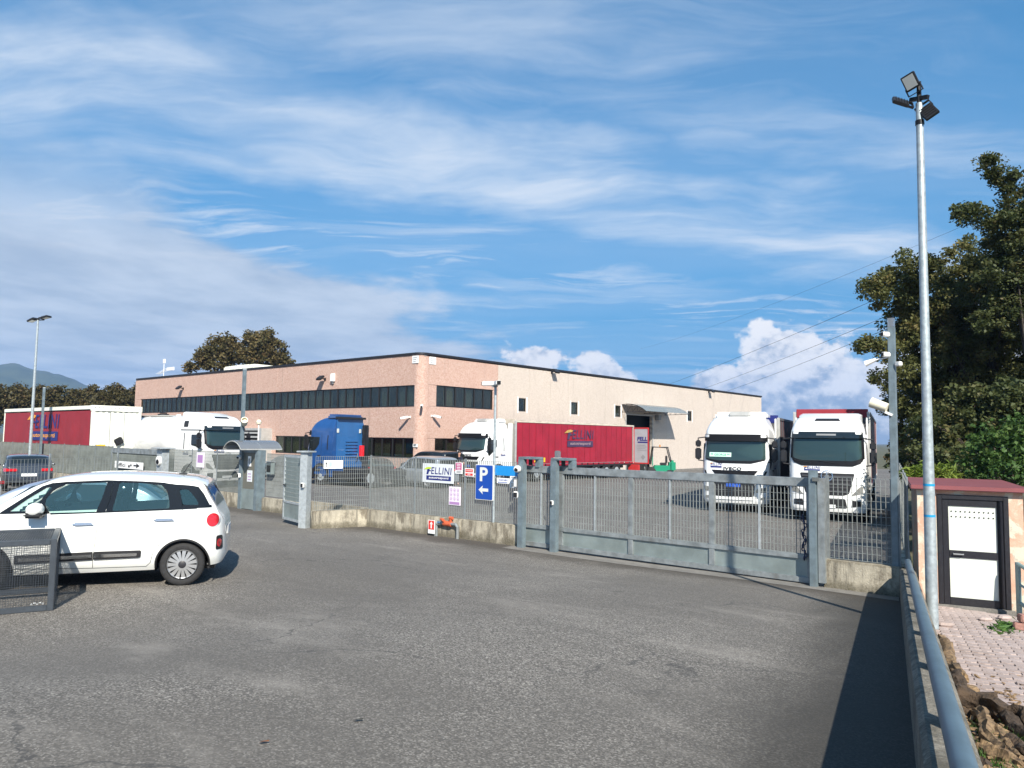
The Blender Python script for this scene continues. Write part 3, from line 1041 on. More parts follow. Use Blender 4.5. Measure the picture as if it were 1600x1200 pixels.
for y in (53.72, 57.3, 60.96):
    mb = MB()
    P = [Vector((XB + o_ + .03, y, z - .03)) for o_, z in prof]
    mb.tube(P, .025, 6)
    mb.tube([(XB, y, 4.95), P[-1]], .025, 6)
    for j in (1, 2, 3, 4):
        mb.tube([P[j], (P[j].x, y, 4.95 + .07 * P[j].x - .07 * XB)], .014, 5)
        mb.tube([P[j], (P[j - 1].x, y, 4.95)], .012, 5)
    mb.build('truss', M['coping'], cn, world=True)
mb = MB()
mb.cbox((XB + .2, 59.45, 4.68), (.36, .5, .42))
mb.build('extractor_box', M['grey_plastic'], bd, bevel=.02, world=True)
mb = MB()
mb.prism(rect(43.95, 82.9, -.5, .02), .003, .05, RF)
mb.build('plinth', M['curb'], bd, world=True)
# louvred vent housing beside the lower windows
mb = MB()
mb.prism(rect(-50.75, -50.35, -.3, 3.12), .0, .9, LF)
mb.prism(rect(-54.3, -50.75, 2.95, 3.12), .0, .9, LF)
mb.prism(rect(-54.3, -54.1, -.3, 2.95), .0, .9, LF)
vb = mb.build('vent_housing', M['alu'], bd, world=True)
mb = MB()
for i in range(6):
    z = 1.2 + i * .3
    mb.prism([(-54.1, z), (-50.75, z), (-50.75, z + .14), (-54.1, z + .14)], .6, .82, LF)
sl_ = mb.build('louvre', M['alu'], vb, world=True)
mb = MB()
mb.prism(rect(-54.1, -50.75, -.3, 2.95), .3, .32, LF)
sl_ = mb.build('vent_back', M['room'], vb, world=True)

def on_wall(name, label, cat, mk, group=None, loc=None):
    t = thing(name, label, cat, loc, 0, group)
    mk(t)
    return t
def floodlight_small(name, label, P, nrm, group, c='black'):
    """wall floodlight on a bracket looking down"""
    n_ = Vector(nrm)
    t = thing(name, label, 'floodlight', P, math.atan2(n_.y, n_.x), group)
    mb = MB()
    m_ = Matrix.Translation((.42, 0, .02)) @ Matrix.Rotation(R(38), 4, 'Y')
    mb.box(-.22, .22, -.26, .26, -.07, .07, m_)
    mb.build('housing', M[c], t, bevel=.03)
    mb = MB()
    mb.box(-.19, .19, -.22, .22, -.082, -.072, m_)
    mb.build('lamp_glass', M['lens'], t)
    mb = MB()
    mb.bar((0, 0, -.05), (.38, 0, 0), .06, .06)
    mb.cbox((.02, 0, -.05), (.04, .18, .18))
    mb.build('bracket', M['black'], t)
    return t
G = 'floodlights on the factory walls'
floodlight_small('wall_floodlight', 'black floodlight on the pink wall above the far left ribbon windows', (-64.7, YB - .01, 6.62), (0, -1, 0), G)
floodlight_small('wall_floodlight', 'black floodlight beside a white box on the pink wall', (-43.9, YB - .01, 6.6), (0, -1, 0), G)
floodlight_small('wall_floodlight', 'black floodlight at the roof edge of the cream wall nearest the pink part', (XB + .01, 44.1, 7.62), (1, 0, 0), G)
floodlight_small('wall_floodlight', 'black floodlight at the roof edge of the cream wall, farther from the pink part', (XB + .01, 69.7, 7.62), (1, 0, 0), G)
t = thing('junction_box', 'small white box mounted on the pink wall right of a floodlight', 'box', (-42.9, YB - .01, 6.62))
mb = MB(); mb.box(-.18, .18, -.2, 0, -.28, .28); mb.build('casing', M['white_plastic'], t, bevel=.03)
mb = MB(); mb.box(-.06, .06, -.12, 0, -.42, -.28); mb.build('cable_gland', M['grey_plastic'], t)
def bullet_camera(label, P, nrm, group='white cameras on the pink corner', side=0.):
    n_ = Vector(nrm)
    t = thing('security_camera', label, 'camera', P, math.atan2(n_.y, n_.x) + side, group)
    mb = MB(); mb.bar((0, 0, 0), (.3, 0, .03), .05, .05); mb.cbox((.015, 0, 0), (.03, .14, .14)); mb.build('arm', M['white_plastic'], t)
    mb = MB()
    m_ = Matrix.Translation((.32, 0, -.02)) @ Matrix.Rotation(R(12), 4, 'Y')
    mb.box(-.16, .34, -.075, .075, -.07, .07, m_)
    mb.build('casing', M['white_plastic'], t, bevel=.02)
    mb = MB(); mb.box(.34, .35, -.06, .06, -.055, .055, m_); mb.build('lens', M['satin_black'], t)
    return t
bullet_camera('white camera low on the pink wall left of the corner column', (-34.95, YB - .01, 3.85), (0, -1, 0), side=-.5)
bullet_camera('white camera low on the pink wall right of the corner column', (XB + .01, 32.0, 3.95), (1, 0, 0), side=.5)
bullet_camera('white camera on the corner column beneath the ribbon windows', (XB - .1, YB + .25, 4.55), (.7, -.7, 0))
for nm, P, rz, lb in (('wall_plaque', (-34.62, YB - .012, 7.4), 0, 'pale square plaque under the roof edge left of the corner column'),
                      ('wall_plaque', (XB + .012, 32.02, 7.38), math.pi / 2, 'pale square plaque under the roof edge right of the corner column'),
                      ('wall_plaque', (-34.45, YB - .012, 2.2), 0, 'small white plaque beside the lower windows at the pink corner')):
    t = thing(nm, lb, 'plaque', P, rz, 'plaques on the pink corner')
    s_ = .55 if P[2] > 5 else .42
    mb = MB(); mb.box(-s_ / 2, s_ / 2, -.025, 0, -s_ * .42, s_ * .42 if P[2] > 5 else s_ * .05); mb.build('plate', M['white_board'], t)
    mb = MB()
    for i in range(3):
        z = -s_ * .3 + i * s_ * (.22 if P[2] > 5 else .1)
        mb.box(-s_ * .36, s_ * (.1 + .08 * i), -.027, -.0255, z, z + .05)
    mb.build('lines', M['grey_plastic'], t)
# roof pieces seen above the coping
t = thing('roof_antenna', 'thin aerial with crossed rods on the left end of the factory roof', 'antenna', (-71.3, YB + 1.2, ZT))
mb = MB(); mb.tube([(0, 0, -.1), (0, 0, 1.6)], .03, 6); mb.build('mast', M['white_plastic'], t)
mb = MB(); mb.tube([(-1.1, 0, .55), (.9, 0, 1.0)], .025, 6)
for i in range(8):
    x = -1.0 + i * .25
    mb.tube([(x, -.3, .57 + (x + 1.1) * .225), (x, .3, .57 + (x + 1.1) * .225)], .012, 5)
mb.build('boom', M['white_plastic'], t)
mb = MB(); mb.cbox((.0, 0, 1.75), (.28, .12, .4)); mb.build('panel_aerial', M['white_plastic'], t)
mb = MB(); mb.cbox((1.35, 0, .95), (1.3, .12, .3)); mb.build('dish_frame', M['white_plastic'], t)
t = thing('roof_skylight', 'pale ribbed skylight hump rising behind the factory roof edge', 'skylight', (-61.2, YB + 4.5, ZT))
mb = MB()
for i in range(5):
    mb.cbox((-2.6 + i * 1.04, 0, .6), (1.0, 2.2, .95 - .04 * abs(i - 2)))
mb.build('dome', M['container_white'], t, bevel=.1)
mb = MB(); mb.cbox((0, 0, .0), (6.4, 2.4, .16)); mb.build('curb', M['alu'], t)

# ------------------------------------------------------------------ parapet and handrail
P0, P1 = Vector((par_x(-5), -5, 0)), Vector((par_x(14.12), 14.12, 0))
pdir = (P1 - P0).normalized()
pang = math.atan2(pdir.y, pdir.x)
PH = .52
t = thing('parapet_wall', 'long low mossy concrete parapet between the forecourt and the paved path', 'wall', (0, 0, 0))
seg, n_ = [], 9
Lp = (P1 - P0).length
for i in range(n_):
    a, b_ = Lp * i / n_, Lp * (i + 1) / n_ - .012
    mb = MB()
    k = 4
    V = []
    for j in range(k + 1):
        q = P0 + pdir * (a + (b_ - a) * j / k)
        z = gz(q.x, q.y)
        nr_ = Vector((pdir.y, -pdir.x, 0))
        for o_, h in ((0, -.25), (0, PH - .03), (.03, PH), (.21, PH), (.24, PH - .03), (.24, -.25)):
            p = q + nr_ * o_
            V.append((p.x, p.y, z + h))
    F = [(j * 6 + i_, j * 6 + (i_ + 1) % 6, (j + 1) * 6 + (i_ + 1) % 6, (j + 1) * 6 + i_) for j in range(k) for i_ in range(6)]
    F += [tuple(range(5, -1, -1)), tuple(k * 6 + i_ for i_ in range(6))]
    mb.add(V, F)
    mb.build('wall_segment', M['parapet'], t, smooth=True, ang=30)
t = thing('handrail', 'blue grey pipe handrail running along the top of the concrete parapet', 'handrail', (0, 0, 0))
nr_ = Vector((pdir.y, -pdir.x, 0))
def rail_pt(s_, h):
    q = P0 + pdir * s_ + nr_ * .12
    return Vector((q.x, q.y, gz(q.x, q.y) + PH + h))
mb = MB()
mb.tube([rail_pt(s_, .155) for s_ in frange(.2, Lp - .45, 40)], .05, 12)
mb.build('pipe', mat('dark_blue_grey_paint', (.085, .13, .165), .5, .1, var=.14, vs=5, dirt=.3, dirtc=(.06, .08, .09), spec=.3), t, smooth=True)
for s_ in frange(.9, Lp - 1.0, 13):
    mb = MB()
    a, b_ = rail_pt(s_, -.0), rail_pt(s_ + .0, .14)
    mb.bar(a, b_, .22, .014, tuple(nr_))
    mb.build('rail_support', M['rail_paint'], t)

# ------------------------------------------------------------------ fences
YF = 14.45
_mesh_cache = {}
def grating(w_, h, pv=.066, ph=.132, depth=.025, mt='mesh'):
    key = (round(w_, 3), round(h, 3), pv, mt)
    if key not in _mesh_cache:
        mb = MB()
        n = max(2, round(w_ / pv))
        for i in range(n + 1):
            x = w_ * i / n
            mb.box(x - .003, x + .003, -depth / 2, depth / 2, 0, h)
        m_ = max(2, round(h / ph))
        for j in range(m_ + 1):
            z = h * j / m_
            d_ = depth / 2 + .001 if j in (0, m_) else .004
            mb.box(.003, w_ - .003, -d_, d_, z - .003, z + .003)
        _mesh_cache[key] = mb.mesh('mesh_panel', M[mt])
    return _mesh_cache[key]
def mesh_fence(label, p, q, z0, h, n, pv=.066, posts=(1, 1), cat='fence', group=None, postw=.06, mt='mesh'):
    p, q = Vector(p), Vector(q)
    dv = q - p
    L_ = dv.length
    t = thing('mesh_fence', label, cat, p, math.atan2(dv.y, dv.x), group)
    w_ = L_ / n
    gm = grating(w_ - postw - .01, h - .03, pv, mt=mt)
    for i in range(n):
        o = link('mesh_panel', gm, t)
        o.location = (i * w_ + postw / 2 + .005, 0, z0 + .02)
    pmh = MB()
    pmh.box(-postw / 2, postw / 2, -.012, .012, z0 - .12, z0 + h + .03)
    pmm = pmh.mesh('fence_post', M['steel'])
    for i in range(n + 1):
        if (i == 0 and not posts[0]) or (i == n and not posts[1]):
            continue
        o = link('fence_post', pmm, t)
        o.location = (i * w_, 0, 0)
    return t
def base_wall(label, p, q, h, n=1, th=.2, z0=-.3, group='low concrete walls under the fences'):
    p, q = Vector(p), Vector(q)
    dv = q - p
    t = thing('base_wall', label, 'wall', p, math.atan2(dv.y, dv.x), group)
    L_ = dv.length
    for i in range(n):
        mb = MB()
        mb.box(L_ * i / n + .004, L_ * (i + 1) / n - .004, -th / 2, th / 2, z0, h)
        mb.build('wall_segment', M['concrete'], t, bevel=.012)
    return t
# front line
CX, CY = -17.85, 14.25
mesh_fence('steel mesh fence with signs between the open pedestrian gate and the sliding gate', (CX, CY + .1, 0), (-12.12, YF + .05, 0), .5, 1.56, 3, .066, (1, 0))
base_wall('stained low concrete wall under the fence with the advertising signs', (CX - .02, CY + .05, 0), (-12.1, YF, 0), .5, 3)
mesh_fence('short steel mesh fence angled out towards the open pedestrian gate', (-18.4, 12.75, 0), (CX, CY + .1, 0), .5, 1.56, 1, .062, (0, 0))
base_wall('short low concrete wall angled out beside the open pedestrian gate', (-18.42, 12.72, 0), (CX - .02, CY + .05, 0), .5, 1)
base_wall('low concrete wall behind the angled mesh fence, inside the yard', (-21.3, 14.62, 0), (CX - .2, CY + .3, 0), .5, 2, .18)
mesh_fence('see-through mesh fence panel right of the sliding gate', (-4.72, YF, 0), (-3.52, YF, 0), .53, 1.5, 1, .083, (1, 1))
base_wall('low concrete wall with dark stains right of the sliding gate', (-4.76, YF - .05, 0), (-3.43, YF - .05, 0), .53, 1)
mesh_fence('short mesh fence with a letter box right of the intercom kiosk', (-23.85, YF + .1, 0), (-21.75, YF + .1, 0), .5, 1.5, 1, .062, (0, 1))
base_wall('broken low concrete wall right of the intercom kiosk', (-23.85, YF + .05, 0), (-21.75, YF + .05, 0), .46, 1)
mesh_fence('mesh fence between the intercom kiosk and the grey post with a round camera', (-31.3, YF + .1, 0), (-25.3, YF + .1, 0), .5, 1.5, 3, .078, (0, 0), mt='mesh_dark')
base_wall('low concrete wall left of the intercom kiosk', (-31.3, YF + .05, 0), (-25.3, YF + .05, 0), .5, 3)
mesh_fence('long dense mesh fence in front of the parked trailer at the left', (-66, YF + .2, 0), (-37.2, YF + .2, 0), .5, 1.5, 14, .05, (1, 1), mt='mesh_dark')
base_wall('long low concrete wall under the dense mesh fence at the left', (-66, YF + .15, 0), (-37.2, YF + .15, 0), .5, 8)
# second sliding gate at the left
t = thing('sliding_gate', 'narrow grey sliding gate with a dark slot, left of the post with the round camera', 'gate', (-37.1, YF + .12, 0))
mb = MB()
for q in ((0, 5.1, 1.72, 1.95), (0, 5.1, .08, .3), (0, .12, .3, 1.72), (4.98, 5.1, .3, 1.72)):
    mb.box(q[0], q[1], -.04, .04, q[2], q[3])
mb.build('gate_frame', M['steel'], t)
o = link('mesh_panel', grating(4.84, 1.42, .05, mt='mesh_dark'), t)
o.location = (.13, 0, .31)
t = thing('mesh_fence', 'thin mesh fence in front of the dark parked hatchback', 'fence', (-25.0, 10.0, .3), math.atan2(-3.8, 1.7))
gm = grating(2.4, 1.58, .11, .2, .007)
for i in range(3):
    o = link('mesh_panel', gm, t)
    o.location = (i * 2.46 + .03, 0, 0)
    mb = MB(); mb.box(-.02, .02, -.02, .02, -.4, 1.72)
    o = mb.build('fence_post', M['steel'], t); o.location = (i * 2.46, 0, 0)
# boundary fence running away from the hut's corner
sx = lambda Y: -3.46 - (Y - 14.4) * .2514
mesh_fence('tall mesh boundary fence running away behind the small hut', (-3.36, 14.42, 0), (sx(34) + .1, 34, 0), .3, 1.75, 10, .066, (1, 1))
base_wall('low concrete wall under the boundary fence running away', (-3.4, 14.55, 0), (sx(34) + .1, 34, 0), .3, 5)

# posts
def box_post(label, P, w_, d_, h, cap=0., group='grey steel gate posts', rz=0., bevel=.008):
    t = thing('gate_post', label, 'post', P, rz, group)
    mb = MB(); mb.box(-w_ / 2, w_ / 2, -d_ / 2, d_ / 2, -.3, h); mb.build('shaft', M['steel_light'] if cap else M['rail_paint'], t, bevel=bevel)
    if cap:
        mb = MB(); mb.cbox((0, 0, h + .02), (w_ + cap, d_ + cap, .045)); mb.build('cap', M['steel_light'], t, bevel=.006)
    return t
box_post('broad grey post with a flat cap carrying the open pedestrian gate', (-18.62, 12.62, 0), .24, .24, 2.16, .16, rz=R(20))
box_post('broad grey post with a flat cap and a round white camera', (-31.62, YF, 0), .5, .3, 2.0, .35)
for X, lb, g_ in ((-11.9, 'grey guide post of the sliding gate beside the blue parking sign', 1), (-10.9, 'second grey guide post in front of the sliding gate', 1)):
    t = box_post(lb, (X, YF - .2, 0), .17, .14, 2.14)
    mb = MB()
    mb.box(-.085, .42, -.06, .3, 2.142, 2.2)
    mb.box(.3, .42, .12, .3, 1.95, 2.14)
    mb.build('guide_arm', M['rail_paint'], t, bevel=.006)
    mb = MB()
    mb.tube([(.16, .12, 2.0), (.16, .12, 2.14)], .05, 10)
    mb.build('guide_roller', M['black'], t, smooth=True)
t = box_post('grey latch post at the right end of the sliding gate', (-4.9, YF - .2, 0), .13, .16, 2.14)
mb = MB(); mb.box(.075, .2, -.02, .1, .1, 2.0); mb.build('latch_channel', M['steel'], t, bevel=.006)
mb = MB(); mb.cbox((.08, -.09, 1.98), (.12, .05, .07)); mb.build('latch_plate', M['chrome'], t)
# sliding gate
t = thing('sliding_gate', 'long grey sliding gate with mesh bays above a row of sheet metal panels', 'gate', (-12.12, YF, 0))
GL = 7.18
mb = MB()
mb.box(0, GL, -.045, .045, 1.82, 1.985)
mb.build('top_rail', M['steel'], t, bevel=.008)
mb = MB(); mb.box(0, GL, -.045, .045, .47, .56); mb.build('middle_rail', M['steel'], t, bevel=.006)
mb = MB(); mb.box(0, GL, -.06, .06, .04, .14); mb.build('bottom_rail', M['steel'], t, bevel=.006)
ST = [.06, 1.28, 3.2, 5.12, GL - .075]
for i, x in enumerate(ST):
    ww = .075 if i == 4 else .06
    mb = MB(); mb.box(x - ww, x + ww, -.043, .043, .562, 1.818); mb.build('stile', M['steel'], t, bevel=.006)
    mb = MB(); mb.box(x - ww, x + ww, -.043, .043, .142, .468); mb.build('stile', M['steel'], t, bevel=.006)
for a, b_ in zip(ST, ST[1:]):
    w_ = b_ - a - .13
    o = link('mesh_panel', grating(w_, 1.25, .072, .132, .025), t)
    o.location = (a + .065, 0, .565)
    mb = MB(); mb.box(a + .062, b_ - .062, -.004, .004, .143, .467); mb.build('sheet_panel', M['gate_sheet'], t)
    mb = MB(); mb.box((a + b_) / 2 - .016, (a + b_) / 2 + .016, -.03, .03, .563, 1.817); mb.build('intermediate_bar', M['steel_light'], t)
t = thing('chain', 'loose dark chain wrapped round the end stile of the sliding gate', 'chain', (-5.12, YF - .06, 0))
mb = MB()
for i in range(15):
    z = .5 + i * .055
    a = Vector((.03 * math.sin(i * 1.3), -.02, z))
    ring = [a + Vector(((.024 * math.cos(u) if i % 2 else 0), (.024 * math.cos(u) if i % 2 == 0 else 0) - .01, .038 * math.sin(u))) for u in frange(0, 2 * math.pi, 9)]
    mb.tube(ring, .011, 5, False)
mb.build('links', mat('navy_plastic_chain', (.02, .03, .08), .5), t, smooth=True)
t = thing('road_light_unit', 'small flashing lamp unit on the second guide post of the sliding gate', 'lamp', (-10.82, YF - .2, 2.2))
mb = MB(); mb.box(-.06, .06, -.06, .06, 0, .17); mb.build('lamp_housing', M['poly_sheet'], t, bevel=.02)
mb = MB(); mb.box(-.07, .07, -.07, .07, -.012, .012); mb.build('lamp_base', M['alu'], t)
def small_device(name, label, cat, P, d_, mt, rz=0., front=None, group=None):
    t = thing(name, label, cat, P, rz, group)
    mb = MB(); mb.box(-d_[0] / 2, d_[0] / 2, -d_[1], 0, -d_[2] / 2, d_[2] / 2); mb.build('casing', M[mt], t, bevel=min(d_) * .2)
    if front:
        mb = MB(); mb.box(-d_[0] * .36, d_[0] * .36, -d_[1] - .006, -d_[1] + .002, -d_[2] * .36, d_[2] * .36); mb.build('front', M[front], t)
    return t
GP = 'photocells and small boxes on the posts'
small_device('photocell', 'white photocell on the pedestrian gate post', 'sensor', (-18.55, 12.5, 1.23), (.1, .08, .14), 'white_plastic', R(20), 'black', GP)
small_device('photocell', 'small photocell on the second guide post of the sliding gate', 'sensor', (-10.9, YF - .27, 1.15), (.07, .06, .11), 'white_plastic', 0, 'black', GP)
small_device('photocell', 'white lockbox low on the first guide post beside the parking sign', 'sensor', (-12.06, YF - .2, 1.27), (.14, .12, .16), 'white_plastic', .3, 'black', GP)
small_device('intercom', 'narrow intercom strip on the first guide post beside the small white notices', 'intercom', (-12.07, YF - .22, 1.55), (.09, .06, .22), 'grey_plastic', .2, 'white_plastic', GP)
def dome_camera(label, P, r_=.1, rz=0.):
    t = thing('dome_camera', label, 'camera', P, rz, 'round white cameras on the posts')
    mb = MB(); mb.lathe([(r_, 0), (r_, .05), (r_ * .92, .09), (r_ * .6, .12), (.001, .125)], 18, Matrix.Rotation(R(90), 4, 'X')); mb.build('casing', M['white_plastic'], t, smooth=True)
    mb = MB(); mb.lathe([(r_ * .55, .1), (r_ * .5, .13), (r_ * .3, .155), (.001, .16)], 14, Matrix.Translation((r_ * .25, 0, -r_ * .15)) @ Matrix.Rotation(R(90), 4, 'X')); mb.build('lens', M['satin_black'], t, smooth=True)
    return t
dome_camera('round white camera on the broad post at the left', (-31.58, YF - .15, 1.5), .2)
dome_camera('round white camera on the first guide post beside the blue board', (-11.96, YF - .28, 1.9), .085)

# pedestrian gate leaf, standing open
a, b_ = Vector((-18.84, 12.66, 0)), Vector((-20.2, 12.96, 0))
dv = b_ - a
t = thing('pedestrian_gate', 'open pedestrian gate leaf of horizontal grey slats', 'gate', a, math.atan2(dv.y, dv.x))
LW = 1.45
mb = MB()
for q in ((0, LW, 1.98, 2.05), (0, LW, .12, .19), (0, LW, .62, .68), (0, .07, .19, 1.98), (LW - .07, LW, .19, 1.98)):
    mb.box(q[0], q[1], -.025, .025, q[2], q[3])
mb.build('gate_frame', M['steel_light'], t)
sl = MB(); sl.box(.072, LW - .072, -.006, .006, 0, .122)
sl.v = [(x, y + (.03 * (z / .122) - .015), z) for x, y, z in sl.v]
slm = sl.mesh('slat', M['slat'])
for i in range(10):
    o = link('slat', slm, t)
    o.location = (0, 0, .7 + i * .128)
mb = MB(); mb.box(.072, LW - .072, -.01, .01, .192, .618); mb.build('sheet_panel', M['gate_sheet'], t)
mb = MB(); mb.bar((LW - .05, .04, 1.15), (LW - .2, .04, 1.15), .03, .03); mb.build('handle', M['black'], t)
mb = MB(); mb.box(-.13, -.02, .03, .09, .2, 2.02); mb.build('hinge_plate', M['white_board'], t)

# intercom kiosk with its little arched roof
t = thing('intercom_kiosk', 'narrow grey steel intercom kiosk with an arched clear roof', 'kiosk', (-24.55, YF - .05, 0))
mb = MB()
mb.box(-.62, -.42, -.16, .16, -.2, 2.1)
mb.box(.42, .62, -.16, .16, -.2, 2.1)
mb.box(-.42, .42, -.14, .14, 2.0, 2.1)
mb.build('frame', M['rail_paint'], t, bevel=.01)
mb = MB(); mb.box(-.42, .42, -.12, -.06, .02, .72); mb.build('lower_panel', M['gate_sheet'], t)
mb = MB(); mb.box(-.42, .42, -.1, -.06, .724, 1.998); mb.build('back_panel', mat('olive_grey_panel', (.12, .12, .1), .5), t)
mb = MB(); mb.box(-.08, .1, -.125, -.1, 1.52, 1.88); mb.build('intercom_plate', M['white_board'], t)
mb = MB(); mb.box(-.04, .06, -.129, -.126, 1.62, 1.8); mb.build('keypad', M['grey_plastic'], t)
mb = MB(); mb.box(-.12, .2, -.112, -.1, .98, 1.38); mb.build('notice', M['pale_board'], t)
mb = MB()
for i in range(3):
    mb.box(-.06, .14, -.1155, -.1125, 1.04 + i * .1, 1.07 + i * .1)
mb.build('notice_lines', M['mauve_print'], t)
arc = [(.66 * math.sin(a), 1.9 + .52 * math.cos(a)) for a in frange(-R(62), R(62), 13)]
mb = MB()
k = len(arc)
V = [(x, z) for x, z in arc]
vs = [(y, -.8 + 1.6 * j, z + .0) for j in (0, 1) for y, z in [(p[0], p[1]) for p in arc]]
vs += [(x, y, z + .02) for x, y, z in vs]
n2_ = 2 * k
F = [(i, i + 1, k + i + 1, k + i) for i in range(k - 1)] + [(n2_ + i, n2_ + k + i, n2_ + k + i + 1, n2_ + i + 1) for i in range(k - 1)]
F += [(0, k, n2_ + k, n2_), (k - 1, n2_ + k - 1, n2_ + 2 * k - 1, 2 * k - 1)]
F += [(i + 1, i, n2_ + i, n2_ + i + 1) for i in range(k - 1)] + [(k + i, k + i + 1, n2_ + k + i + 1, n2_ + k + i) for i in range(k - 1)]
mb.add(vs, F)
mb.build('roof_sheet', M['poly_sheet'], t, smooth=True)
for x in (-.8, 0, .8):
    mb = MB(); mb.tube([(y, x, z - .012) for y, z in arc], .016, 6); mb.build('roof_rib', M['alu'], t, smooth=True)
mb = MB(); mb.box(-.61, -.57, -.8, .8, 2.11, 2.15); mb.box(.57, .61, -.8, .8, 2.11, 2.15); mb.build('gutter', M['alu'], t)
dome_camera('small white camera on the left upright of the intercom kiosk', (-25.05, YF - .23, 1.83), .08)
small_device('photocell', 'white photocell on the left upright of the intercom kiosk', 'sensor', (-25.05, YF - .21, 1.18), (.12, .1, .16), 'white_plastic', 0, 'black', GP)
t = thing('letter_box', 'grey metal letter box hanging on the mesh right of the intercom kiosk', 'letter box', (-23.4, YF + .06, 1.3))
mb = MB(); mb.box(-.17, .17, -.16, -.02, -.02, .4); mb.build('casing', M['gate_sheet'], t, bevel=.01)
mb = MB(); mb.box(-.19, .19, -.19, -.01, .405, .43); mb.build('lid', M['steel'], t)
mb = MB(); mb.box(-.12, .12, -.165, -.158, .06, .3); mb.build('window', M['black_glass'], t)
mb = MB(); mb.box(-.12, .12, -.166, -.16, .33, .35); mb.build('slot', M['satin_black'], t)

# tall square camera posts on the fence line
def tall_post(label, P, h, heads):
    t = thing('camera_post', label, 'post', P, 0, 'tall square posts on the fence line')
    mb = MB(); mb.box(-.055, .055, -.055, .055, -.3, h); mb.build('shaft', M['rail_paint'], t, bevel=.006)
    mb = MB(); mb.box(-.05, .05, -.05, .05, h + .002, h + .16 if heads else h + .06); mb.build('top_cap', M['poly_sheet'] if heads else M['steel_light'], t)
    return t
tall_post('tall square grey post rising beside the intercom kiosk', (-25.36, YF - .02, 0), 5.0, 0)
tall_post('tall square grey post in front of the red trailer at the left', (-46.2, YF, 0), 5.0, 0)
tall_post('tall square grey post with cameras beside the small hut', (-3.57, YF + .02, 0), 4.72, 1)
GC = 'cameras on the tall post by the hut'
for dz, lb in ((4.58, 'upper boxy white camera on the tall post by the hut'), (4.22, 'lower boxy white camera on the tall post by the hut')):
    t = small_device('security_camera', lb, 'camera', (-3.6, YF - .04, dz), (.08, .17, .085), 'white_plastic', R(-25), 'black', GC)
t = small_device('security_camera', 'small white camera on the right side of the tall post by the hut', 'camera', (-3.5, YF - .02, 4.05), (.08, .12, .08), 'white_plastic', R(60), None, GC)
t = thing('small_lamp', 'small lamp on an arm left of the cameras on the tall post', 'lamp', (-3.62, YF, 4.18))
mb = MB(); mb.tube([(0, 0, 0), (-.22, -.03, -.04)], .015, 6); mb.build('arm', M['white_plastic'], t)
mb = MB(); mb.tube([(-.2, -.03, -.03), (-.38, -.05, -.1)], [.03, .055], 10); mb.build('lamp_head', M['white_plastic'], t, smooth=True)
def motion_detector(label, P, rz, s_=1.):
    t = thing('motion_detector', label, 'detector', P, rz, 'cream cylindrical detectors on the tall posts')
    mb = MB()
    mt_ = Matrix.Rotation(R(-68), 4, 'Y')
    mb.lathe([(.001, -.2 * s_), (.115 * s_, -.2 * s_), (.125 * s_, .1 * s_), (.13 * s_, .2 * s_), (.11 * s_, .2 * s_), (.1 * s_, .06 * s_), (.001, .06 * s_)], 18, mt_)
    mb.build('drum', M['cream_plastic'], t, smooth=True)
    mb = MB(); mb.bar((.05, 0, -.1), (.3 * s_, 0, -.18), .05, .04); mb.build('bracket', M['white_plastic'], t)
motion_detector('cream detector drum hanging left of the tall post by the hut', (-3.78, YF - .05, 3.33), 0, 0.72)
motion_detector('cream detector drum on the tall post beside the intercom kiosk', (-25.1, YF - .1, 3.1), R(150), .9)

# the pole of the parking sign with its cameras
t = thing('sign_pole', 'slim grey pole that carries the blue parking sign', 'pole', (-12.99, YF - .02, 0))
mb = MB(); mb.tube([(0, 0, .1), (0, 0, 4.0)], .035, 10); mb.build('shaft', M['steel_pole'], t, smooth=True)
for rz, lb in ((R(200), 'white bullet camera pointing left on top of the parking sign pole'), (R(-35), 'white bullet camera pointing right on top of the parking sign pole')):
    t = thing('security_camera', lb, 'camera', (-12.99, YF - .02, 4.02), rz, 'cameras on the parking sign pole')
    mb = MB(); mb.box(.02, .36, -.06, .06, -.02, .09); mb.build('casing', M['white_plastic'], t, bevel=.015)
    mb = MB(); mb.box(.36, .375, -.05, .05, -.012, .08); mb.build('lens', M['satin_black'], t)
    mb = MB(); mb.box(-.03, .1, -.03, .03, -.06, -.02); mb.build('bracket', M['grey_plastic'], t)
# bulbous lamp pole behind the vent housing
t = thing('sensor_pole', 'short white pole with a round head beside the louvred vent', 'pole', (-37.5, 22.3, gz(-37.5, 22.3)))
mb = MB(); mb.tube([(0, 0, 0), (0, 0, 3.25)], .035, 8); mb.build('shaft', M['white_plastic'], t, smooth=True)
mb = MB(); mb.lathe([(.001, 3.2), (.12, 3.25), (.15, 3.36), (.1, 3.47), (.001, 3.5)], 14); mb.build('head', M['cream_plastic'], t, smooth=True)

# ------------------------------------------------------------------ signs on the fence
def sign(name, label, cat, X0, X1, Z0, Z1, mt, y=YF - .02, th=.02, group='signs on the mesh fence', frame=None):
    t = thing(name, label, cat, ((X0 + X1) / 2, y, Z0), 0, group)
    w_, h = X1 - X0, Z1 - Z0
    mb = MB(); mb.box(-w_ / 2, w_ / 2, -th, 0, 0, h); mb.build('plate', M[mt], t, bevel=.003)
    fn = lambda a, b, o: (a - w_ / 2, -th - o, b)
    return t, fn, w_, h
t, fn, w_, h = sign('company_sign', 'large pale company sign with blue FELLINI lettering', 'sign', -15.66, -14.44, 1.4, 1.92, 'pale_board', th=.03)
company_logo(t, fn, (.06, w_ - .06, .07, h - .09), M['navy_print'], M['navy_print'], M['white_print'], M['lime_print'], .003)
t, fn, w_, h = sign('notice', 'magenta and white notice right of the company sign', 'sign', -14.38, -14.12, 1.68, 1.98, 'white_board')
mb = MB()
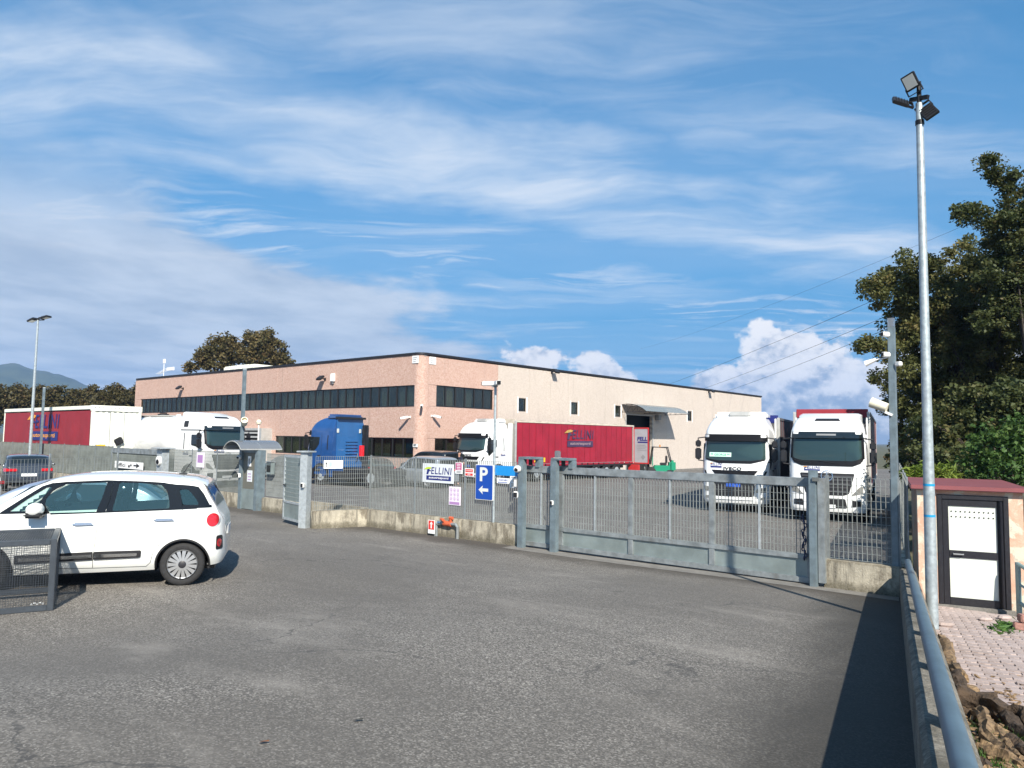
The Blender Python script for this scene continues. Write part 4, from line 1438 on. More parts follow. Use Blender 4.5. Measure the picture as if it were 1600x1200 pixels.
mb.prism(rect(.02, w_ - .02, .1, h - .015), 0, .003, fn); mb.build('print', M['magenta_print'], t)
mb = MB()
for i in range(4):
    mb.prism(rect(.06, w_ - .06, .12 + i * .042, .137 + i * .042), .003, .006, fn)
mb.build('lettering', M['white_print'], t)
mb = MB()
mb.prism(rect(.05, w_ - .05, .03, .04), 0, .003, fn); mb.prism(rect(.05, w_ - .05, .06, .07), 0, .003, fn)
mb.build('lettering', M['dark_print'], t)
t, fn, w_, h = sign('notice', 'red and white warning notice left of the parking sign', 'sign', -14.02, -13.7, 1.63, 1.84, 'white_board')
mb = MB(); mb.prism(rect(.025, w_ - .025, .11, .19), 0, .003, fn); mb.prism(rect(.025, w_ - .025, .02, .08), 0, .003, fn); mb.build('print', M['red_print'], t)
mb = MB(); put_text(mb, 'ATTENZIONE', (.05, w_ - .05, .135, .165), fn, .006, .02); put_text(mb, 'STOP', (.11, w_ - .11, .03, .068), fn, .006, .02); mb.build('lettering', M['white_print'], t)
t, fn, w_, h = sign('notice', 'lilac board with nine round pictograms under the company sign', 'sign', -14.6, -14.17, .84, 1.33, 'lilac_board')
mb = MB()
for r_ in range(3):
    for c_ in range(3):
        cx, cz = w_ * (.2 + .3 * c_), .17 + .115 * r_
        o_, i_ = ellipse(cx, cz, .045, .048), ellipse(cx, cz, .034, .037)
        n0 = len(o_)
        mb.add([fn(a, b, .003) for a, b in o_ + i_], [(k_, (k_ + 1) % n0, n0 + (k_ + 1) % n0, n0 + k_) for k_ in range(n0)])
        mb.prism(ellipse(cx, cz - .005, .016, .02, 8), 0, .003, fn)
mb.prism(rect(.025, w_ - .025, .02, .09), 0, .003, fn)
mb.build('pictograms', M['mauve_print'], t)
t, fn, w_, h = sign('parking_sign', 'tall blue parking sign with a white P and a left arrow', 'sign', -13.58, -12.96, 1.05, 1.96, 'reflect_grey', y=YF - .06, th=.03)
mb = MB(); mb.prism(rounded(rect(.018, w_ - .018, .018, h - .018), .03), 0, .004, fn); mb.build('blue_field', M['blue_sign'], t)
mb = MB(); put_text(mb, 'P', (.16, .44, .48, .84), fn, .007, .028)
ar = [(.12, .26), (.27, .37), (.25, .3), (.46, .3), (.46, .22), (.25, .22), (.27, .15)]
mb.prism(ar, .003, .007, fn); mb.build('lettering', M['reflect_grey'], t)
t, fn, w_, h = sign('board', 'plain bright blue board right of the parking sign', 'board', -12.94, -12.13, 1.7, 1.95, 'cyan_board')
mb = MB()
for x in (.05, w_ - .05):
    for z in (.04, h - .04):
        mb.prism(ellipse(x, z, .012, .012, 8), 0, .008, fn)
mb.build('bolt', M['chrome'], t)
t, fn, w_, h = sign('notice', 'small white notice with a blue arrow under the blue board', 'sign', -12.88, -12.46, 1.5, 1.64, 'white_board')
mb = MB(); mb.prism([(.04, .03), (.08, .05), (.08, .037), (w_ - .06, .037), (w_ - .06, .023), (.08, .023), (.08, .01)], 0, .003, fn); put_text(mb, 'SCARICO MERCI', (.08, w_ - .05, .07, .11), fn, .004, .01); mb.build('lettering', M['blue_sign'], t)
t, fn, w_, h = sign('notice', 'small upright white notice beside the sliding gate post', 'sign', -12.44, -12.2, 1.41, 1.71, 'white_board')
mb = MB(); put_text(mb, 'AVVISO', (.05, w_ - .05, .245, .275), fn, .004, .02); mb.build('lettering', M['dark_print'], t)
mb = MB(); mb.prism([(.09, .17), (.15, .21), (.13, .16)], 0, .003, fn)
for i in range(3):
    mb.prism(rect(.05, w_ - .05, .04 + .03 * i, .048 + .03 * i), 0, .003, fn)
mb.build('print', M['tan_print'], t)
# arrow sign on the angled fence
dv = Vector((CX, CY + .1, 0)) - Vector((-18.4, 12.75, 0))
t = thing('direction_sign', 'small white sign with an up arrow on the angled mesh fence', 'sign', Vector((-18.4, 12.75, 1.7)) + dv.normalized() * .25 + Vector((.03, -.01, 0)), math.atan2(dv.y, dv.x), 'signs on the mesh fence')
fn = lambda a, b, o: (a, -.03 - o, b)
mb = MB(); mb.box(0, .56, -.03, -.012, 0, .235); mb.build('plate', M['white_board'], t)
mb = MB(); mb.prism([(.075, .19), (.035, .13), (.065, .14), (.065, .04), (.085, .04), (.085, .14), (.115, .13)], 0, .004, fn); mb.build('arrow', M['dark_print'], t)
mb = MB(); mb.prism(rect(.15, .24, .05, .19), 0, .003, fn); put_text(mb, 'uffici', (.27, .5, .08, .16), fn, .003, .0); mb.build('print', mat('pale_blue_print', (.35, .5, .58), .5), t)
# uffici sign on the left gate
t, fn, w_, h = sign('direction_sign', 'white sign with uffici lettering and a right arrow on the left gate', 'sign', -36.3, -33.4, 1.05, 1.36, 'white_board', y=YF - .02, th=.03)
h = .31
mb = MB(); put_text(mb, 'uffici', (.25, 1.15, .07, .24), fn, .006, .01); mb.build('lettering', M['dark_print'], t)
mb = MB(); mb.prism([(2.0, .13), (2.0, .19), (2.3, .19), (2.25, .27), (2.62, .16), (2.25, .05), (2.3, .13)], 0, .006, fn)
mb.prism(rect(1.45, 1.62, .06, .16), 0, .006, fn); mb.prism(rect(1.66, 1.8, .12, .2), 0, .006, fn); mb.build('arrow', M['dark_print'], t)
t = thing('notice', 'pale lilac notice hanging on the mesh left of the intercom kiosk', 'sign', (-28.6, YF + .05, 1.42), 0, 'signs on the mesh fence')
mb = MB(); mb.box(-.2, .4, -.02, 0, -.08, .5); mb.build('plate', M['lilac_board'], t)
mb = MB(); mb.box(-.1, .3, -.024, -.021, .1, .4); mb.build('print', M['mauve_print'], t)
# hydrant outlet
t = thing('hydrant_valve', 'orange red fire hydrant valve on grey pipes above the low wall', 'hydrant', (-14.45, YF - .22, 0))
mb = MB(); mb.tube([(-.42, 0, -.05), (-.42, 0, .3), (-.36, 0, .36), (.32, 0, .36), (.38, 0, .3), (.38, 0, -.05)], .045, 10); mb.build('pipe', M['steel'], t, smooth=True)
mb = MB(); mb.tube([(-.13, 0, .36), (.15, 0, .36)], .07, 12); mb.tube([(-.05, 0, .36), (-.1, -.1, .47)], .042, 10); mb.tube([(.1, 0, .36), (.13, 0, .5)], .036, 10); mb.tube([(.08, 0, .52), (.19, 0, .52)], .042, 10); mb.tube([(-.17, -.08, .47), (-.05, -.12, .47)], .036, 10)
mb.build('valve', M['hydrant_red'], t, smooth=True)
mb = MB(); mb.tube([(-.36, 0, .36), (-.22, 0, .36)], .062, 10); mb.build('coupling', M['chrome'], t, smooth=True)
t = thing('hydrant_sign', 'small red and white hydrant sign in front of the low wall', 'sign', (-14.97, YF - .3, 0))
mb = MB(); mb.box(-.13, .13, -.012, 0, .06, .42); mb.build('plate', M['white_board'], t)
fn = lambda a, b, o: (a, -.013 - o, b)
mb = MB(); mb.prism(rect(-.11, .11, .17, .405), 0, .003, fn); mb.build('red_field', M['red_print'], t)
mb = MB(); mb.prism([(0, .38), (-.06, .31), (-.02, .31), (-.02, .2), (.02, .2), (.02, .31), (.06, .31)], .003, .006, fn); mb.build('arrow', M['white_print'], t)
mb = MB(); mb.box(.1, .13, -.0, .02, -.1, .42); mb.build('stake', M['steel'], t)

# ------------------------------------------------------------------ lamp poles
def head(t, P, rz, tilt, roll=0., m_=None):
    m_ = (m_ @ Matrix.Scale(.54, 4)) if m_ else Matrix.Translation(P) @ Matrix.Rotation(rz, 4, 'Z') @ Matrix.Rotation(tilt, 4, 'Y') @ Matrix.Rotation(roll, 4, 'X')
    h = MB(); h.box(.02, .42, -.17, .17, -.045, .045, m_)
    for i in range(5):
        h.box(.06 + i * .07, .085 + i * .07, -.15, .15, .045, .075, m_)
    o = h.build('floodlight', M['black'], t, bevel=.008)
    g_ = MB(); g_.box(.06, .38, -.135, .135, -.052, -.0455, m_); g_.build('lamp_glass', M['lens'], o)
    b = MB(); b.box(-.08, .1, -.19, -.175, -.03, .03, m_); b.box(-.08, .1, .175, .19, -.03, .03, m_); b.box(-.1, -.08, -.19, .19, -.03, .03, m_); b.build('yoke', M['black'], o)
def head_n(t, P, nrm, axis):
    z = -Vector(nrm).normalized()
    x = (Vector(axis) - z * Vector(axis).dot(z)).normalized()
    y = z.cross(x)
    m_ = Matrix(((x.x, y.x, z.x, P[0]), (x.y, y.y, z.y, P[1]), (x.z, y.z, z.z, P[2]), (0, 0, 0, 1))) @ Matrix.Translation((.1, 0, 0))
    head(t, None, 0, 0, m_=m_)
pp = on_ground(1457, 981, path_z)
t = thing('lamp_pole', 'tall galvanised lamp pole standing beside the parapet and the hut', 'lamp pole', (pp.x, pp.y, pp.z), 0, 'tall poles with floodlights')
hp_ = 6.98
mb = MB(); mb.tube([(0, 0, -.2), (0, 0, 1.7), (0, 0, 3.2), (0, 0, hp_)], [.075, .069, .058, .046], 16); mb.build('shaft', M['steel_pole'], t, smooth=True)
for z in (1.42, 1.82):
    mb = MB(); mb.tube([(0, 0, z), (0, 0, z + .03)], .0705, 16, False); mb.build('blue_band', M['blue_tape'], t, smooth=True)
mb = MB(); mb.tube([(0, 0, hp_ - .3), (0, 0, hp_ - .24)], .056, 14); mb.build('collar', M['satin_black'], t, smooth=True); mb = MB(); mb.tube([(0, 0, hp_), (0, 0, hp_ + .3)], .03, 8); mb.bar((-.12, .05, hp_ + .1), (.12, -.05, hp_ + .04), .05, .05); mb.build('bracket', M['satin_black'], t)
rtw, fww = Vector((rt.x, rt.y, 0)).normalized(), Vector((fw.x, fw.y, 0)).normalized()
head_n(t, Vector((0, 0, hp_ + .1)) - rtw * .02, -rtw * .72 - fww * .6 - Vector((0, 0, .42)), -rtw * .4 + Vector((0, 0, 1)))
head_n(t, Vector((0, 0, hp_ - .05)) - rtw * .04, -rtw * .2 + fww * .75 - Vector((0, 0, .75)), -rtw * .9 + Vector((0, 0, .45)))
head_n(t, Vector((0, 0, hp_ + .02)) + rtw * .02 + fww * .03, rtw * .6 + fww * .7 - Vector((0, 0, .3)), rtw * .55 - Vector((0, 0, .8)))
q = at_depth(48, 690, 40)
t = thing('lamp_pole', 'distant lamp pole with two floodlights in front of the red trailer', 'lamp pole', (q.x, q.y, 0), 0, 'tall poles with floodlights')
top_ = at_depth(61.5, 498, 40)
hl = top_.z
mb = MB(); mb.tube([(0, 0, 0), (0, 0, 4), (0, 0, hl)], [.09, .075, .05], 10); mb.build('shaft', M['steel_pole'], t, smooth=True)
mb = MB(); mb.bar((-.3, -.2, hl), (.3, .2, hl), .05, .05); mb.build('bracket', M['satin_black'], t)
head(t, (-.16, -.1, hl + .06), R(200), R(18)); head(t, (.2, .15, hl + .1), R(30), R(-12))

# ------------------------------------------------------------------ hut
hl_, hr_ = on_ground(1437, 943, path_z), on_ground(1597, 957, path_z)
HA = R(14.5)
t = thing('hut', 'small pink rendered hut with a black and white door and a wine red roof', 'hut', (hl_.x, hl_.y, hl_.z), HA)
HW, HD, HH = (hr_ - hl_).length, 3.0, 1.86
mb = MB()
dx0, dx1, dzt = .28, 1.27, 1.79
mb.box(0, dx0, 0, .18, -.2, HH); mb.box(dx1, HW, 0, .18, -.2, HH); mb.box(dx0, dx1, 0, .18, dzt, HH)
mb.box(0, .18, .18, HD, -.2, HH); mb.box(HW - .18, HW, .18, HD, -.2, HH); mb.box(.18, HW - .18, HD - .18, HD, -.2, HH)
mb.build('wall', M['hut_wall'], t)
mb = MB(); mb.box(-.1, HW + .1, -.12, HD + .1, HH + .002, HH + .075)
mb.build('roof', M['hut_roof'], t, bevel=.012)
mb = MB(); mb.box(dx0 - .05, dx1 + .05, -.06, .2, -.1, .03); mb.build('threshold', M['curb'], t, bevel=.01)
mb = MB()
fx0, fx1, fz0, fz1 = dx0 + .002, dx1 - .002, .032, dzt - .002
for q in ((fx0, fx0 + .07, fz0, fz1), (fx1 - .07, fx1, fz0, fz1), (fx0 + .07, fx1 - .07, fz1 - .07, fz1)):
    mb.box(q[0], q[1], -.02, .1, q[2], q[3])
D = mb.build('door', M['door_black'], t, bevel=.006)
lf = MB()
lx0, lx1, lz0, lz1 = fx0 + .074, fx1 - .074, fz0, fz1 - .074
for q in ((lx0, lx0 + .085, lz0, lz1), (lx1 - .085, lx1, lz0, lz1), (lx0 + .085, lx1 - .085, lz1 - .1, lz1), (lx0 + .085, lx1 - .085, lz0, lz0 + .12), (lx0 + .085, lx1 - .085, .79, .9)):
    lf.box(q[0], q[1], .0, .05, q[2], q[3])
lf.build('door_rails', M['door_black'], D, bevel=.004)
mb = MB(); mb.box(lx0 + .085, lx1 - .085, .022, .03, .9, lz1 - .1); mb.build('door_panel', M['door_white'], D)
mb = MB(); mb.box(lx0 + .085, lx1 - .085, .022, .03, lz0 + .12, .79); mb.build('door_panel', M['door_white'], D)
mb = MB()
for r_ in range(2):
    for c_ in range(10):
        mb.prism(ellipse(lx0 + .13 + (lx1 - lx0 - .26) * c_ / 9, lz1 - .19 - .085 * r_, .011, .011, 8), .014, .0215, lambda a, b, o_: (a, o_, b))
mb.build('vent_holes', M['satin_black'], D)
mb = MB(); mb.tube([(lx0 + .14, 0, .845), (lx0 + .14, -.045, .845), (lx0 + .28, -.045, .845), (lx0 + .28, 0, .845)], .011, 8); mb.build('handle', M['grey_plastic'], D, smooth=True)
# railing right of the hut
rp = on_ground(1593, 964, path_z)
t = thing('stair_railing', 'grey green tubular railing at the right corner of the hut', 'railing', (rp.x, rp.y, rp.z), R(-42))
mb = MB(); mb.box(-.035, .035, -.02, .02, -.1, .82); mb.build('railing_post', M['green_rail'], t)
for z, r_ in ((.8, .03), (.5, .018), (.22, .03)):
    mb = MB(); mb.tube([(0, 0, z), (1.5, 0, z - .5)], r_, 8); mb.build('rail', M['green_rail'], t, smooth=True)
mb = MB(); mb.box(1.46, 1.53, -.02, .02, -.6, .34); mb.build('railing_post', M['green_rail'], t)

# ------------------------------------------------------------------ cars
def pchip(xs, ys):
    xs, ys = np.array(xs, float), np.array(ys, float)
    h, dl = np.diff(xs), np.diff(ys) / np.diff(xs)
    m_ = np.zeros(len(xs))
    for i in range(1, len(xs) - 1):
        if dl[i - 1] * dl[i] > 0:
            w1, w2 = 2 * h[i] + h[i - 1], h[i] + 2 * h[i - 1]
            m_[i] = (w1 + w2) / (w1 / dl[i - 1] + w2 / dl[i])
    m_[0], m_[-1] = dl[0], dl[-1]
    def f(x):
        x = min(max(x, xs[0]), xs[-1])
        i = min(int(np.searchsorted(xs, x, 'right')) - 1, len(xs) - 2)
        t = (x - xs[i]) / h[i]
        return float((2 * t**3 - 3 * t**2 + 1) * ys[i] + (t**3 - 2 * t**2 + t) * h[i] * m_[i] + (-2 * t**3 + 3 * t**2) * ys[i + 1] + (t**3 - t**2) * h[i] * m_[i + 1])
    return f

class Body:
    """car body: x forward from the rear axle, y left, z up"""
    def __init__(s, top, belt, bot, wid, tum=.26, wb=2.6, rw=.32, shoulder=.8, pw=2.6, tail=1.):
        k_ = lambda q: [(x * tail if x < 0 else x, y) for x, y in q]
        top, belt, bot, wid = k_(top), k_(belt), k_(bot), k_(wid)
        s.tail = tail
        s.top, s.belt, s.bot, s.wid = (pchip(*zip(*q)) for q in (top, belt, bot, wid))
        s.x0, s.x1 = top[0][0], top[-1][0]
        s.tum, s.wb, s.rw, s.sh, s.pw = tum, wb, rw, shoulder, pw
    def zs(s, x):
        b, t = s.belt(x), s.top(x)
        return b + s.sh * (t - b)
    def Y(s, x, z):
        W, b, t, bo = s.wid(x), s.belt(x), s.top(x), s.bot(x)
        if z <= b:
            u = (z - bo) / max(.01, b - bo)
            k = 1 - .13 * max(0, .32 - u) / .32 * max(0, .32 - u) / .32 - .035 * max(0, u - .55) / .45 * max(0, u - .55) / .45
            return W * k
        Wb = W * .965
        z_s = s.zs(x)
        if z <= z_s:
            return Wb - s.tum * (z - b)
        Ws = Wb - s.tum * (z_s - b)
        v = min(1., (z - z_s) / max(1e-4, t - z_s))
        return Ws * (1 - v ** s.pw) ** (1 / s.pw)
    def roof(s, x, k):
        """point of the roof arc, k in -1..1 across"""
        z_s, t = s.zs(x), s.top(x)
        Ws = s.wid(x) * .965 - s.tum * (z_s - s.belt(x))
        return Ws * k, z_s + (t - z_s) * (1 - abs(k) ** s.pw) ** (1 / s.pw)
    def ring(s, x, nl=15, ng=10, nr=9):
        b, t, bo, z_s = s.belt(x), s.top(x), s.bot(x), s.zs(x)
        P = [(0., bo), (s.Y(x, bo) * .8, bo)]
        for i in range(nl + 1):
            z = bo + (b - bo) * i / nl
            P.append((s.Y(x, z), z + .001))
        for i in range(1, ng + 1):
            z = b + (z_s - b) * i / ng
            P.append((s.Y(x, z), z))
        Ws = P[-1][0]
        for i in range(1, nr + 1):
            a = math.pi / 2 * i / nr
            P.append((Ws * math.cos(a) ** (2 / s.pw), z_s + (t - z_s) * math.sin(a) ** (2 / s.pw)))
        return P
    def build(s, parent, mt, cut=None, n=110, name='body'):
        xs_ = [s.x0 + (s.x1 - s.x0) * (.5 - .5 * math.cos(math.pi * i / n)) * .35 + (s.x1 - s.x0) * i / n * .65 for i in range(n + 1)]
        rings = [s.ring(x) for x in xs_]
        k = len(rings[0])
        bm = bmesh.new()
        full = 2 * k - 2
        vs = []
        for x, rg in zip(xs_, rings):
            row = [bm.verts.new((x, y, z)) for y, z in rg]
            row += [bm.verts.new((x, -y, z)) for y, z in rg[k - 2:0:-1]]
            vs.append(row)
        for i in range(n):
            for j in range(full):
                j2 = (j + 1) % full
                bm.faces.new((vs[i][j], vs[i + 1][j], vs[i + 1][j2], vs[i][j2]))
        bm.faces.new(vs[0])
        bm.faces.new(vs[-1][::-1])
        rad = s.rw + .065
        for cx in (0, s.wb):
            rem = [f for f in bm.faces if (lambda c: (c.x - cx) ** 2 + (c.z - s.rw) ** 2 < rad * rad and abs(c.y) > .45)(f.calc_center_median())]
            bmesh.ops.delete(bm, geom=rem, context='FACES')
            for e in [e for e in bm.edges if len(e.link_faces) == 1]:
                for v in e.verts:
                    ddx, ddz = v.co.x - cx, v.co.z - s.rw
                    r_ = math.hypot(ddx, ddz)
                    if abs(r_ - rad) < .075 and abs(v.co.y) > .4:
                        q = rad / r_
                        v.co.x, v.co.z = cx + ddx * q, s.rw + ddz * q
        if cut:
            rem = [f for f in bm.faces if cut(f.calc_center_median())]
            bmesh.ops.delete(bm, geom=rem, context='FACES')
        bmesh.ops.recalc_face_normals(bm, faces=bm.faces[:])
        me = bpy.data.meshes.new(name)
        bm.to_mesh(me)
        bm.free()
        me.materials.append(mt)
        me.polygons.foreach_set('use_smooth', [True] * len(me.polygons))
        me.set_sharp_from_angle(angle=R(42))
        o = link(name, me, parent)
        # wheel wells
        mb = MB()
        for cx in (0, s.wb):
            for sg in (1, -1):
                n_ = 20
                V = []
                for yy_ in (s.wid(cx) * .975, .42):
                    for i in range(n_ + 1):
                        a = -.25 + (math.pi + .5) * i / n_
                        V.append((cx + rad * math.cos(a), sg * yy_, s.rw + rad * math.sin(a)))
                mb.add(V, [(i, i + 1, n_ + 2 + i, n_ + 1 + i) for i in range(n_)] + [tuple(range(n_ + 1, 2 * n_ + 2))])
        mb.box(s.x0 + .15, s.x1 - .15, -.55, .55, s.bot(1) - .03, s.bot(1) + .08)
        mb.build('underbody', M['black'], o)
        return o
    def side(s, sg):
        k_ = s.tail
        return lambda x, z, o: (x * k_ if x < 0 else x, sg * (s.Y(x * k_ if x < 0 else x, z) + o), z)
    def arch_trim(s, mb, cx, sg, r0_, r1_, mtoff=.006):
        n_ = 26
        V = []
        for i in range(n_ + 1):
            a = -.12 + (math.pi + .24) * i / n_
            for r_ in (r0_, r1_):
                x, z = cx + r_ * math.cos(a), s.rw + r_ * math.sin(a)
                z = max(z, s.bot(x))
                V.append((x, sg * (s.Y(min(max(x, s.x0), s.x1), z) + mtoff), z))
        mb.add(V, [(2 * i, 2 * i + 1, 2 * i + 3, 2 * i + 2) for i in range(n_)])

def wheel(parent, P, sg, r_, rim_r, wdt=.2, spokes=15, rim='alloy', detail=True):
    """sg +1: outer face towards +y"""
    m_ = Matrix.Translation(P) @ Matrix.Rotation(R(-90 * sg), 4, 'X')      # +z of the lathe = outwards
    mb = MB()
    mb.lathe([(rim_r, -wdt * .9), (r_ * .93, -wdt * .95), (r_, -wdt * .8), (r_, -wdt * .15), (r_ * .965, -.012), (r_ * .86, .0), (rim_r * 1.02, -.012), (rim_r, -.04)], 36, m_, True)
    wh = mb.build('wheel', M['rubber'], parent, smooth=True, ang=50)
    mb = MB()
    mb.lathe([(rim_r * .99, -wdt * .8), (rim_r * .99, -.02), (rim_r * .94, -.006), (rim_r * .9, -.02), (rim_r * .88, -wdt * .7)], 36, m_, True)
    if detail:
        for i in range(spokes):
            a = 2 * math.pi * i / spokes
            c_, s_ = math.cos(a), math.sin(a)
            w0, w1 = rim_r * .06, rim_r * .13
            V = []
            for rr_, ww, zz_ in ((rim_r * .2, w0, -.012), (rim_r * .93, w1, -.022)):
                for sgn in (-1, 1):
                    for dz in (0, -.025):
                        V.append((rr_ * c_ - sgn * ww * s_, rr_ * s_ + sgn * ww * c_, zz_ + dz))
            mb.add(V, [(0, 2, 6, 4), (1, 5, 7, 3), (0, 4, 5, 1), (2, 3, 7, 6), (0, 1, 3, 2), (4, 6, 7, 5)], m_)
    mb.build('rim', M[rim], wh, smooth=True, ang=40)
    mb = MB()
    mb.lathe([(.001, -.1), (rim_r * .88, -.1), (rim_r * .88, -.09), (.001, -.09)], 24, m_)
    mb.build('brake_disc', M['black'], wh)
    mb = MB()
    mb.lathe([(rim_r * .25, -.03), (rim_r * .25, -.008), (rim_r * .2, -.002), (.001, -.001)], 18, m_)
    mb.build('hub_cap', M['dark_print'], wh, smooth=True)
    return wh

def car_frame(Pr, heading, level=True):
    """matrix with origin under the rear axle"""
    return Matrix.Translation(Pr) @ Matrix.Rotation(heading, 4, 'Z')

# ---- the white people carrier in the foreground
hd_ = R(237)
cg = on_ground(283, 915.5)
fwd, lft = Vector((math.cos(hd_), math.sin(hd_), 0)), Vector((-math.sin(hd_), math.cos(hd_), 0))
org = cg - lft * .855
org.z = cg.z
mpv = thing('parked_car', 'white five door people carrier parked in the foreground beside the mesh cage', 'car', M=car_frame(org, hd_), group=None)
B1 = Body(
    top=[(-.665, .62), (-.64, .9), (-.6, 1.0), (-.54, 1.09), (-.5, 1.17), (-.42, 1.3), (-.34, 1.43), (-.29, 1.53), (-.22, 1.565), (-.05, 1.6), (.36, 1.645), (.98, 1.672), (1.4, 1.662), (1.75, 1.62), (2.0, 1.53), (2.3, 1.34), (2.62, 1.13), (2.8, 1.06), (3.1, 1.0), (3.3, .92), (3.42, .78), (3.48, .55)],
    belt=[(-.665, .55), (-.64, .82), (-.56, 1.0), (-.48, 1.13), (-.3, 1.155), (.34, 1.13), (1.6, 1.09), (2.45, 1.07), (2.8, 1.0), (3.1, .9), (3.3, .82), (3.42, .7), (3.48, .5)],
    bot=[(-.665, .38), (-.6, .3), (-.33, .27), (.4, .24), (2.2, .22), (3.0, .22), (3.4, .24), (3.48, .3)],
    wid=[(-.665, .5), (-.62, .67), (-.54, .785), (-.4, .85), (-.15, .878), (.3, .89), (1.3, .892), (2.4, .888), (2.8, .87), (3.1, .82), (3.3, .72), (3.42, .58), (3.48, .42)],
    tum=.24, wb=2.612, rw=.316, shoulder=.84, tail=.87)
def dlo(c, mg=0.):
    """daylight opening of the side glass"""
    xb, xt = (2.36, 1.86), None
    z0, z1 = 1.115 + mg + (.3 - min(.3, max(-.3, c.x))) * .1 * (c.x < .3), B1.zs(c.x * (.87 if c.x < 0 else 1)) - .02 - mg
    if not (z0 < c.z < z1 and -.3 < c.x < 2.3 and abs(c.y) > .5):
        return False
    if c.x > 1.74 and c.z > 1.52 - (c.x - 1.74) * .78 - mg:
        return False
    if c.x < -.02 and c.x < -.32 + (c.z - 1.155) * .62 + mg:
        return False
    return True
def cut1(c):
    c = Vector(c)
    if -.5 * .87 < c.x < -.33 * .87 and c.z > B1.zs(c.x) and abs(c.y) < B1.roof(c.x, .8)[0]:
        return True
    zsh = B1.zs(c.x)
    if c.x < 0:
        c.x /= .87
    if dlo(c, .015):
        return True
    # windscreen and rear glass openings
    if 1.9 < c.x < 2.55 and c.z > B1.zs(c.x) + .0 and abs(c.y) < B1.roof(c.x, .86)[0]:
        return True
    return False
bo_ = B1.build(mpv, M['white_paint'], cut1, n=150)
for sg in (1, -1):
    fn = B1.side(sg)
    def add(name, poly, mt, th=.006, par=mpv, step=.09, under=-.004, rd=0.):
        mb = MB()
        if rd:
            poly = rounded(poly, rd)
        mb.patch(poly, fn, step, th, under)
        return mb.build(name, M[mt], par, smooth=True, ang=50)
    fw_ = [(1.79, 1.105), (1.855, 1.19), (1.87, 1.3), (1.78, 1.42), (1.62, 1.515), (1.09, 1.54), (1.14, 1.3), (1.2, 1.115)]
    rw_ = [(.985, 1.125), (.955, 1.3), (.92, 1.535), (.6, 1.525), (.345, 1.49), (.26, 1.4), (.22, 1.27), (.21, 1.155)]
    q3 = [(.03, 1.205), (.06, 1.33), (.09, 1.425), (-.03, 1.435), (-.11, 1.36), (-.19, 1.27), (-.225, 1.2)]
    ql = [(2.3, 1.135), (2.06, 1.14), (1.97, 1.2), (1.93, 1.3), (1.8, 1.48), (1.88, 1.455), (2.1, 1.3)]
    for nm, pl in (('side_window', fw_), ('side_window', rw_), ('quarter_window', q3), ('quarter_window', ql)):
        add(nm, rounded(pl, .03, 3), 'car_glass', .008, under=.002)
    # black bands between the panes, each drawn as its own strip
    tr = MB()
    for pl in ([(1.2, 1.105), (1.14, 1.3), (1.085, 1.548), (1.005, 1.548), (1.03, 1.3), (1.08, 1.105)],
               [(1.075, 1.105), (1.025, 1.3), (1.0, 1.548), (.915, 1.545), (.95, 1.3), (.98, 1.11)],
               [(.21, 1.14), (.22, 1.27), (.262, 1.41), (.345, 1.495), (.3, 1.53), (.1, 1.5), (.09, 1.43), (.055, 1.3), (.03, 1.15)],
               [(.03, 1.15), (.035, 1.205), (-.225, 1.2), (-.3, 1.21), (-.43, 1.2), (-.44, 1.158)],
               [(-.2, 1.24), (-.11, 1.36), (-.03, 1.435), (.09, 1.43), (.1, 1.505), (-.09, 1.49), (-.2, 1.47), (-.3, 1.36), (-.4, 1.2), (-.22, 1.2)],
               [(1.79, 1.1), (1.86, 1.19), (1.875, 1.3), (1.785, 1.425), (1.62, 1.52), (1.62, 1.55), (1.82, 1.51), (1.925, 1.3), (1.97, 1.19), (2.06, 1.135), (2.06, 1.1)],
               [(2.06, 1.105), (2.06, 1.14), (2.3, 1.137), (2.1, 1.305), (1.88, 1.46), (1.8, 1.485), (1.8, 1.535), (1.93, 1.49), (2.15, 1.33), (2.42, 1.125), (2.44, 1.1)],
               [(1.8, 1.515), (1.62, 1.515), (1.09, 1.54), (.6, 1.525), (.3, 1.49), (.3, 1.535), (.6, 1.555), (1.09, 1.572), (1.62, 1.55), (1.82, 1.53)],
               [(1.79, 1.085), (1.2, 1.1), (.2, 1.13), (-.2, 1.145), (-.2, 1.17), (.2, 1.158), (1.0, 1.13), (1.2, 1.117), (1.79, 1.108)]):
        tr.patch(pl, fn, .09, .005, -.01)
    tr.build('window_trim', M['gloss_black'], mpv, smooth=True, ang=50)
    cl = MB()
    cl.patch(rounded([(.57, .445), (.56, .55), (1.2, .545), (1.2, .43)], .03), fn, .1, .022)
    cl.patch([(1.208, .43), (1.208, .545), (2.2, .515), (2.2, .395)], fn, .1, .022)
    c0 = cl.build('side_moulding', M['black'], mpv, smooth=True, ang=40)
    cl = MB()
    cl.patch(rounded([(.62, .468), (.615, .51), (1.19, .505), (1.19, .46)], .015), fn, .1, .027)
    cl.patch([(1.215, .46), (1.215, .505), (2.15, .48), (2.15, .432)], fn, .1, .027)
    cl.build('moulding_strip', M['chrome'], c0, smooth=True)
    sm = MB()
    def seam(pts, w_=.006):
        for (a, b), (c, d_) in zip(pts, pts[1:]):
            l_ = math.hypot(c - a, d_ - b)
            nx_, nz_ = -(d_ - b) / l_ * w_ / 2, (c - a) / l_ * w_ / 2
            sm.patch([(a + nx_, b + nz_), (c + nx_, d_ + nz_), (c - nx_, d_ - nz_), (a - nx_, b - nz_)], fn, .12, .0025, 0)
    seam([(1.2, 1.09), (1.165, .92), (1.19, .6), (1.21, .31)])
    seam([(.03, 1.14), (.035, .93), (.09, .78), (.3, .66), (.4, .52), (.44, .36), (.5, .3)])
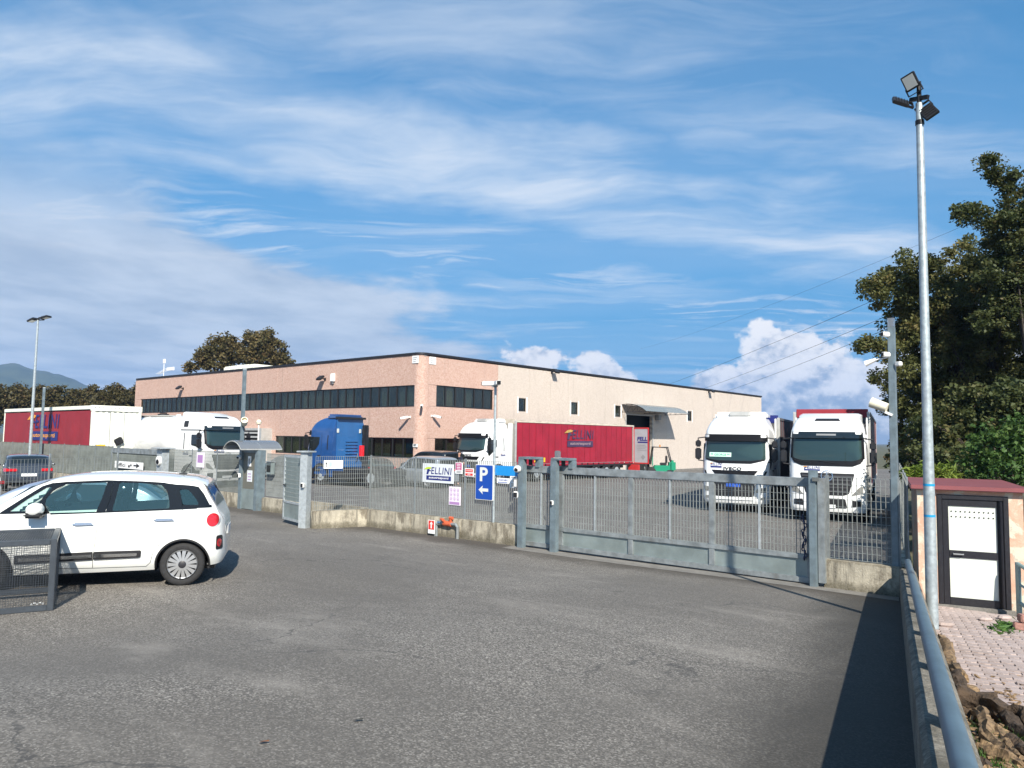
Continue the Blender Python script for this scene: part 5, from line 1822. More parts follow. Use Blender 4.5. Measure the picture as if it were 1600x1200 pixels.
    seam([(2.33, 1.08), (2.28, .9), (2.24, .6), (2.26, .33)])
    seam([(.5, .3), (1.2, .3), (2.26, .32)])
    sm.build('door_seam', M['black'], mpv)
    for hx, hz in ((1.345, .945), (.265, .99)):
        add('door_handle', [(hx - .13, hz - .012), (hx - .1, hz + .022), (hx + .1, hz + .022), (hx + .15, hz), (hx + .1, hz - .018)], 'chrome', .032, under=.012)
        add('handle_recess', ellipse(hx, hz + .005, .085, .035, 14), 'white_paint', .004)
    tl = add('tail_light', ellipse(-.465, .975, .1, .1, 20), 'taillight', .022)
    add('light_ring', ellipse(-.46, .975, .125, .122, 20), 'white_paint', .01)
    add('bumper_lamp_surround', rounded([(-.63, .52), (-.62, .73), (-.53, .73), (-.525, .52)], .03), 'black', .014)
    add('bumper_lamp', ellipse(-.577, .62, .035, .06, 14), 'taillight', .022)
    at = MB()
    for cx in (0, B1.wb):
        B1.arch_trim(at, cx, sg, .36, .386, .004)
    at.build('arch_lip', M['black'], mpv, smooth=True)
    add('headlight', ellipse(3.1, .78, .16, .09, 18), 'headlight', .012)
    # mirror
    mx, my, mz = 1.95, sg * 1.0, 1.15
    mb = MB()
    vs = []
    mb.lathe([(.001, -.135), (.07, -.125), (.105, -.06), (.115, .04), (.1, .11), (.001, .125)], 16, Matrix.Translation((mx, my, mz + .02)) @ Matrix.Rotation(R(90), 4, 'X') @ Matrix.Diagonal((1, .85, .85, 1)))
    mi = mb.build('mirror', M['white_paint'], mpv, smooth=True, ang=60)
    mb = MB()
    mb.box(mx - .12, mx + .12, my - .135, my + .12, mz - .095, mz - .02)
    mb.build('mirror_base', M['black'], mi, bevel=.03)
    mb = MB(); mb.bar((mx + .05, sg * .84, mz - .07), (mx, my, mz - .06), .1, .045); mb.build('mirror_arm', M['black'], mi, bevel=.01)
    for cx in (0, B1.wb):
        wheel(mpv, (cx, sg * .86, .316), sg, .316, .222, .2, 15)
# glazing front and rear
mb = MB()
mb.patch([(1.88, -.83), (1.88, .83), (2.58, .86), (2.58, -.86)], lambda x, k_, o: (x, B1.roof(x, k_)[0], B1.roof(x, k_)[1] + o), .1, .006)
mb.build('windscreen', M['car_glass'], mpv, smooth=True)
mb = MB()
mb.patch([(-.435, -.82), (-.435, .82), (-.275, .78), (-.275, -.78)], lambda x, k_, o: (x - o, B1.roof(x, k_)[0], B1.roof(x, k_)[1]), .08, .006)
mb.build('rear_window', M['black_glass'], mpv, smooth=True)
mb = MB()
V, k_ = [], frange(-.97, .97, 15)
for x, dz in ((.1, .006), (-.1, .012), (-.26, .01), (-.295, -.012)):
    for q in k_:
        y, z = B1.roof(max(x, -.235), q)
        V.append((x, y, z + dz - max(0, -.235 - x) * .35))
V += [(x, y, z - .035) for x, y, z in V[-15:]]
mb.add(V, [(j * 15 + i, j * 15 + i + 1, (j + 1) * 15 + i + 1, (j + 1) * 15 + i) for j in range(4) for i in range(14)])
mb.build('roof_spoiler', M['white_paint'], mpv, smooth=True)
for k0 in (-.66, .66):
    mb = MB()
    V, xs__ = [], frange(-.1, 1.75, 22)
    for x in xs__:
        for kk in (k0 - .008, k0 + .008):
            y, z = B1.roof(x, kk)
            V.append((x, y, z + .002))
    mb.add(V, [(2 * i, 2 * i + 1, 2 * i + 3, 2 * i + 2) for i in range(21)])
    mb.build('roof_groove', M['grey_plastic'], mpv)
y, z = B1.roof(.16, .1)
mb = MB(); mb.box(.08, .2, y - .03, y + .03, z - .01, z + .02); an_ = mb.build('antenna', M['black'], mpv, bevel=.008)
mb = MB(); mb.tube([(.15, y, z), (.02, y, z + .2)], [.009, .006], 6); mb.build('antenna_rod', M['black'], an_)
# cabin
mb = MB()
mb.box(-.38, 2.5, -.72, .72, .5, .98)
mb.build('cabin_floor', M['seat'], mpv)
for sx_, nm in ((1.15, .3), (.25, .3)):
    for sy in (-.38, .38):
        mb = MB()
        m_ = Matrix.Translation((sx_, sy, .95)) @ Matrix.Rotation(R(-14), 4, 'Y')
        mb.box(-.09, .09, -.24, .24, -.2, .4, m_)
        st_ = mb.build('seat', M['seat'], mpv, bevel=.05)
        mb = MB(); mb.box(-.06, .05, -.13, .13, .43, .62, m_); mb.build('headrest', M['seat'], st_, bevel=.04)
mb = MB(); mb.box(2.05, 2.5, -.7, .7, .95, 1.08); mb.build('dashboard', M['black'], mpv, bevel=.05)
mb = MB(); mb.tube([Vector((1.93, .36, 1.02)) + Vector((.08 * math.sin(a) * -.5, .18 * math.cos(a), .17 * math.sin(a))) for a in frange(0, 2 * math.pi, 17)], .016, 6, False); mb.build('steering_wheel', M['black'], mpv, smooth=True)
mb = MB(); mb.patch(rect(-.683, -.676, -.26, .26), lambda a, b, o: (-.583 - o, b, .75 + (a + .68) * 18), .2, .004); mb.build('number_plate', M['plate_white'], mpv)

# ---- simpler cars
def simple_car(label, P, heading, paint, kind='hatch', group='cars parked in front of and behind the fence', wheels=True, z=None):
    Z = gz(P[0], P[1]) if z is None else z
    t = thing('parked_car', label, 'car', (P[0], P[1], Z), heading, group)
    if kind == 'hatch':
        B = Body(top=[(-.82, .55), (-.79, .9), (-.7, 1.02), (-.55, 1.16), (-.3, 1.33), (-.1, 1.4), (.5, 1.44), (1.2, 1.44), (1.6, 1.36), (2.0, 1.16), (2.3, 1.0), (2.6, .92), (3.1, .85), (3.35, .76), (3.46, .5)],
                 belt=[(-.82, .5), (-.79, .8), (-.65, .93), (.3, .93), (1.6, .91), (2.3, .88), (2.8, .8), (3.2, .72), (3.46, .45)],
                 bot=[(-.82, .35), (-.5, .27), (.5, .22), (2.6, .2), (3.46, .26)], wid=[(-.82, .66), (-.7, .78), (-.4, .86), (.3, .885), (2.2, .88), (2.9, .83), (3.3, .68), (3.46, .45)], wb=2.65, rw=.315)
        gl = [[(1.95, .95), (1.2, .95), (1.16, 1.37), (1.42, 1.35)], [(1.1, .95), (.3, .96), (.25, 1.36), (1.08, 1.38)], [(.2, .96), (-.35, .98), (-.12, 1.28), (.18, 1.35)]]
        wsx, rwx, tlx = (1.62, 2.28), (-.62, -.22), (-.62, .88)
    else:
        B = Body(top=[(-.72, .5), (-.7, 1.1), (-.66, 1.4), (-.58, 1.58), (-.3, 1.65), (.5, 1.68), (1.3, 1.66), (1.6, 1.58), (1.9, 1.34), (2.2, 1.08), (2.5, .98), (2.9, .9), (3.2, .72), (3.28, .5)],
                 belt=[(-.72, .45), (-.7, .9), (-.6, .97), (.5, .97), (1.7, .93), (2.2, .88), (2.8, .82), (3.2, .62), (3.28, .42)],
                 bot=[(-.72, .35), (-.4, .26), (2.6, .22), (3.28, .26)], wid=[(-.72, .78), (-.5, .9), (.5, .93), (2.2, .92), (2.9, .86), (3.2, .7), (3.28, .5)], wb=2.66, rw=.3, tum=.2)
        gl = [[(2.02, .98), (1.3, 1.0), (1.28, 1.52), (1.5, 1.5)], [(1.22, 1.0), (.35, 1.02), (.35, 1.55), (1.2, 1.54)], [(.26, 1.02), (-.5, 1.04), (-.44, 1.5), (.26, 1.55)]]
        wsx, rwx, tlx = (1.62, 2.2), (-.66, -.6), (-.68, 1.0)
    B.build(t, M[paint], None, n=56)
    for sg in (1, -1):
        fn = B.side(sg)
        for pl in gl:
            mb = MB(); mb.patch(rounded(pl, .05, 3), fn, .15, .008); mb.build('side_window', M['black_glass'], t, smooth=True)
        mb = MB(); mb.patch(rounded([(tlx[0] - .1, tlx[1] - .1), (tlx[0] - .08, tlx[1] + .04), (tlx[0] + .28, tlx[1] + .02), (tlx[0] + .2, tlx[1] - .08)], .02), fn, .06, .014); mb.build('tail_light', M['taillight'], t, smooth=True)
        mb = MB(); mb.patch(ellipse(3.0, .68, .16, .07), fn, .08, .01); mb.build('headlight', M['headlight'], t, smooth=True)
        mb = MB(); mb.lathe([(.001, -.1), (.06, -.08), (.075, .02), (.001, .09)], 10, Matrix.Translation((1.72, sg * .98, .98)) @ Matrix.Rotation(R(90), 4, 'X')); mb.build('mirror', M[paint], t, smooth=True)
        for hx in (1.0, .1):
            mb = MB(); mb.patch(rect(hx, hx + .2, .82, .85), fn, .1, .025, .01); mb.build('door_handle', M[paint], t)
        for cx in (0, B.wb):
            wheel(t, (cx, sg * (B.wid(cx) - .03), B.rw), sg, B.rw, .21, .19, 10)
    rf = lambda x, k_, o: (x, B.roof(x, k_)[0], B.roof(x, k_)[1] + o)
    mb = MB(); mb.patch([(wsx[0], -.84), (wsx[0], .84), (wsx[1], .88), (wsx[1], -.88)], rf, .12, .006); mb.build('windscreen', M['black_glass'], t, smooth=True)
    if kind == 'hatch':
        mb = MB(); mb.patch([(rwx[0], -.8), (rwx[0], .8), (rwx[1], .78), (rwx[1], -.78)], rf, .12, .006); mb.build('rear_window', M['black_glass'], t, smooth=True)
        mb = MB(); mb.box(-.86, -.835, -.26, .26, .6, .72); mb.build('number_plate', M['plate_white'], t)
        for s_ in (-1, 1):
            mb = MB(); mb.box(-.8 - .03, -.74, s_ * .6 - .2, s_ * .6 + .2, .79, .9); mb.build('tail_light', M['taillight'], t, bevel=.02)
    else:
        mb = MB(); mb.box(-.735, -.7, -.7, .7, 1.02, 1.48); mb.build('rear_window', M['black_glass'], t, bevel=.02)
    mb = MB(); mb.box(B.x1 - .06, B.x1 + .004, -.42, .42, .34, .5); mb.build('grille', M['satin_black'], t)
    return t
# car just beyond the white one, its front to the left as well
q = org + fwd * 1.35 - lft * 2.45
c2 = simple_car('light blue grey car parked close behind the white people carrier', (q.x, q.y), hd_, 'steelblue_paint', z=.36)
bm_ = at_depth(43, 752, 30.5)
simple_car('dark grey hatchback seen from behind through the thin mesh', (bm_.x, bm_.y), R(166), 'dark_paint', z=.27)
bm_ = at_depth(-62, 792, 24)
simple_car('white car cut off by the left edge behind the thin mesh', (bm_.x, bm_.y), R(215), 'white_paint', z=bm_.z - .1)
simple_car('silver minivan parked near the pink corner behind the company sign', (-29.3, 28.2), R(180), 'silver_paint', 'van')
simple_car('dark teal hatchback parked left of the silver minivan', (-35.2, 28.7), R(178), 'teal_paint')
simple_car('dark grey hatchback parked under the lower pink windows behind the angled fence', (-40.6, 27.2), R(182), 'dark_paint')
simple_car('black van parked at the pink corner behind the person', (-30.7, 30.05), R(180), 'black_paint', 'van', z=.22)

# ------------------------------------------------------------------ lorries
class Cab:
    """x forward with 0 at the bumper, y left, z up"""
    def __init__(s, fx, hw, back=-2.25, rad=.26, crown=.1, z0=.36):
        s.fx, s.hw = pchip(*zip(*fx)), pchip(*zip(*hw))
        s.back, s.rad, s.crown, s.z0, s.z1 = back, rad, crown, z0, fx[-1][0]
    def px(s, y, z):
        h, f_ = s.hw(z), s.fx(z)
        a = abs(y)
        x = f_ - s.crown * (y / h) ** 2
        if a > h - s.rad:
            d_ = min(1., (a - (h - s.rad)) / s.rad)
            x -= s.rad * (1 - math.sqrt(max(0, 1 - d_ * d_)))
        return x
    def front(s, y, z, o):
        return (s.px(y, z) + o, y, z)
    def side(s, sg):
        return lambda x, z, o: (x, sg * (s.hw(z) + o), z)
    def outline(s, z):
        h = s.hw(z)
        P = [(s.back, h)]
        xf = s.px(h, z)
        for i in range(1, 5):
            P.append((s.back + (xf - s.back) * i / 5, h))
        for a in frange(0, math.pi / 2, 7):
            y = h - s.rad + s.rad * math.cos(a)
            P.append((s.px(y, z), y))
        P += [(s.px(y, z), y) for y in frange((h - s.rad) * .8, 0, 5)]
        return P + [(x, -y) for x, y in P[-2::-1]]
    def build(s, parent, mt, n=46):
        zs = frange(s.z0, s.z1, n)
        rows = [s.outline(z) for z in zs]
        k = len(rows[0])
        mb = MB()
        V = [(x, y, z) for z, rw_ in zip(zs, rows) for x, y in rw_]
        F = [(j * k + i, j * k + (i + 1) % k, (j + 1) * k + (i + 1) % k, (j + 1) * k + i) for j in range(n - 1) for i in range(k)]
        F += [tuple(range(k - 1, -1, -1)), tuple((n - 1) * k + i for i in range(k))]
        mb.add(V, F)
        return mb.build('cab', mt, parent, smooth=True, ang=38)

def truck_wheel(t, x, sg, y=1.24, r_=.5):
    m_ = Matrix.Translation((x, sg * y, r_)) @ Matrix.Rotation(R(-90 * sg), 4, 'X')
    mb = MB()
    mb.lathe([(.28, -.28), (.47, -.3), (r_, -.25), (r_, -.06), (.47, 0), (.31, -.01), (.28, -.04)], 26, m_, True)
    wh = mb.build('wheel', M['rubber'], t, smooth=True, ang=50)
    mb = MB()
    mb.lathe([(.275, -.02), (.26, -.02), (.235, -.12), (.13, -.1), (.11, .02), (.001, .03)], 22, m_)
    mb.build('rim', M['steel_light'], wh, smooth=True, ang=40)

def tractor(label, P, heading, style, paint='white_truck', z=None, logo_side=True, board=None, group='lorries in the truck yard', front_logo=True, rear=False):
    Z = gz(P[0], P[1]) if z is None else z
    t = thing('tractor_unit' if rear else 'lorry', label, 'lorry', (P[0], P[1], Z), heading, group)
    iv = style == 'angular'
    if iv:
        c = Cab(fx=[(.36, -.06), (.5, 0), (1.0, 0), (1.5, -.02), (2.0, -.06), (2.75, -.2), (2.95, -.2), (3.2, -.32), (3.4, -.5), (3.58, -.82), (3.7, -1.25), (3.78, -1.9)],
                hw=[(.36, 1.2), (.6, 1.24), (2.0, 1.24), (2.7, 1.2), (3.0, 1.18), (3.3, 1.1), (3.55, .98), (3.7, .86), (3.78, .78)], rad=.3, crown=.12)
    else:
        c = Cab(fx=[(.36, -.05), (.5, 0), (1.1, 0), (1.8, -.03), (2.1, -.05), (2.8, -.16), (3.05, -.2), (3.25, -.34), (3.42, -.52), (3.55, -.78), (3.6, -1.1)],
                hw=[(.36, 1.2), (.6, 1.23), (2.1, 1.23), (2.8, 1.2), (3.1, 1.17), (3.35, 1.1), (3.55, 1.0), (3.6, .95)], rad=.26, crown=.1)
    cab = c.build(t, M[paint])
    F_ = c.front
    def fp(name, poly, mt, th=.01, rd=0., step=.12, par=None, under=-.006):
        mb = MB()
        mb.patch(rounded(poly, rd, 3) if rd else poly, F_, step, th, under)
        return mb.build(name, M[mt], par or t, smooth=True, ang=45)
    sym = lambda pl: [(-y, z) for y, z in reversed(pl)]
    if iv:
        fp('windscreen', [(-1.12, 2.0), (-.6, 1.9), (.6, 1.9), (1.12, 2.0), (1.09, 2.72), (-1.09, 2.72)], 'truck_glass', .012, .05)
        fp('cowl', [(-1.1, 1.985), (-.6, 1.86), (.6, 1.86), (1.1, 1.985), (1.06, 2.03), (.6, 1.96), (-.6, 1.96), (-1.06, 2.03)], 'satin_black', .02, .02)
        fp('sun_visor', [(-1.17, 2.7), (1.17, 2.7), (1.15, 2.96), (-1.15, 2.96)], 'satin_black', .15, .03)
        for s_ in (1, -1):
            lp = [(.96, 2.84), (1.14, 2.84), (1.14, 2.94), (.96, 2.94)]
            fp('marker_lamp', lp if s_ > 0 else sym(lp), 'white_print', .165, .02)
        fp('upper_grille', [(-.86, 1.6), (-.7, 1.4), (.7, 1.4), (.86, 1.6), (.5, 1.6), (.42, 1.55), (-.42, 1.55), (-.5, 1.6)], 'satin_black', .012, .03)
        for s_ in (1, -1):
            sl2 = [(1.0, 1.34), (1.06, 1.34), (1.17, 1.58), (1.1, 1.58)]
            fp('side_slot', sl2 if s_ > 0 else sym(sl2), 'satin_black', .012)
            hl = [(.78, .78), (1.14, .8), (1.16, .98), (.82, .95)]
            fp('headlight', hl if s_ > 0 else sym(hl), 'headlight', .014, .04)
            fg_ = [(.85, .52), (1.08, .53), (1.1, .62), (.85, .62)]
            fp('fog_lamp', fg_ if s_ > 0 else sym(fg_), 'headlight', .014, .02)
        fp('lower_grille', [(-.7, .62), (.7, .62), (.76, 1.3), (-.76, 1.3)], 'black', .012, .05)
        for z in (.78, .94, 1.1, 1.24):
            fp('grille_bar', rect(-.72, .72, z, z + .02), 'dark_plastic', .022)
        fp('bumper_lip', rect(-.72, .72, .5, .58), paint, .03, .02)
    else:
        fp('windscreen', [(-1.12, 2.06), (-.6, 2.0), (.6, 2.0), (1.12, 2.06), (1.08, 2.86), (-1.08, 2.86)], 'truck_glass', .012, .05)
        fp('cowl', [(-1.17, 2.2), (-1.05, 2.0), (-.8, 1.9), (.8, 1.9), (1.05, 2.0), (1.17, 2.2), (1.1, 2.16), (.8, 2.08), (-.8, 2.08), (-1.1, 2.16)], 'satin_black', .02, .02)
        fp('sun_visor', [(-1.14, 2.84), (1.14, 2.84), (1.12, 3.06), (-1.12, 3.06)], 'black_glass', .13, .03)
        for s_ in (1, -1):
            lp = [(.9, 2.98), (1.08, 2.98), (1.08, 3.06), (.9, 3.06)]
            fp('marker_lamp', lp if s_ > 0 else sym(lp), 'white_print', .14, .02)
            dv_ = [(.98, 2.1), (1.17, 2.16), (1.15, 2.88), (1.07, 2.88), (1.09, 2.2)]
            fp('windscreen_pillar', dv_ if s_ > 0 else sym(dv_), 'satin_black', .016)
            hl = [(.74, .92), (1.1, 1.0), (1.13, 1.26), (1.0, 1.22)]
            fp('headlight', hl if s_ > 0 else sym(hl), 'headlight', .014, .04)
            fg_ = [(.74, .55), (1.06, .58), (1.06, .75), (.78, .77)]
            fp('fog_grille', fg_ if s_ > 0 else sym(fg_), 'black', .014, .02)
        fp('grille', [(-.68, .98), (-.5, .92), (.5, .92), (.68, .98), (.86, 1.66), (-.86, 1.66)], 'black', .012, .05)
        for i in range(5):
            z = 1.04 + i * .125
            fp('grille_bar', rect(-.6 - .05 * i, .6 + .05 * i, z, z + .045), 'dark_plastic', .03)
        st = MB()
        n0 = 24
        o_, i_ = ellipse(0, 1.57, .19, .19, n0), ellipse(0, 1.57, .165, .165, n0)
        st.add([F_(a, b, .05) for a, b in o_ + i_], [(k, (k + 1) % n0, n0 + (k + 1) % n0, n0 + k) for k in range(n0)])
        for k in range(3):
            a = math.pi / 2 + k * 2 * math.pi / 3
            d_ = a + math.pi / 2
            st.add([F_(.022 * math.cos(d_), 1.57 + .022 * math.sin(d_), .05), F_(-.022 * math.cos(d_), 1.57 - .022 * math.sin(d_), .05), F_(.17 * math.cos(a), 1.57 + .17 * math.sin(a), .05)], [(0, 1, 2)])
        st.build('star_badge', M['chrome'], t)
        fp('lower_grille', [(-.62, .5), (.62, .5), (.56, .82), (-.56, .82)], 'black', .012, .06)
        fp('number_plate', rect(-.26, .26, .5, .61), 'plate_white', .03)
        fp('visor_lettering_band', rect(-.32, .3, 2.93, 2.99), 'grey_plastic', .135)
        for s_ in (-.5, .28):
            mb = MB(); mb.tube([F_(s_, 2.0, .03), F_(s_ - .55, 2.08, .035)], .012, 5); mb.build('wiper', M['black'], t)
    if iv:
        mb = MB(); put_text(mb, 'IVECO', (-.4, .27, 1.6, 1.72), F_, .02, .04, 0, False, 1.1)
        mb.build('lettering', M['dark_print'], t)
        fp('number_plate', rect(-.3, .22, .98, 1.1), 'plate_blue', .03)
        if board:
            mb = MB(); mb.patch(rect(-.95, -.12, 2.1, 2.26), F_, .2, .018, .012); bb = mb.build('cab_board', mat('pale_green_card', (.5, .72, .62), .5), t)
            mb = MB(); put_text(mb, board, (-.9, -.17, 2.135, 2.225), F_, .022, .02); mb.build('lettering', mat('green_lettering', (.03, .25, .15), .5), t)
    if front_logo:
        company_logo(t, F_, (-.95, -.46, 1.68, 1.87) if iv else (-.78, -.2, 1.73, 1.88), M['navy_print'], M['navy_print'], M['white_print'], M['orange_print'], .012, sub=False)
    # cab sides
    for sg in (1, -1):
        S_ = c.side(sg)
        def sp(name, poly, mt, th=.008, rd=0., step=.2):
            mb = MB(); mb.patch(rounded(poly, rd, 3) if rd else poly, S_, step, th); return mb.build(name, M[mt], t, smooth=True, ang=45)
        if iv:
            sp('side_window', [(-.5, 1.62), (-.42, 1.72), (-.42, 2.6), (-1.2, 2.6), (-1.18, 2.2), (-1.0, 1.98)], 'black_glass', .012, .04)
        else:
            sp('side_window', [(-.42, 1.98), (-.4, 2.62), (-1.25, 2.62), (-1.22, 2.1)], 'black_glass', .012, .05)
            sp('side_flap', [(-1.6, 3.0), (-1.95, 3.0), (-1.98, 3.3), (-1.62, 3.3)], 'black', .02, .03)
            sp('roof_seam', rect(-2.2, -.5, 2.82, 2.87), 'black', .01)
        for pl in (rect(-1.37, -1.355, .9, 2.7), rect(-.33, -.318, .9, 1.7), rect(-1.355, -.33, .9, .912)):
            sp('door_seam', pl, 'black', .003)
        sp('side_slot', rect(-1.86, -1.8, 1.9, 2.7), 'black', .01, .02)
        sp('door_handle', rect(-1.3, -1.1, 1.55, 1.61), 'black', .03, .02)
        mb = MB()
        for i, (x0, x1, z) in enumerate(((-1.3, -.4, .42), (-1.3, -.45, .72))):
            mb.patch(rect(x0, x1, z, z + .16), S_, .3, .01)
        mb.build('step', M['black'], t)
        if logo_side:
            fs = (lambda x, z, o: (-.0 - x, 1 * (c.hw(z) + o), z)) if sg > 0 else (lambda x, z, o: (x, -(c.hw(z) + o), z))
            company_logo(t, fs, (.72 + .75, 1.22 + .75, 1.62, 1.78) if sg > 0 else (-1.95, -1.42, 1.62, 1.78), M['navy_print'], M['navy_print'], M['white_print'], M['orange_print'], .012, sub=False)
        # mirrors
        mb = MB()
        my = sg * (c.hw(2.4) + .2)
        mb.box(-.42, -.24, my - .11, my + .11, 1.98, 2.42)
        mb.box(-.42, -.26, my - .1, my + .1, 2.46, 2.72)
        mi = mb.build('mirror', M['black'], t, bevel=.04)
        mb = MB(); mb.tube([(-.3, sg * 1.15, 2.84), (-.3, my, 2.8), (-.34, my, 2.7)], .025, 6); mb.build('mirror_arm', M['black'], mi, smooth=True)
        mb = MB(); mb.tube([(-.3, sg * 1.2, 1.92), (-.3, my, 1.95), (-.34, my, 2.0)], .025, 6); mb.build('mirror_arm', M['black'], mi, smooth=True)
        # side fairing behind the cab
        if not rear:
            mb = MB(); mb.box(-2.62, -2.26, sg * 1.2 - .025, sg * 1.2 + .025, .75, 3.62); mb.build('side_fairing', M[paint], t, bevel=.02)
        mb = MB(); mb.box(-3.9, -1.95, sg * 1.12 - .1, sg * 1.12 + .1, .3, .78); mb.build('side_skirt', M['black'], t, bevel=.03)
        truck_wheel(t, -1.35, sg); truck_wheel(t, -5.05, sg)
        mb = MB()
        for cx in (-1.35,):
            n_ = 14
            V = [(cx + r_ * math.cos(a), sg * (c.hw(.8) + .006), .5 + r_ * math.sin(a)) for a in frange(-.2, math.pi + .2, n_) for r_ in (.5, .68)]
            mb.add(V, [(2 * i, 2 * i + 1, 2 * i + 3, 2 * i + 2) for i in range(n_ - 1)])
        mb.build('wheel_arch', M['black'], t)
    # roof pieces
    if iv:
        mb = MB(); mb.box(-1.75, -1.1, -.42, .42, c.z1 - .14, c.z1 + .08); mb.build('roof_unit', M['alu'], t, bevel=.06)
        mb = MB(); mb.box(-2.3, -1.5, -1.02, 1.02, 3.55, 3.86); mb.build('roof_deflector', M[paint], t, bevel=.1)
    else:
        mb = MB()
        V = []
        for x, z, h in ((-.95, 3.55, .9), (-1.5, 3.68, 1.0), (-2.25, 3.76, 1.06)):
            V += [(x, h, 3.4), (x, h, z - .06), (x, h - .12, z), (x, -h + .12, z), (x, -h, z - .06), (x, -h, 3.4)]
        mb.add(V, [(6 * j + i, 6 * j + (i + 1) % 6, 6 * j + 6 + (i + 1) % 6, 6 * j + 6 + i) for j in range(2) for i in range(6)] + [tuple(range(6)), tuple(range(17, 11, -1))])
        mb.build('roof_deflector', M[paint], t, smooth=True, ang=30)
        mb = MB(); mb.patch([(-.42, 3.44), (.42, 3.44), (.36, 3.53), (-.36, 3.53)], F_, .1, .02); mb.build('roof_hatch', M['black'], t)
    # chassis
    mb = MB(); mb.box(-6.1, -.6, -.42, .42, .62, .92); mb.box(-5.6, -2.4, -1.0, 1.0, .45, .6); mb.build('chassis', M['black'], t)
    if rear:
        mb = MB(); mb.box(-2.29, -2.255, -1.0, 1.0, .95, 3.6); mb.build('back_panel', M['blue_truck_light'], t, bevel=.01)
        mb = MB()
        for i in range(6):
            mb.box(-2.34, -2.3, -.55, .35, 1.5 + i * .17, 1.56 + i * .17)
        mb.build('rear_rib', M['blue_truck_light'], t)
        mb = MB(); mb.tube([(-2.5, -.72, 1.55), (-2.5, -.72, 2.15)], .15, 12); mb.build('red_cylinder', M['red_bright'], t, smooth=True)
        mb = MB(); mb.tube([(-2.4, -.5, 1.7), (-2.45, -.45, 1.5), (-2.45, -.3, 1.35)], .02, 6); mb.tube([(-2.4, -.85, 2.4), (-2.5, -.8, 2.8), (-2.4, -.82, 3.1)], .03, 6); mb.build('hose', M['black'], t, smooth=True)
        mb = MB(); mb.box(-2.62, -2.3, -1.16, -.9, 1.0, 3.3); mb.build('air_intake', M['black'], t, bevel=.04)
        for s_ in (-.75, .95):
            mb = MB(); mb.cbox((-2.31, s_, 2.95), (.05, .16, .24)); mb.build('work_lamp', M['lens'], t, bevel=.02)
        mb = MB(); mb.box(-2.45, -2.2, -1.05, 1.05, 3.6, 3.72); mb.build('roof_edge', M['black'], t)
        mb = MB(); mb.cbox((-4.7, 0, 1.02), (1.0, .9, .12)); mb.build('fifth_wheel', M['black'], t, bevel=.03)
    return t, c

def trailer_wheels(t, xs__):
    for x in xs__:
        for sg in (1, -1):
            truck_wheel(t, x, sg, 1.25)

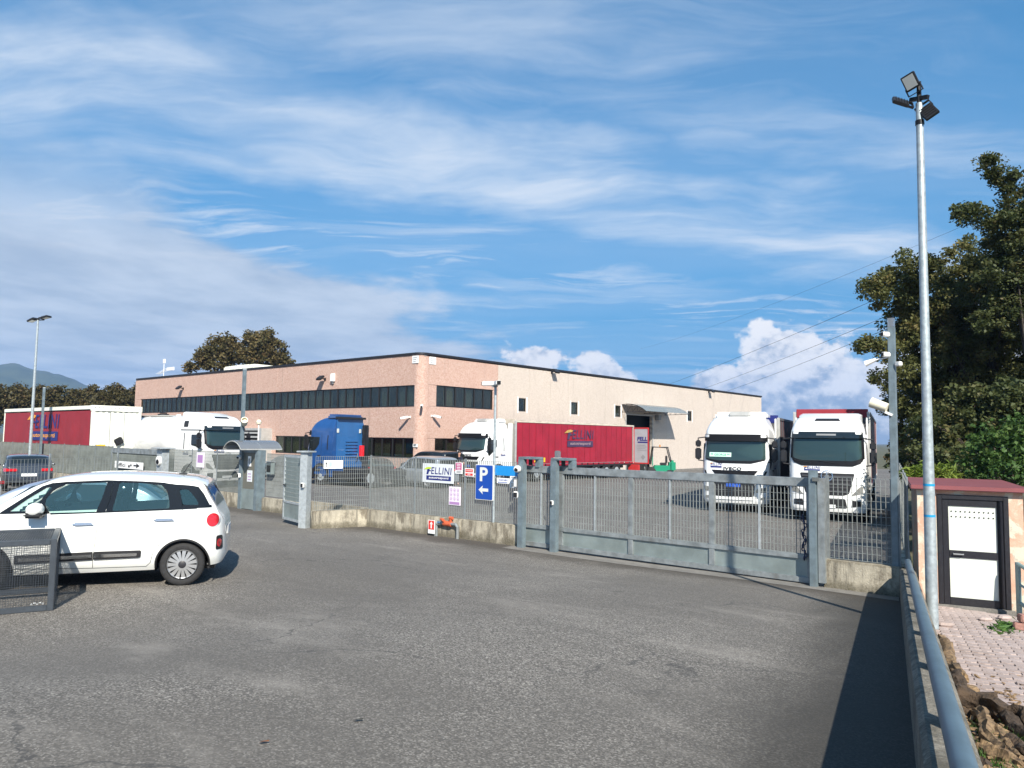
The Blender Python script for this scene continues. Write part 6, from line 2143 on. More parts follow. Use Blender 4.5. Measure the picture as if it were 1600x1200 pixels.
def curtain_trailer(label, P, heading, front='red_tarp', side_='red_tarp', L_=13.6, roof='canvas', logo='side', z0=1.0, z1=3.95, group='semi trailers in the truck yard', old=False, wheels=True, z=None, rear_wall=True):
    """x = 0 at the front wall, body towards -x"""
    Z = gz(P[0], P[1]) if z is None else z
    t = thing('semi_trailer', label, 'trailer', (P[0], P[1], Z), heading, group)
    Hw = 1.275
    mb = MB(); mb.box(-.06, 0, -Hw + .05, Hw - .05, z0, z1 - .32); mb.build('front_wall', M['grey_tarp'] if front != 'canvas' else M['alu'], t, bevel=.01)
    mb = MB(); mb.box(-.07, .02, -Hw + .04, Hw - .04, z1 - .315, z1); mb.build('header', M[front if front != 'alu' else 'alu'], t, bevel=.01)
    for sg in (1, -1):
        n_, mz = 60, 10
        V = []
        for i in range(n_ + 1):
            for j in range(mz + 1):
                x = -.12 - (L_ - .3) * i / n_
                zz_ = z0 + .14 + (z1 - .2 - z0 - .14) * j / mz
                bul = .02 * math.sin(i * math.pi / 4.6) * math.sin(math.pi * j / mz) + .012 * mnoise.noise(Vector((x, zz_, sg)))
                V.append((x, sg * (Hw + bul), zz_))
        k = mz + 1
        mb = MB(); mb.add(V, [(i * k + j, (i + 1) * k + j, (i + 1) * k + j + 1, i * k + j + 1) for i in range(n_) for j in range(mz)])
        mb.build('curtain', M[side_], t, smooth=True)
        mb = MB()
        for i in range(20):
            x = -.4 - (L_ - .9) * i / 19
            mb.prism([(x, z0 + .0), (x - .5, z0 + .0), (x - .55, z0 + .12), (x - .02, z0 + .12)], sg * (Hw - .02), sg * (Hw + .01), lambda a, b, c_: (a, c_, b))
        mb.build('curtain_skirt', M[side_], t)
        sp_ = MB(); sp_.box(-.014, .014, -.002, .002, z0 + .15, z1 - .22); spm = sp_.mesh('strap', M['strap'])
        for i in range(20):
            link('strap', spm, t).location = (-.65 - (L_ - 1.0) * i / 19, sg * (Hw + .02), 0)
        mb = MB(); mb.box(-L_ + .05, -.05, sg * Hw - .012, sg * Hw + .022, z0 + .115, z0 + .14); mb.build('skirt_line', M['faded_white_print'] if old else M['pale_board'], t)
        mb = MB(); mb.box(-L_, -.02, sg * Hw - .03, sg * Hw + .035, z1 - .21, z1 - .1); mb.build('roof_rail', M[roof], t, bevel=.01)
        for x in (-.02, -L_):
            mb = MB(); mb.box(x - .06, x + .06, sg * Hw - .08, sg * Hw + .03, z0, z1 - .1); mb.build('corner_post', M['alu'], t, bevel=.01)
        if logo in ('side', 'container'):
            fs = (lambda a, b, o: (-a, Hw + .035 + o, b)) if sg > 0 else (lambda a, b, o: (a - L_, -(Hw + .035 + o), b))
            bx = (4.9, 8.3, 2.2, 3.35) if logo == 'side' else (6.6, 9.7, 1.75, 3.3)
            if old:
                company_logo(t, fs, bx, M['navy_faded'], M['navy_faded'], M['faded_white_print'], M['tan_print'], .012)
            else:
                company_logo(t, fs, bx, M['navy_print'], M['navy_print'], M['orange_print'], M['orange_print'], .012)
        if logo == 'side':
            fs2 = (lambda a, b, o: (-a, Hw + .03 + o, b)) if sg > 0 else (lambda a, b, o: (a, -(Hw + .03 + o), b))
            for a0_, a1_ in ((1.8, 2.35), (2.75, 2.9)):
                mb = MB(); mb.prism(rect(a0_, a1_, 1.22, 1.34 if a0_ < 2 else 1.5), 0, .012, fs2); mb.build('yellow_label', M['yellow'], t)
        mb = MB()
        mb.bar((-2.6, sg * .8, .1), (-2.6, sg * .8, .95), .12, .12); mb.box(-2.75, -2.45, sg * .8 - .12, sg * .8 + .12, .0, .06)
        mb.build('landing_leg', M['black'], t)
        mb = MB(); mb.box(-L_ + 5.6, -3.4, sg * 1.15 - .03, sg * 1.15 + .03, .55, .68); mb.build('side_guard', M['alu'], t)
    mb = MB()
    n_ = 28
    V = []
    for i in range(n_ + 1):
        for y in frange(-Hw + .02, Hw - .02, 5):
            V.append((-.02 - (L_ - .04) * i / n_, y, z1 - .1 + .04 * (1 - (y / Hw) ** 2) + .015 * math.sin(i * 1.7)))
    mb.add(V, [(i * 5 + j, (i + 1) * 5 + j, (i + 1) * 5 + j + 1, i * 5 + j + 1) for i in range(n_) for j in range(4)])
    mb.build('roof_tarpaulin', M[roof if roof != 'canvas' else 'canvas'], t, smooth=True)
    mb = MB(); mb.box(-L_, 0, -Hw + .02, Hw - .02, z0 - .12, z0 + .02); mb.box(-L_ + .2, -.4, -.5, .5, z0 - .35, z0 - .13); mb.build('chassis', M['black'], t)
    if wheels:
        trailer_wheels(t, (-L_ + 2.2, -L_ + 3.5, -L_ + 4.8))
    return t

# two lorries facing the gate
HG, HB = R(-90), R(-75.9)                        # along the factory wall; along the boundary fence
bk = Vector((-math.cos(HB), -math.sin(HB)))
tractor('white lorry with an angular nose parked facing the gate, left of the other white lorry', (-12.28, 27.2), HB, 'angular', board='** GEORGE **')
curtain_trailer('dark grey curtain trailer with a blue header behind the left white lorry', (-12.28 + bk.x * 2.85, 27.2 + bk.y * 2.85), HB, 'navy_print', 'grey_tarp', 13.6, 'grey_tarp', None, z1=3.78)
tractor('white lorry with a star badge parked facing the gate behind the latch post', (-8.62, 26.4), HB, 'rounded')
curtain_trailer('red fronted dark curtain trailer behind the right white lorry', (-8.62 + bk.x * 2.85, 26.4 + bk.y * 2.85), HB, 'red_tarp_old', 'grey_tarp', 13.6, 'grey_tarp', None)
# lorry and red trailer along the factory's right face
tractor('white lorry coupled to the long red trailer at the pink corner', (-31.2, 32.3), HG, 'angular')
rt_ = curtain_trailer('long red curtain trailer with dark FELLINI lettering beside the cream wall', (-31.2, 35.15), HG, 'canvas', 'red_tarp', 13.6, 'canvas', 'side', old=True, z0=.98, z1=3.9)
# its rear door swung out, grey with the company's name
mb = MB(); mb.box(-13.66, -13.61, 1.3, 2.55, .98, 3.6)
d1 = mb.build('rear_door', M['grey_door'], rt_)
mb = MB()
for q in ((1.28, 1.36, .96, 3.64), (2.5, 2.58, .96, 3.64), (1.36, 2.5, .96, 1.05), (1.36, 2.5, 3.55, 3.64)):
    mb.box(-13.64, -13.585, q[0], q[1], q[2], q[3])
mb.build('door_frame', M['red_frame'], d1)
mb = MB(); put_text(mb, 'FELL', (1.6, 2.46, 2.66, 2.95), lambda a, b, o: (-13.605 + o, a, b), .006, .04, .1); mb.prism(rect(1.64, 2.47, 2.5, 2.6), 0, .006, lambda a, b, o: (-13.605 + o, a, b)); mb.build('lettering', M['navy_print'], d1)
mb = MB()
for i in range(4):
    mb.prism(rect(1.6, 2.4 - .1 * (i % 2), 1.95 + .12 * i, 1.98 + .12 * i), 0, .005, lambda a, b, o: (-13.605 + o, a, b))
mb.prism([(2.1, 1.65), (2.3, 1.45), (2.1, 1.25), (1.9, 1.45)], 0, .005, lambda a, b, o: (-13.605 + o, a, b))
mb.build('print', M['grey_plastic'], d1)
mb = MB(); mb.box(-13.5, -13.3, 1.0, 1.9, .35, .9); mb.build('rear_bumper', M['red_frame'], rt_, bevel=.02)
# tanker with a cab like the right lorry's
HT = R(7)
tractor('white lorry pulling a shiny tank, its cab facing the intercom kiosk', (-35.2, 19.3), HT, 'rounded')
t = thing('tank_trailer', 'shiny white cylindrical tank trailer behind the white cab at the left', 'trailer', (-38.4, 18.9, gz(-38, 19)), HT, 'semi trailers in the truck yard')
mb = MB()
mb.lathe([(.001, .12), (.5, .08), (.95, -.06), (1.17, -.3), (1.24, -.6), (1.24, -9.4), (1.1, -9.75), (.6, -9.95), (.001, -10)], 40, Matrix.Translation((0, 0, 2.34)) @ Matrix.Rotation(R(90), 4, 'Y'))
mb.build('tank', M['tank_white'], t, smooth=True, ang=60)
mb = MB(); mb.box(-8.5, -1.2, -.35, .35, 3.56, 3.62); mb.build('catwalk', M['alu'], t)
for x in (-2.5, -5.5):
    mb = MB(); mb.tube([(x, 0, 3.5), (x, 0, 3.7)], .28, 14); mb.tube([(x, -.2, 3.74), (x, .2, 3.74)], .03, 6); mb.build('manhole', M['black'], t, smooth=True, ang=40)
mb = MB(); mb.box(-9.8, -.6, -.5, .5, .8, 1.15); mb.build('chassis', M['black'], t)
for x in (-3.2, -6.2, -9.2):
    mb = MB(); mb.lathe([(1.245, -.06), (1.265, -.06), (1.265, .06), (1.245, .06)], 32, Matrix.Translation((x, 0, 2.34)) @ Matrix.Rotation(R(90), 4, 'Y'), True); mb.build('band', M['tank_white'], t, smooth=True, ang=40)
trailer_wheels(t, (-6.3, -7.6, -8.9))
# red trailer with the corrugated white end at the left
ct = thing('semi_trailer', 'red curtain trailer with a white corrugated end wall at the left of the yard', 'trailer', (-41.5, 16.45, gz(-41, 16)), 0, 'semi trailers in the truck yard')
tz = 4.02
mb = MB()
V, n_ = [], 64
for i in range(n_ + 1):
    y = -1.12 + 2.24 * i / n_
    ph = (i % 8) / 8
    dp = 0 if ph < .4 else (-.035 if .5 <= ph < .9 else -.017)
    V += [(dp, y, 1.1), (dp, y, tz - .3)]
mb.add(V, [(2 * i, 2 * i + 2, 2 * i + 3, 2 * i + 1) for i in range(n_)])
mb.build('end_wall', M['container_white'], ct)
for q in ((-1.24, -1.1, 1.0, tz), (1.1, 1.24, 1.0, tz)):
    mb = MB(); mb.box(-.1, .03, q[0], q[1], q[2], q[3]); mb.build('corner_post', M['container_white'], ct, bevel=.015)
mb = MB(); mb.box(-.1, .05, -1.27, 1.27, tz - .28, tz + .02); hdr = mb.build('header', M['container_white'], ct, bevel=.015)
mb = MB(); mb.cbox((.052, 0, tz - .1), (.012, .05, .05)); rv = mb.mesh('rivet', M['grey_plastic'])
for i in range(12):
    link('rivet', rv, hdr).location = (0, -1.1 + i * .2, 0)
mb = MB(); mb.box(-.06, .02, -1.1, 1.1, .95, 1.1); mb.build('sill', M['container_white'], ct)
for y in (-.32, .38):
    mb = MB(); mb.box(-.02, .004, y - .012, y + .012, 1.12, tz - .32); mb.build('door_joint', M['grey_plastic'], ct)
mb = MB(); mb.box(.0, .012, -.98, -.5, 1.93, 2.02); mb.build('yellow_label', M['yellow'], ct)
mb = MB(); mb.cbox((.09, .12, 2.2), (.14, .42, .36), R(0), Matrix.Translation((.09, .12, 2.2)) @ Matrix.Rotation(R(28), 4, 'X') @ Matrix.Translation((-.09, -.12, -2.2))); mb.build('black_box', M['black'], ct, bevel=.04)
LC = 13.9
n_, mz = 50, 8
for sg in (1, -1):
    V = []
    for i in range(n_ + 1):
        for j in range(mz + 1):
            x = -.12 - (LC - .24) * i / n_
            zz_ = 1.15 + (tz - .26 - 1.15) * j / mz
            V.append((x, sg * (1.24 + .015 * math.sin(i * .8) * math.sin(math.pi * j / mz)), zz_))
    k = mz + 1
    mb = MB(); mb.add(V, [(i * k + j, (i + 1) * k + j, (i + 1) * k + j + 1, i * k + j + 1) for i in range(n_) for j in range(mz)])
    mb.build('curtain', M['red_tarp_old'], ct, smooth=True)
    mb = MB(); mb.box(-LC, -.1, sg * 1.24 - .05, sg * 1.24 + .05, tz - .2, tz + .0); mb.build('roof_rail', M['container_white'], ct, bevel=.015)
    mb = MB(); mb.box(-LC - .1, -LC + .06, sg * 1.18 - .07, sg * 1.18 + .08, 1.0, tz); mb.build('corner_post', M['container_white'], ct, bevel=.015)
company_logo(ct, lambda a, b, o: (a - LC, -(1.265 + o), b), (4.3, 9.5, 2.15, 3.65), M['navy_print'], M['navy_print'], M['orange_print'], M['orange_print'], .004)
mb = MB(); mb.box(-LC, -.1, -1.2, 1.2, tz - .12, tz - .05); mb.build('roof_tarpaulin', M['container_white'], ct)
mb = MB(); mb.box(-LC, 0, -1.2, 1.2, .9, 1.1); mb.build('chassis', M['black'], ct)
trailer_wheels(ct, (-LC + 2.2, -LC + 3.5, -LC + 4.8))
# blue tractor unit seen from behind
tractor('blue tractor unit without a trailer, seen from behind with a red cylinder', (-36.4, 25.6), R(188), 'angular', 'blue_truck', logo_side=False, front_logo=False, rear=True)

# ------------------------------------------------------------------ forklift by the loading door
q = at_depth(1027, 735, 58)
t = thing('forklift', 'green forklift truck with a black cab frame behind the red trailer', 'forklift', (q.x, q.y, gz(q.x, q.y)), R(215))
mb = MB(); mb.box(-1.0, .3, -.55, .55, .3, .85); mb.build('body', M['forklift_green'], t, bevel=.08)
mb = MB(); mb.box(-1.35, -.85, -.6, .6, .35, 1.25); mb.build('counterweight', M['forklift_green'], t, bevel=.15)
mb = MB(); mb.box(.3, .75, -.5, .5, .4, .7); mb.build('front_panel', M['black'], t, bevel=.04)
mb = MB()
for s_ in (-.5, .5):
    mb.tube([(-1.0, s_, 1.2), (-.75, s_, 2.2), (.35, s_, 2.25), (.55, s_, .9)], .045, 7)
mb.box(-.8, .4, -.52, .52, 2.2, 2.26)
mb.build('overhead_guard', M['black'], t)
mb = MB(); mb.box(.3, .36, -.48, -.4, .8, 2.2); mb.build('green_strut', M['forklift_green'], t)
mb = MB(); mb.box(-.7, -.2, -.3, .3, .85, 1.05); mb.box(-.75, -.62, -.28, .28, 1.0, 1.6); mb.build('seat', M['black'], t, bevel=.05)
mb = MB()
for s_ in (-.38, .38):
    mb.box(.8, .92, s_ - .06, s_ + .06, .08, 2.3)
mb.box(.8, .9, -.4, .4, 2.1, 2.2); mb.box(.8, .9, -.4, .4, .6, .7)
mb.build('mast', M['black'], t)
mb = MB()
for s_ in (-.3, .3):
    mb.box(.95, 2.0, s_ - .06, s_ + .06, .1, .15); mb.box(.92, .97, s_ - .06, s_ + .06, .1, .7)
mb.build('fork', M['steel'], t)
mb = MB(); mb.tube([(-.2, 0, 2.26), (-.2, 0, 2.42)], .05, 10); mb.build('beacon', M['orange_lens'], t, smooth=True)
for x, r_ in ((.45, .33), (-.85, .26)):
    for sg in (1, -1):
        mb = MB(); mb.lathe([(.001, -.2), (r_, -.2), (r_, -.02), (r_ * .6, 0), (.001, 0)], 20, Matrix.Translation((x, sg * .6, r_)) @ Matrix.Rotation(R(-90 * sg), 4, 'X')); mb.build('wheel', M['rubber'], t, smooth=True, ang=40)

# ------------------------------------------------------------------ mesh cage in the foreground
ca = on_ground(83, 954)
cb = on_ground(-60, 966)
dv = Vector((cb.x - ca.x, cb.y - ca.y, 0))
t = thing('mesh_cage', 'dark slate metal cage with wire mesh sides cut off by the left edge', 'cage', (ca.x, ca.y, ca.z), math.atan2(dv.y, dv.x))
CL, CW, CHh = 1.9, 1.35, .9
s_ = .07
for x in (0, CL - s_):
    for y in (-CW, -s_):
        mb = MB(); mb.box(x, x + s_, y, y + s_, 0, CHh); mb.build('upright', M['cage'], t, bevel=.006)
mb = MB()
for z in (.0, CHh - s_):
    for y in (-CW + .001, -s_ - .001):
        mb.box(s_ + .002, CL - s_ - .002, y, y + s_, z + .002, z + s_ - .002)
    for x in (.001, CL - s_ - .001):
        mb.box(x, x + s_ - .002, -CW + s_ + .002, -s_ - .002, z + .002, z + s_ - .002)
mb.build('frame_rail', M['cage'], t, bevel=.006)
def wire(name, w_, h, M_, p=.028, par=t):
    mb = MB()
    n_, m_ = round(w_ / p), round(h / p)
    for i in range(n_ + 1):
        x = w_ * i / n_
        mb.box(x - .0016, x + .0016, -.0016, .0016, 0, h, M_)
    for j in range(m_ + 1):
        z = h * j / m_
        mb.box(0, w_, .0017, .0046, z - .0016, z + .0016, M_)
    return mb.build(name, M['cage'], par)
hh_ = CHh - 2 * s_
wire('wire_mesh', CL - 2 * s_, hh_, Matrix.Translation((s_, -.035, s_)))
wire('wire_mesh', CL - 2 * s_, hh_, Matrix.Translation((s_, -CW + .035, s_)))
wire('wire_mesh', CW - 2 * s_, hh_, Matrix.Translation((.035, -s_, s_)) @ Matrix.Rotation(R(-90), 4, 'Z'))
wire('wire_mesh', CL - 2 * s_, CW - 2 * s_, Matrix.Translation((s_, -CW + s_, CHh - .03)) @ Matrix.Rotation(R(-90), 4, 'X'))
mb = MB(); mb.box(.95, 1.07, -CW + .04, -CW + .07, s_, CHh - s_); mb.build('rear_plate', M['cage'], t)
mb = MB()
for i in range(5):
    mb.cbox((.12 + i * .03, -.05, .09 + .01 * (i % 2)), (.022, .02, .02), i * .7)
mb.build('white_clip', M['white_print'], t, bevel=.004)

# ------------------------------------------------------------------ person by the black car
q = at_depth(714, 716, 42.5)
zg = gz(q.x, q.y)
t = thing('person', 'person in a dark navy top bending beside the white lorry', 'person', (q.x, q.y, zg), R(-10))
def skin_body(name, nodes, edges, mt, par, sub=2):
    me = bpy.data.meshes.new(name)
    me.from_pydata([n_[0] for n_ in nodes], edges, [])
    o = bpy.data.objects.new(name, me)
    col.objects.link(o)
    o.modifiers.new('skin', 'SKIN')
    for i, n_ in enumerate(nodes):
        v = me.skin_vertices[0].data[i]
        v.radius = (n_[1], n_[2] if len(n_) > 2 else n_[1])
        v.use_root = i == 0
    sb = o.modifiers.new('sub', 'SUBSURF')
    sb.levels = sb.render_levels = sub
    bpy.context.view_layer.update()
    m2 = bpy.data.meshes.new_from_object(o.evaluated_get(bpy.context.evaluated_depsgraph_get()))
    bpy.data.objects.remove(o)
    m2.name = name
    m2.materials.clear()
    m2.materials.append(mt)
    m2.polygons.foreach_set('use_smooth', [True] * len(m2.polygons))
    return link(name, m2, par)
K = 1.06
nd = [((0, 0, .98), .15, .13), ((.03, 0, 1.2), .16, .13), ((.1, 0, 1.42), .17, .13), ((.16, 0, 1.54), .065), ((.19, 0, 1.62), .06), ((.22, 0, 1.7), .085, .095), ((.22, 0, 1.78), .08, .09),
      ((.11, .2, 1.46), .07), ((.2, .27, 1.2), .05), ((.42, .22, 1.16), .04), ((.5, .2, 1.16), .04, .02),
      ((.11, -.2, 1.46), .07), ((.28, -.26, 1.24), .05), ((.5, -.2, 1.24), .04), ((.58, -.19, 1.24), .04, .02),
      ((-.01, .1, .9), .1), ((.02, .11, .5), .07), ((-.02, .11, .1), .05), ((.1, .12, .04), .045, .03),
      ((-.01, -.1, .9), .1), ((.02, -.11, .5), .07), ((-.02, -.11, .1), .05), ((.1, -.12, .04), .045, .03)]
nd = [(tuple(c * K for c in n_[0]), *[r_ * K for r_ in n_[1:]]) for n_ in nd]
ed = [(0, 1), (1, 2), (2, 3), (3, 4), (4, 5), (5, 6), (2, 7), (7, 8), (8, 9), (9, 10), (2, 11), (11, 12), (12, 13), (13, 14), (0, 15), (15, 16), (16, 17), (17, 18), (0, 19), (19, 20), (20, 21), (21, 22)]
bdy = skin_body('body', nd, ed, M['skin'], t)
top_n = [(n_[0], *[r_ * 1.12 for r_ in n_[1:]]) for n_ in nd[:4]] + [(nd[i][0], *[r_ * 1.15 for r_ in nd[i][1:]]) for i in (7, 8, 11, 12)]
skin_body('top', top_n, [(0, 1), (1, 2), (2, 3), (2, 4), (4, 5), (2, 6), (6, 7)], M['navy_cloth'], t)
leg_n = [(nd[i][0], *[r_ * 1.15 for r_ in nd[i][1:]]) for i in (0, 15, 16, 17, 19, 20, 21)]
skin_body('trousers', leg_n, [(0, 1), (1, 2), (2, 3), (0, 4), (4, 5), (5, 6)], M['navy_cloth'], t)
mb = MB(); mb.lathe([(.1, -.02), (.105, .03), (.08, .085), (.001, .105)], 14, Matrix.Translation((.215 * K, 0, 1.755 * K))); mb.build('hair', M['hair'], t, smooth=True)
for s_ in (-1, 1):
    for k in range(4):
        y = (.2 if s_ > 0 else -.19) * K + (k - 1.5) * .019
        x = (.54 if s_ > 0 else .62) * K
        zz_ = (1.16 if s_ > 0 else 1.24) * K
        mb = MB(); mb.tube([(x, y, zz_), (x + .05, y, zz_ - .005), (x + .075 + .006 * (k in (1, 2)), y, zz_ - .03)], [.009, .008, .006], 6); mb.build('finger', M['skin'], bdy, smooth=True)
    mb = MB(); yy_ = (.2 if s_ > 0 else -.19) * K - s_ * .04
    mb.tube([((.5 if s_ > 0 else .58) * K, yy_ + s_ * .01, (1.16 if s_ > 0 else 1.24) * K), ((.55 if s_ > 0 else .63) * K, yy_ - s_ * .012, (1.16 if s_ > 0 else 1.24) * K - .01)], [.011, .008], 6); mb.build('thumb', M['skin'], bdy, smooth=True)

# ------------------------------------------------------------------ overhead wires
def cable(label, a, b_, sag, r_=.02):
    t = thing('overhead_cable', label, 'cable', a, 0, 'overhead cables at the right')
    a, b_ = Vector(a), Vector(b_)
    mb = MB()
    mb.tube([(b_ - a) * s_ + Vector((0, 0, -sag * 4 * s_ * (1 - s_))) for s_ in frange(0, 1, 28)], r_, 5)
    mb.build('strand', M['cable'], t)
for (x0, y0), (x1, y1), lb in (((1030, 600), (1420, 445), 'uppermost of the thin cables crossing the white clouds'), ((1095, 600), (1420, 480), 'middle one of the thin cables crossing the white clouds'), ((1140, 600), (1420, 500), 'lowest of the thin cables crossing the white clouds')):
    cable(lb, at_depth(x0 - 120, y0 + 42, 150), at_depth(x1 + 60, y1 - 26, 42), .9, .014)
cable('faint cable high above the other cables in front of the tree', at_depth(1000, 545, 170), at_depth(1560, 330, 45), .8, .009)

# ------------------------------------------------------------------ split logs and rubble between parapet and path
def log(label, a, b_, r_, nm='log', mt='wood', seed=0, split=False, group='split logs dumped beside the parapet'):
    t_ = thing(nm, label, 'log', tuple(a), 0, group)
    a, b_ = Vector(a), Vector(b_)
    n_, m_ = 26, 16
    ax = (b_ - a)
    u = ax.cross(Vector((0, 0, 1))).normalized()
    v = ax.cross(u).normalized()
    nz = lambda q: mnoise.noise(q) + .6 * mnoise.noise(q * 2.3) + .45 * mnoise.noise(q * 5.1)
    V = []
    for i in range(n_):
        s_ = i / (n_ - 1)
        c_ = ax * s_ + u * .5 * r_ * mnoise.noise(Vector((s_ * 2.5, seed, 1))) * 2 + v * .4 * r_ * mnoise.noise(Vector((s_ * 2.5, seed, 7))) * 2
        for k in range(m_):
            an = 2 * math.pi * k / m_
            rr_ = r_ * (1 + .42 * nz(Vector((math.cos(an) * 1.5, math.sin(an) * 1.5, s_ * ax.length * 4 + seed * 3.1)))) * (1 - .25 * s_)
            if split and math.sin(an + .4 * seed) > .2:
                rr_ *= .5
            e_ = ax.normalized() * .06 * mnoise.noise(Vector((an * 2, seed, 9))) if i in (0, n_ - 1) else Vector()
            V.append(c_ + (u * math.cos(an) + v * math.sin(an)) * rr_ + e_)
    mb = MB()
    F = [(i * m_ + k, i * m_ + (k + 1) % m_, (i + 1) * m_ + (k + 1) % m_, (i + 1) * m_ + k) for i in range(n_ - 1) for k in range(m_)]
    mb.add(V, F)
    mb.build('bark', M['bark_wood' if seed % 3 == 0 or not split else 'wood'], t_, smooth=True, ang=32)
    for idx in (0, n_ - 1):
        ring = [V[idx * m_ + k] for k in range(m_)]
        cen = sum(ring, Vector()) / m_
        mb = MB()
        mb.add(ring + [cen - ax.normalized() * (.012 if idx == 0 else -.012)], [(k, (k + 1) % m_, m_) for k in range(m_)])
        mb.build('cut_end', M['wood'], t_)
    return t_
def pxy(x, y, h=.05):
    q = on_ground(x, y, path_z)
    return Vector((q.x, q.y, q.z + h))
LG = [((1472, 1012), (1500, 1072), .07, 'dark rotting log lying highest along the parapet', 1), ((1496, 1068), (1506, 1096), .06, 'stubby log at the lower end of the dark rotting log', 0),
      ((1497, 1104), (1552, 1096), .05, 'pale splintered log end lying across the path', 1), ((1500, 1112), (1620, 1142), .075, 'long brown log lying across the pile', 0),
      ((1525, 1125), (1560, 1192), .06, 'gnarled log pointing down to the grass', 1), ((1550, 1120), (1640, 1185), .06, 'brown log at the right edge of the pile', 0),
      ((1503, 1118), (1535, 1130), .035, 'thin pale branch stub under the long brown log', 0), ((1560, 1150), (1590, 1200), .055, 'short log beside the gnarled log', 1),
      ((1575, 1170), (1640, 1215), .05, 'lowest log at the right edge of the pile', 0), ((1512, 1158), (1530, 1166), .025, 'thin twig on the grass under the pile', 0),
      ((1585, 1135), (1640, 1160), .05, 'log half hidden behind the long brown log', 0),
      ((1500, 1140), (1528, 1178), .04, 'slim log standing against the parapet side of the pile', 1), ((1535, 1180), (1600, 1208), .05, 'log lying across the grass at the bottom edge', 1),
      ((1540, 1108), (1590, 1122), .035, 'thin splintered log above the long brown log', 1), ((1512, 1190), (1548, 1212), .04, 'short log on the grass in the bottom right corner', 0)]
for i, (a, b_, r_, lb, sp) in enumerate(LG):
    log(lb, pxy(*a, r_ * .9 + (.06 if i in (3, 10) else 0)), pxy(*b_, r_ * .8), r_, seed=i + 1, split=bool(sp))
mb = MB()
rc = random.Random(3)
for k in range(420):
    x, y = rc.gauss(1545, 45), rc.gauss(1135, 38)
    q = pxy(x, y, 0)
    if q.x < par_x(q.y) + .27 or y < 1055:
        continue
    l_, w_ = rc.uniform(.015, .075), rc.uniform(.006, .02)
    a_ = rc.uniform(0, 6.28)
    dv_ = Vector((math.cos(a_), math.sin(a_), rc.uniform(-.2, .4))) * l_
    hz = Vector((0, 0, rc.uniform(.005, .05) if y > 1110 else .008))
    mb.bar(q + hz - dv_ / 2, q + hz + dv_ / 2, w_, w_ * .6)
tag(mb.build('wood_chips', M['wood']), kind='stuff')
for i, (x, y, s_, lb) in enumerate(((1515, 1082, .07, 'brown wood block beside the rotting log'), (1476, 979, .08, 'flat red brick at the foot of the lamp pole'), (1540, 970, .07, 'loose reddish stone before the hut door'), (1570, 968, .08, 'loose stone near the hut right corner'))):
    q = pxy(x, y, s_ * .4)
    t = thing('stone', lb, 'stone', q, .4 * i, 'loose stones on the path')
    mb = MB(); mb.lathe([(.001, -s_ * .5), (s_ * .8, -s_ * .4), (s_, 0), (s_ * .75, s_ * .35), (.001, s_ * .45)], 9)
    mb.v = [(x_ * (1.5 if i else 1.2) + .2 * s_ * mnoise.noise(Vector((x_ * 20, y_ * 20, z_ * 20 + i))), y_, z_) for x_, y_, z_ in mb.v]
    mb.build('block', M['paver'] if i else M['wood'], t, smooth=True, ang=25)
q = pxy(1600, 985, 0)
for i, (dx_, dy_, dz_, rz_) in enumerate(((0, 0, .05, .3), (.16, .06, .05, -.2), (.05, .04, .16, .6))):
    t = thing('loose_brick', ('lowest', 'rear', 'topmost')[i] + ' reddish brick of the small heap by the railing', 'brick', (q.x + dx_, q.y + dy_, q.z + dz_), rz_, 'bricks heaped by the railing')
    mb = MB(); mb.cbox((0, 0, 0), (.24, .12, .1)); mb.build('clay', mat('old_red_brick', (.3, .16, .13), .9, var=.3, vs=20), t, bevel=.012)

# ------------------------------------------------------------------ two fallen leaves on the asphalt
for (x, y), c_, lb in (((412, 1163), (.12, .05, .02), 'brown fallen leaf on the asphalt near the bottom edge'), ((560, 1128), (.03, .03, .025), 'dark fallen leaf on the asphalt in the lower middle')):
    q = on_ground(x, y)
    t = thing('fallen_leaf', lb, 'leaf', (q.x, q.y, q.z + .012), 1.1)
    mb = MB(); mb.add([(-.032, 0, 0), (-.01, -.018, .01), (.028, -.005, .003), (.032, .004, .009), (-.007, .019, .003)], [(0, 1, 2, 3, 4)]); mb.build('blade', mat('dead_leaf', c_, .7), t)

# ------------------------------------------------------------------ foliage
def leaves(centres, rads, per, size, name, mt, parent, flat=.35, seed=1, droop=0., aspect=.62, tint=(0, 1)):
    g = np.random.default_rng(seed)
    C = np.repeat(np.array([tuple(c) for c in centres]), per, 0)
    Rr = np.repeat(np.array(rads), per)
    ct = np.repeat(g.uniform(tint[0], tint[1], len(rads)), per)
    n_ = len(C)
    off = g.normal(0, 1, (n_, 3))
    off /= np.maximum(1e-6, np.linalg.norm(off, axis=1, keepdims=True))
    off *= (g.uniform(0, 1, (n_, 1)) ** .45) * Rr[:, None]
    off[:, 2] *= .72
    P = C + off
    P[:, 2] -= droop * np.linalg.norm(off[:, :2], axis=1)
    nm = g.normal(0, 1, (n_, 3))
    nm[:, 2] = np.abs(nm[:, 2]) + flat
    nm /= np.linalg.norm(nm, axis=1, keepdims=True)
    a = np.cross(nm, g.normal(0, 1, (n_, 3)))
    a /= np.maximum(1e-6, np.linalg.norm(a, axis=1, keepdims=True))
    b = np.cross(nm, a)
    s_ = size * g.uniform(.6, 1.35, (n_, 1))
    V = np.stack([P - a * s_ * .5, P + b * s_ * aspect * .5 + a * s_ * .08, P + a * s_ * .5 - nm * s_ * .12, P - b * s_ * aspect * .5 + a * s_ * .08], 1).reshape(-1, 3)
    F = np.arange(4 * n_).reshape(-1, 4)
    t_ = np.clip(.6 * ct + .4 * g.uniform(0, 1, n_), 0, 1)
    me = quick_mesh(name, V, F, mt, False, t_)
    return link(name, me, parent, True)
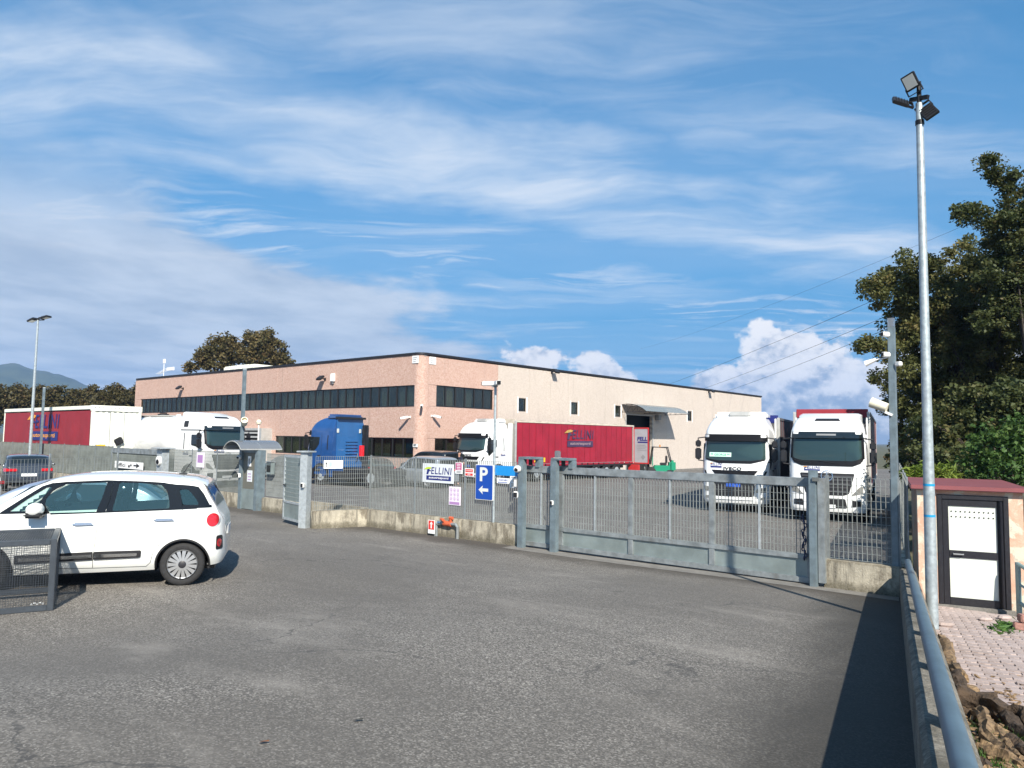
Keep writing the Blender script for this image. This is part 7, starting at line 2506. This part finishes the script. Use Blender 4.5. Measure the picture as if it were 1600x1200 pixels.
def tree(label, blobs, base, mt, size=.14, per=60, dens=1., seed=1, trunk=.18, name='broadleaf_tree', cat='tree', group=None, limbs=14, clus=.42, shell=.45, tint=(0, 1), aspect=.62, droop=0., flat=.35):
    """blobs: (centre, radius)"""
    g = np.random.default_rng(seed)
    t = thing(name, label, cat, base, 0, group)
    base = Vector(base)
    cs, rs = [], []
    for c, r_ in blobs:
        k = max(4, int(dens * 26 * r_ * r_ + 4))
        for _ in range(k):
            dv_ = g.normal(0, 1, 3)
            dv_ /= np.linalg.norm(dv_)
            rr_ = r_ * g.uniform(shell, 1.0) ** .6
            q = np.array(c) + dv_ * rr_ * np.array((1, 1, .85))
            if q[2] < base.z + .1:
                continue
            cs.append(q)
            rs.append(clus * g.uniform(.55, 1.25))
    leaves(cs, rs, per, size, 'crown', mt, t, flat, seed, droop, aspect, tint)
    if trunk:
        cen = sum((Vector(c) for c, r_ in blobs), Vector()) / len(blobs)
        mb = MB()
        tp = base + (cen - base) * .75
        mid = base.lerp(tp, .5) + Vector((g.normal(0, .1), g.normal(0, .1), 0))
        mb.tube([base - Vector((0, 0, .3)), base.lerp(mid, .5), mid, tp], [trunk * 1.3, trunk, trunk * .85, trunk * .5], 9)
        order = g.permutation(len(cs))[:limbs]
        for i in order:
            q = Vector(cs[i])
            st = base.lerp(tp, g.uniform(.45, 1.0))
            m1 = st.lerp(q, .5) + Vector((g.normal(0, .15), g.normal(0, .15), .12 * (q - st).length))
            mb.tube([st, m1, q], [trunk * .42, trunk * .25, .015], 6)
        mb.build('trunk', M['bark'], t, smooth=True, world=True)
    return t
def blob(x, y, r_, dpt):
    return (at_depth(x, y, dpt), r_ * dpt / FOCAL)
GT = 'broadleaf trees right of the yard'
tree('large olive brown tree spreading behind the lamp pole and the hut',
     [blob(*b_) for b_ in ((1392, 455, 38, 27), (1370, 448, 22, 27), (1425, 425, 40, 27), (1455, 470, 55, 27), (1500, 425, 48, 28), (1520, 480, 75, 28), (1570, 520, 90, 28), (1440, 540, 52, 27), (1490, 580, 75, 27.5), (1560, 610, 90, 27.5), (1385, 545, 20, 26.5), (1358, 541, 14, 26.5), (1395, 590, 28, 26.5), (1440, 620, 45, 27), (1640, 560, 110, 28), (1500, 660, 60, 27.5), (1425, 680, 28, 28), (1460, 530, 60, 28), (1530, 400, 40, 28.5), (1415, 500, 35, 27.5), (1470, 620, 60, 28), (1405, 640, 22, 28))],
     (-3.6, 32.0, -.1), M['leaf_oak'], .115, 130, 1.2, 11, .26, group=GT, limbs=30, clus=.4)
tree('tall dark tree with bare reaching branches at the right edge',
     [blob(*b_) for b_ in ((1543, 248, 9, 24), (1552, 266, 13, 24), (1572, 282, 16, 24), (1592, 292, 26, 24), (1500, 330, 15, 24), (1526, 334, 18, 24), (1550, 345, 20, 24), (1585, 345, 34, 24), (1610, 400, 60, 24.5), (1560, 385, 28, 24.5), (1660, 330, 80, 25), (1640, 480, 90, 24.5), (1590, 460, 40, 24), (1600, 390, 45, 24), (1572, 425, 42, 24), (1620, 440, 60, 24), (1598, 330, 30, 24), (1560, 500, 40, 24))],
     (-2.6, 28.2, 0), M['leaf_dark'], .115, 95, 1.15, 12, .16, group=GT, limbs=18, clus=.34, shell=.3)
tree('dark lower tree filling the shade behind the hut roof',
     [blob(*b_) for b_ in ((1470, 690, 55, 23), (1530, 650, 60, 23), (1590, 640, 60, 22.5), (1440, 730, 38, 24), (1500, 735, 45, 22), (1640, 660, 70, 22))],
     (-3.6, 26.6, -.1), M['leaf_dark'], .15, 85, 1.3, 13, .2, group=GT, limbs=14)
SG = 'shrubs behind the hut'
tree('fresh green shrub rising at the right behind the hut', [blob(*b_) for b_ in ((1555, 700, 42, 18), (1590, 690, 42, 18), (1530, 728, 30, 18), (1570, 740, 40, 17.5), (1620, 720, 50, 18))], (-2.6, 21.0, -.1), M['leaf_green'], .11, 70, 1.6, 14, .08, 'shrub', 'shrub', SG, 10, .3)
tree('yellow green bamboo clump behind the hut beside the boundary fence', [blob(*b_) for b_ in ((1425, 741, 13, 17.5), (1445, 735, 15, 17.5), (1470, 738, 15, 17.5), (1488, 744, 9, 17.5))], (-4.0, 19.7, -.1), M['leaf_bright'], .2, 46, 3.2, 15, .04, 'bamboo_clump', 'shrub', SG, 14, .2, aspect=.18, droop=.35)
tree('yellow green leafy plant at the right corner of the hut', [blob(*b_) for b_ in ((1598, 830, 12, 13.6), (1602, 868, 14, 13.6), (1606, 900, 13, 13.6), (1612, 845, 16, 13.4))], (-1.7, 16.2, -.1), M['leaf_bright'], .13, 40, 3.2, 16, .03, 'leafy_plant', 'plant', SG, 10, .16, aspect=.3)
tree('rusty brown bush beyond the end of the right lorry', [blob(*b_) for b_ in ((1408, 672, 12, 40), (1412, 700, 16, 40), (1400, 715, 16, 40))], (-7.2, 38.5, -.1), M['leaf_walnut'], .2, 40, 1.4, 17, .08, 'shrub', 'shrub', SG, 8, .35)
# autumn trees above the factory roof
WG = 'trees behind the factory'
tree('left one of the two autumn trees above the factory roof', [blob(*b_) for b_ in ((343, 545, 23, 92), (326, 556, 20, 92), (362, 548, 22, 92), (310, 566, 13, 92), (345, 568, 24, 92), (355, 535, 15, 92), (296, 573, 7, 92))], tuple(at_depth(345, 668, 92)), M['leaf_walnut'], .34, 42, .55, 21, .35, 'autumn_tree', 'tree', WG, 22, .75)
tree('right one of the two autumn trees above the factory roof', [blob(*b_) for b_ in ((405, 540, 24, 90), (428, 548, 20, 90), (388, 556, 17, 90), (415, 526, 13, 90), (412, 565, 24, 90), (438, 565, 15, 90), (454, 566, 5, 90), (395, 528, 11, 90))], tuple(at_depth(408, 668, 90)), M['leaf_walnut'], .34, 42, .55, 22, .35, 'autumn_tree', 'tree', WG, 22, .75)
words = ['at the left picture edge', 'behind the distant lamp pole', 'between the lamp pole and the tall square post', 'behind the tall square post', 'right of the tall square post', 'above the white end of the red trailer', 'above the white cab roof line', 'touching the left end of the factory']
for i, x in enumerate((-12, 26, 58, 88, 116, 146, 178, 214)):
    y = (597, 599, 601, 603, 606, 602, 600, 598)[i]
    dpt = 88 + 3 * (i % 3)
    bl = [blob(x, y + 20, 19, dpt), blob(x - 16, y + 28, 15, dpt), blob(x + 15, y + 27, 16, dpt), blob(x, y + 42, 22, dpt), blob(x + 4, y + 9, 9, dpt), blob(x - 12, y + 50, 18, dpt), blob(x + 14, y + 52, 18, dpt)]
    b0 = at_depth(x, 676, dpt)
    tree('brown hedgerow tree ' + words[i], bl, (b0.x, b0.y, 0), M['leaf_hedge'], .32, 36, .6, 30 + i, .25, 'hedgerow_tree', 'tree', 'hedgerow trees behind the trailers', 10, .7)
# grass tuft between the logs
g = np.random.default_rng(5)
V, T_ = [], []
for k in range(1100):
    x, y = g.uniform(1500, 1640), g.uniform(1140, 1225)
    q = on_ground(x, y, path_z)
    if q.x < par_x(q.y) + .26:
        continue
    h = g.uniform(.03, .08)
    a = g.uniform(0, 6.28)
    ln = Vector((g.normal(0, .035), g.normal(0, .035), h))
    wv_ = Vector((math.cos(a), math.sin(a), 0)) * .004
    V += [q - wv_, q + wv_, q + ln * .6 + wv_ * .6, q + ln]
    T_.append(g.uniform())
for k in range(170):
    q = on_ground(1568 + g.normal(0, 9), 982 + g.normal(0, 4), path_z)
    h = g.uniform(.02, .06)
    a = g.uniform(0, 6.28)
    wv_ = Vector((math.cos(a), math.sin(a), 0)) * .004
    V += [q - wv_, q + wv_, q + Vector((g.normal(0, .03), g.normal(0, .03), h * .6)) + wv_ * .6, q + Vector((g.normal(0, .04), g.normal(0, .04), h))]
    T_.append(g.uniform())
me = quick_mesh('grass', np.array([tuple(v) for v in V]), np.arange(len(V)).reshape(-1, 4), M['grass'], False, T_)
tag(link('grass', me), kind='stuff')

# ------------------------------------------------------------------ haze
mb = MB()
mb.box(-3400, 3400, -3400, 3400, -2.2, 262)
m = bpy.data.materials.new('haze')
m.use_nodes = True
m.node_tree.nodes.clear()
n = NT(m.node_tree)
pv = n.new('ShaderNodeVolumePrincipled')
pv.inputs['Color'].default_value = (.34, .58, 1, 1)
pv.inputs['Density'].default_value = .00021
pv.inputs['Anisotropy'].default_value = .1
o_ = n.new('ShaderNodeOutputMaterial')
n.link(pv.outputs[0], o_.inputs['Volume'])
tag(mb.build('haze', m), kind='stuff')
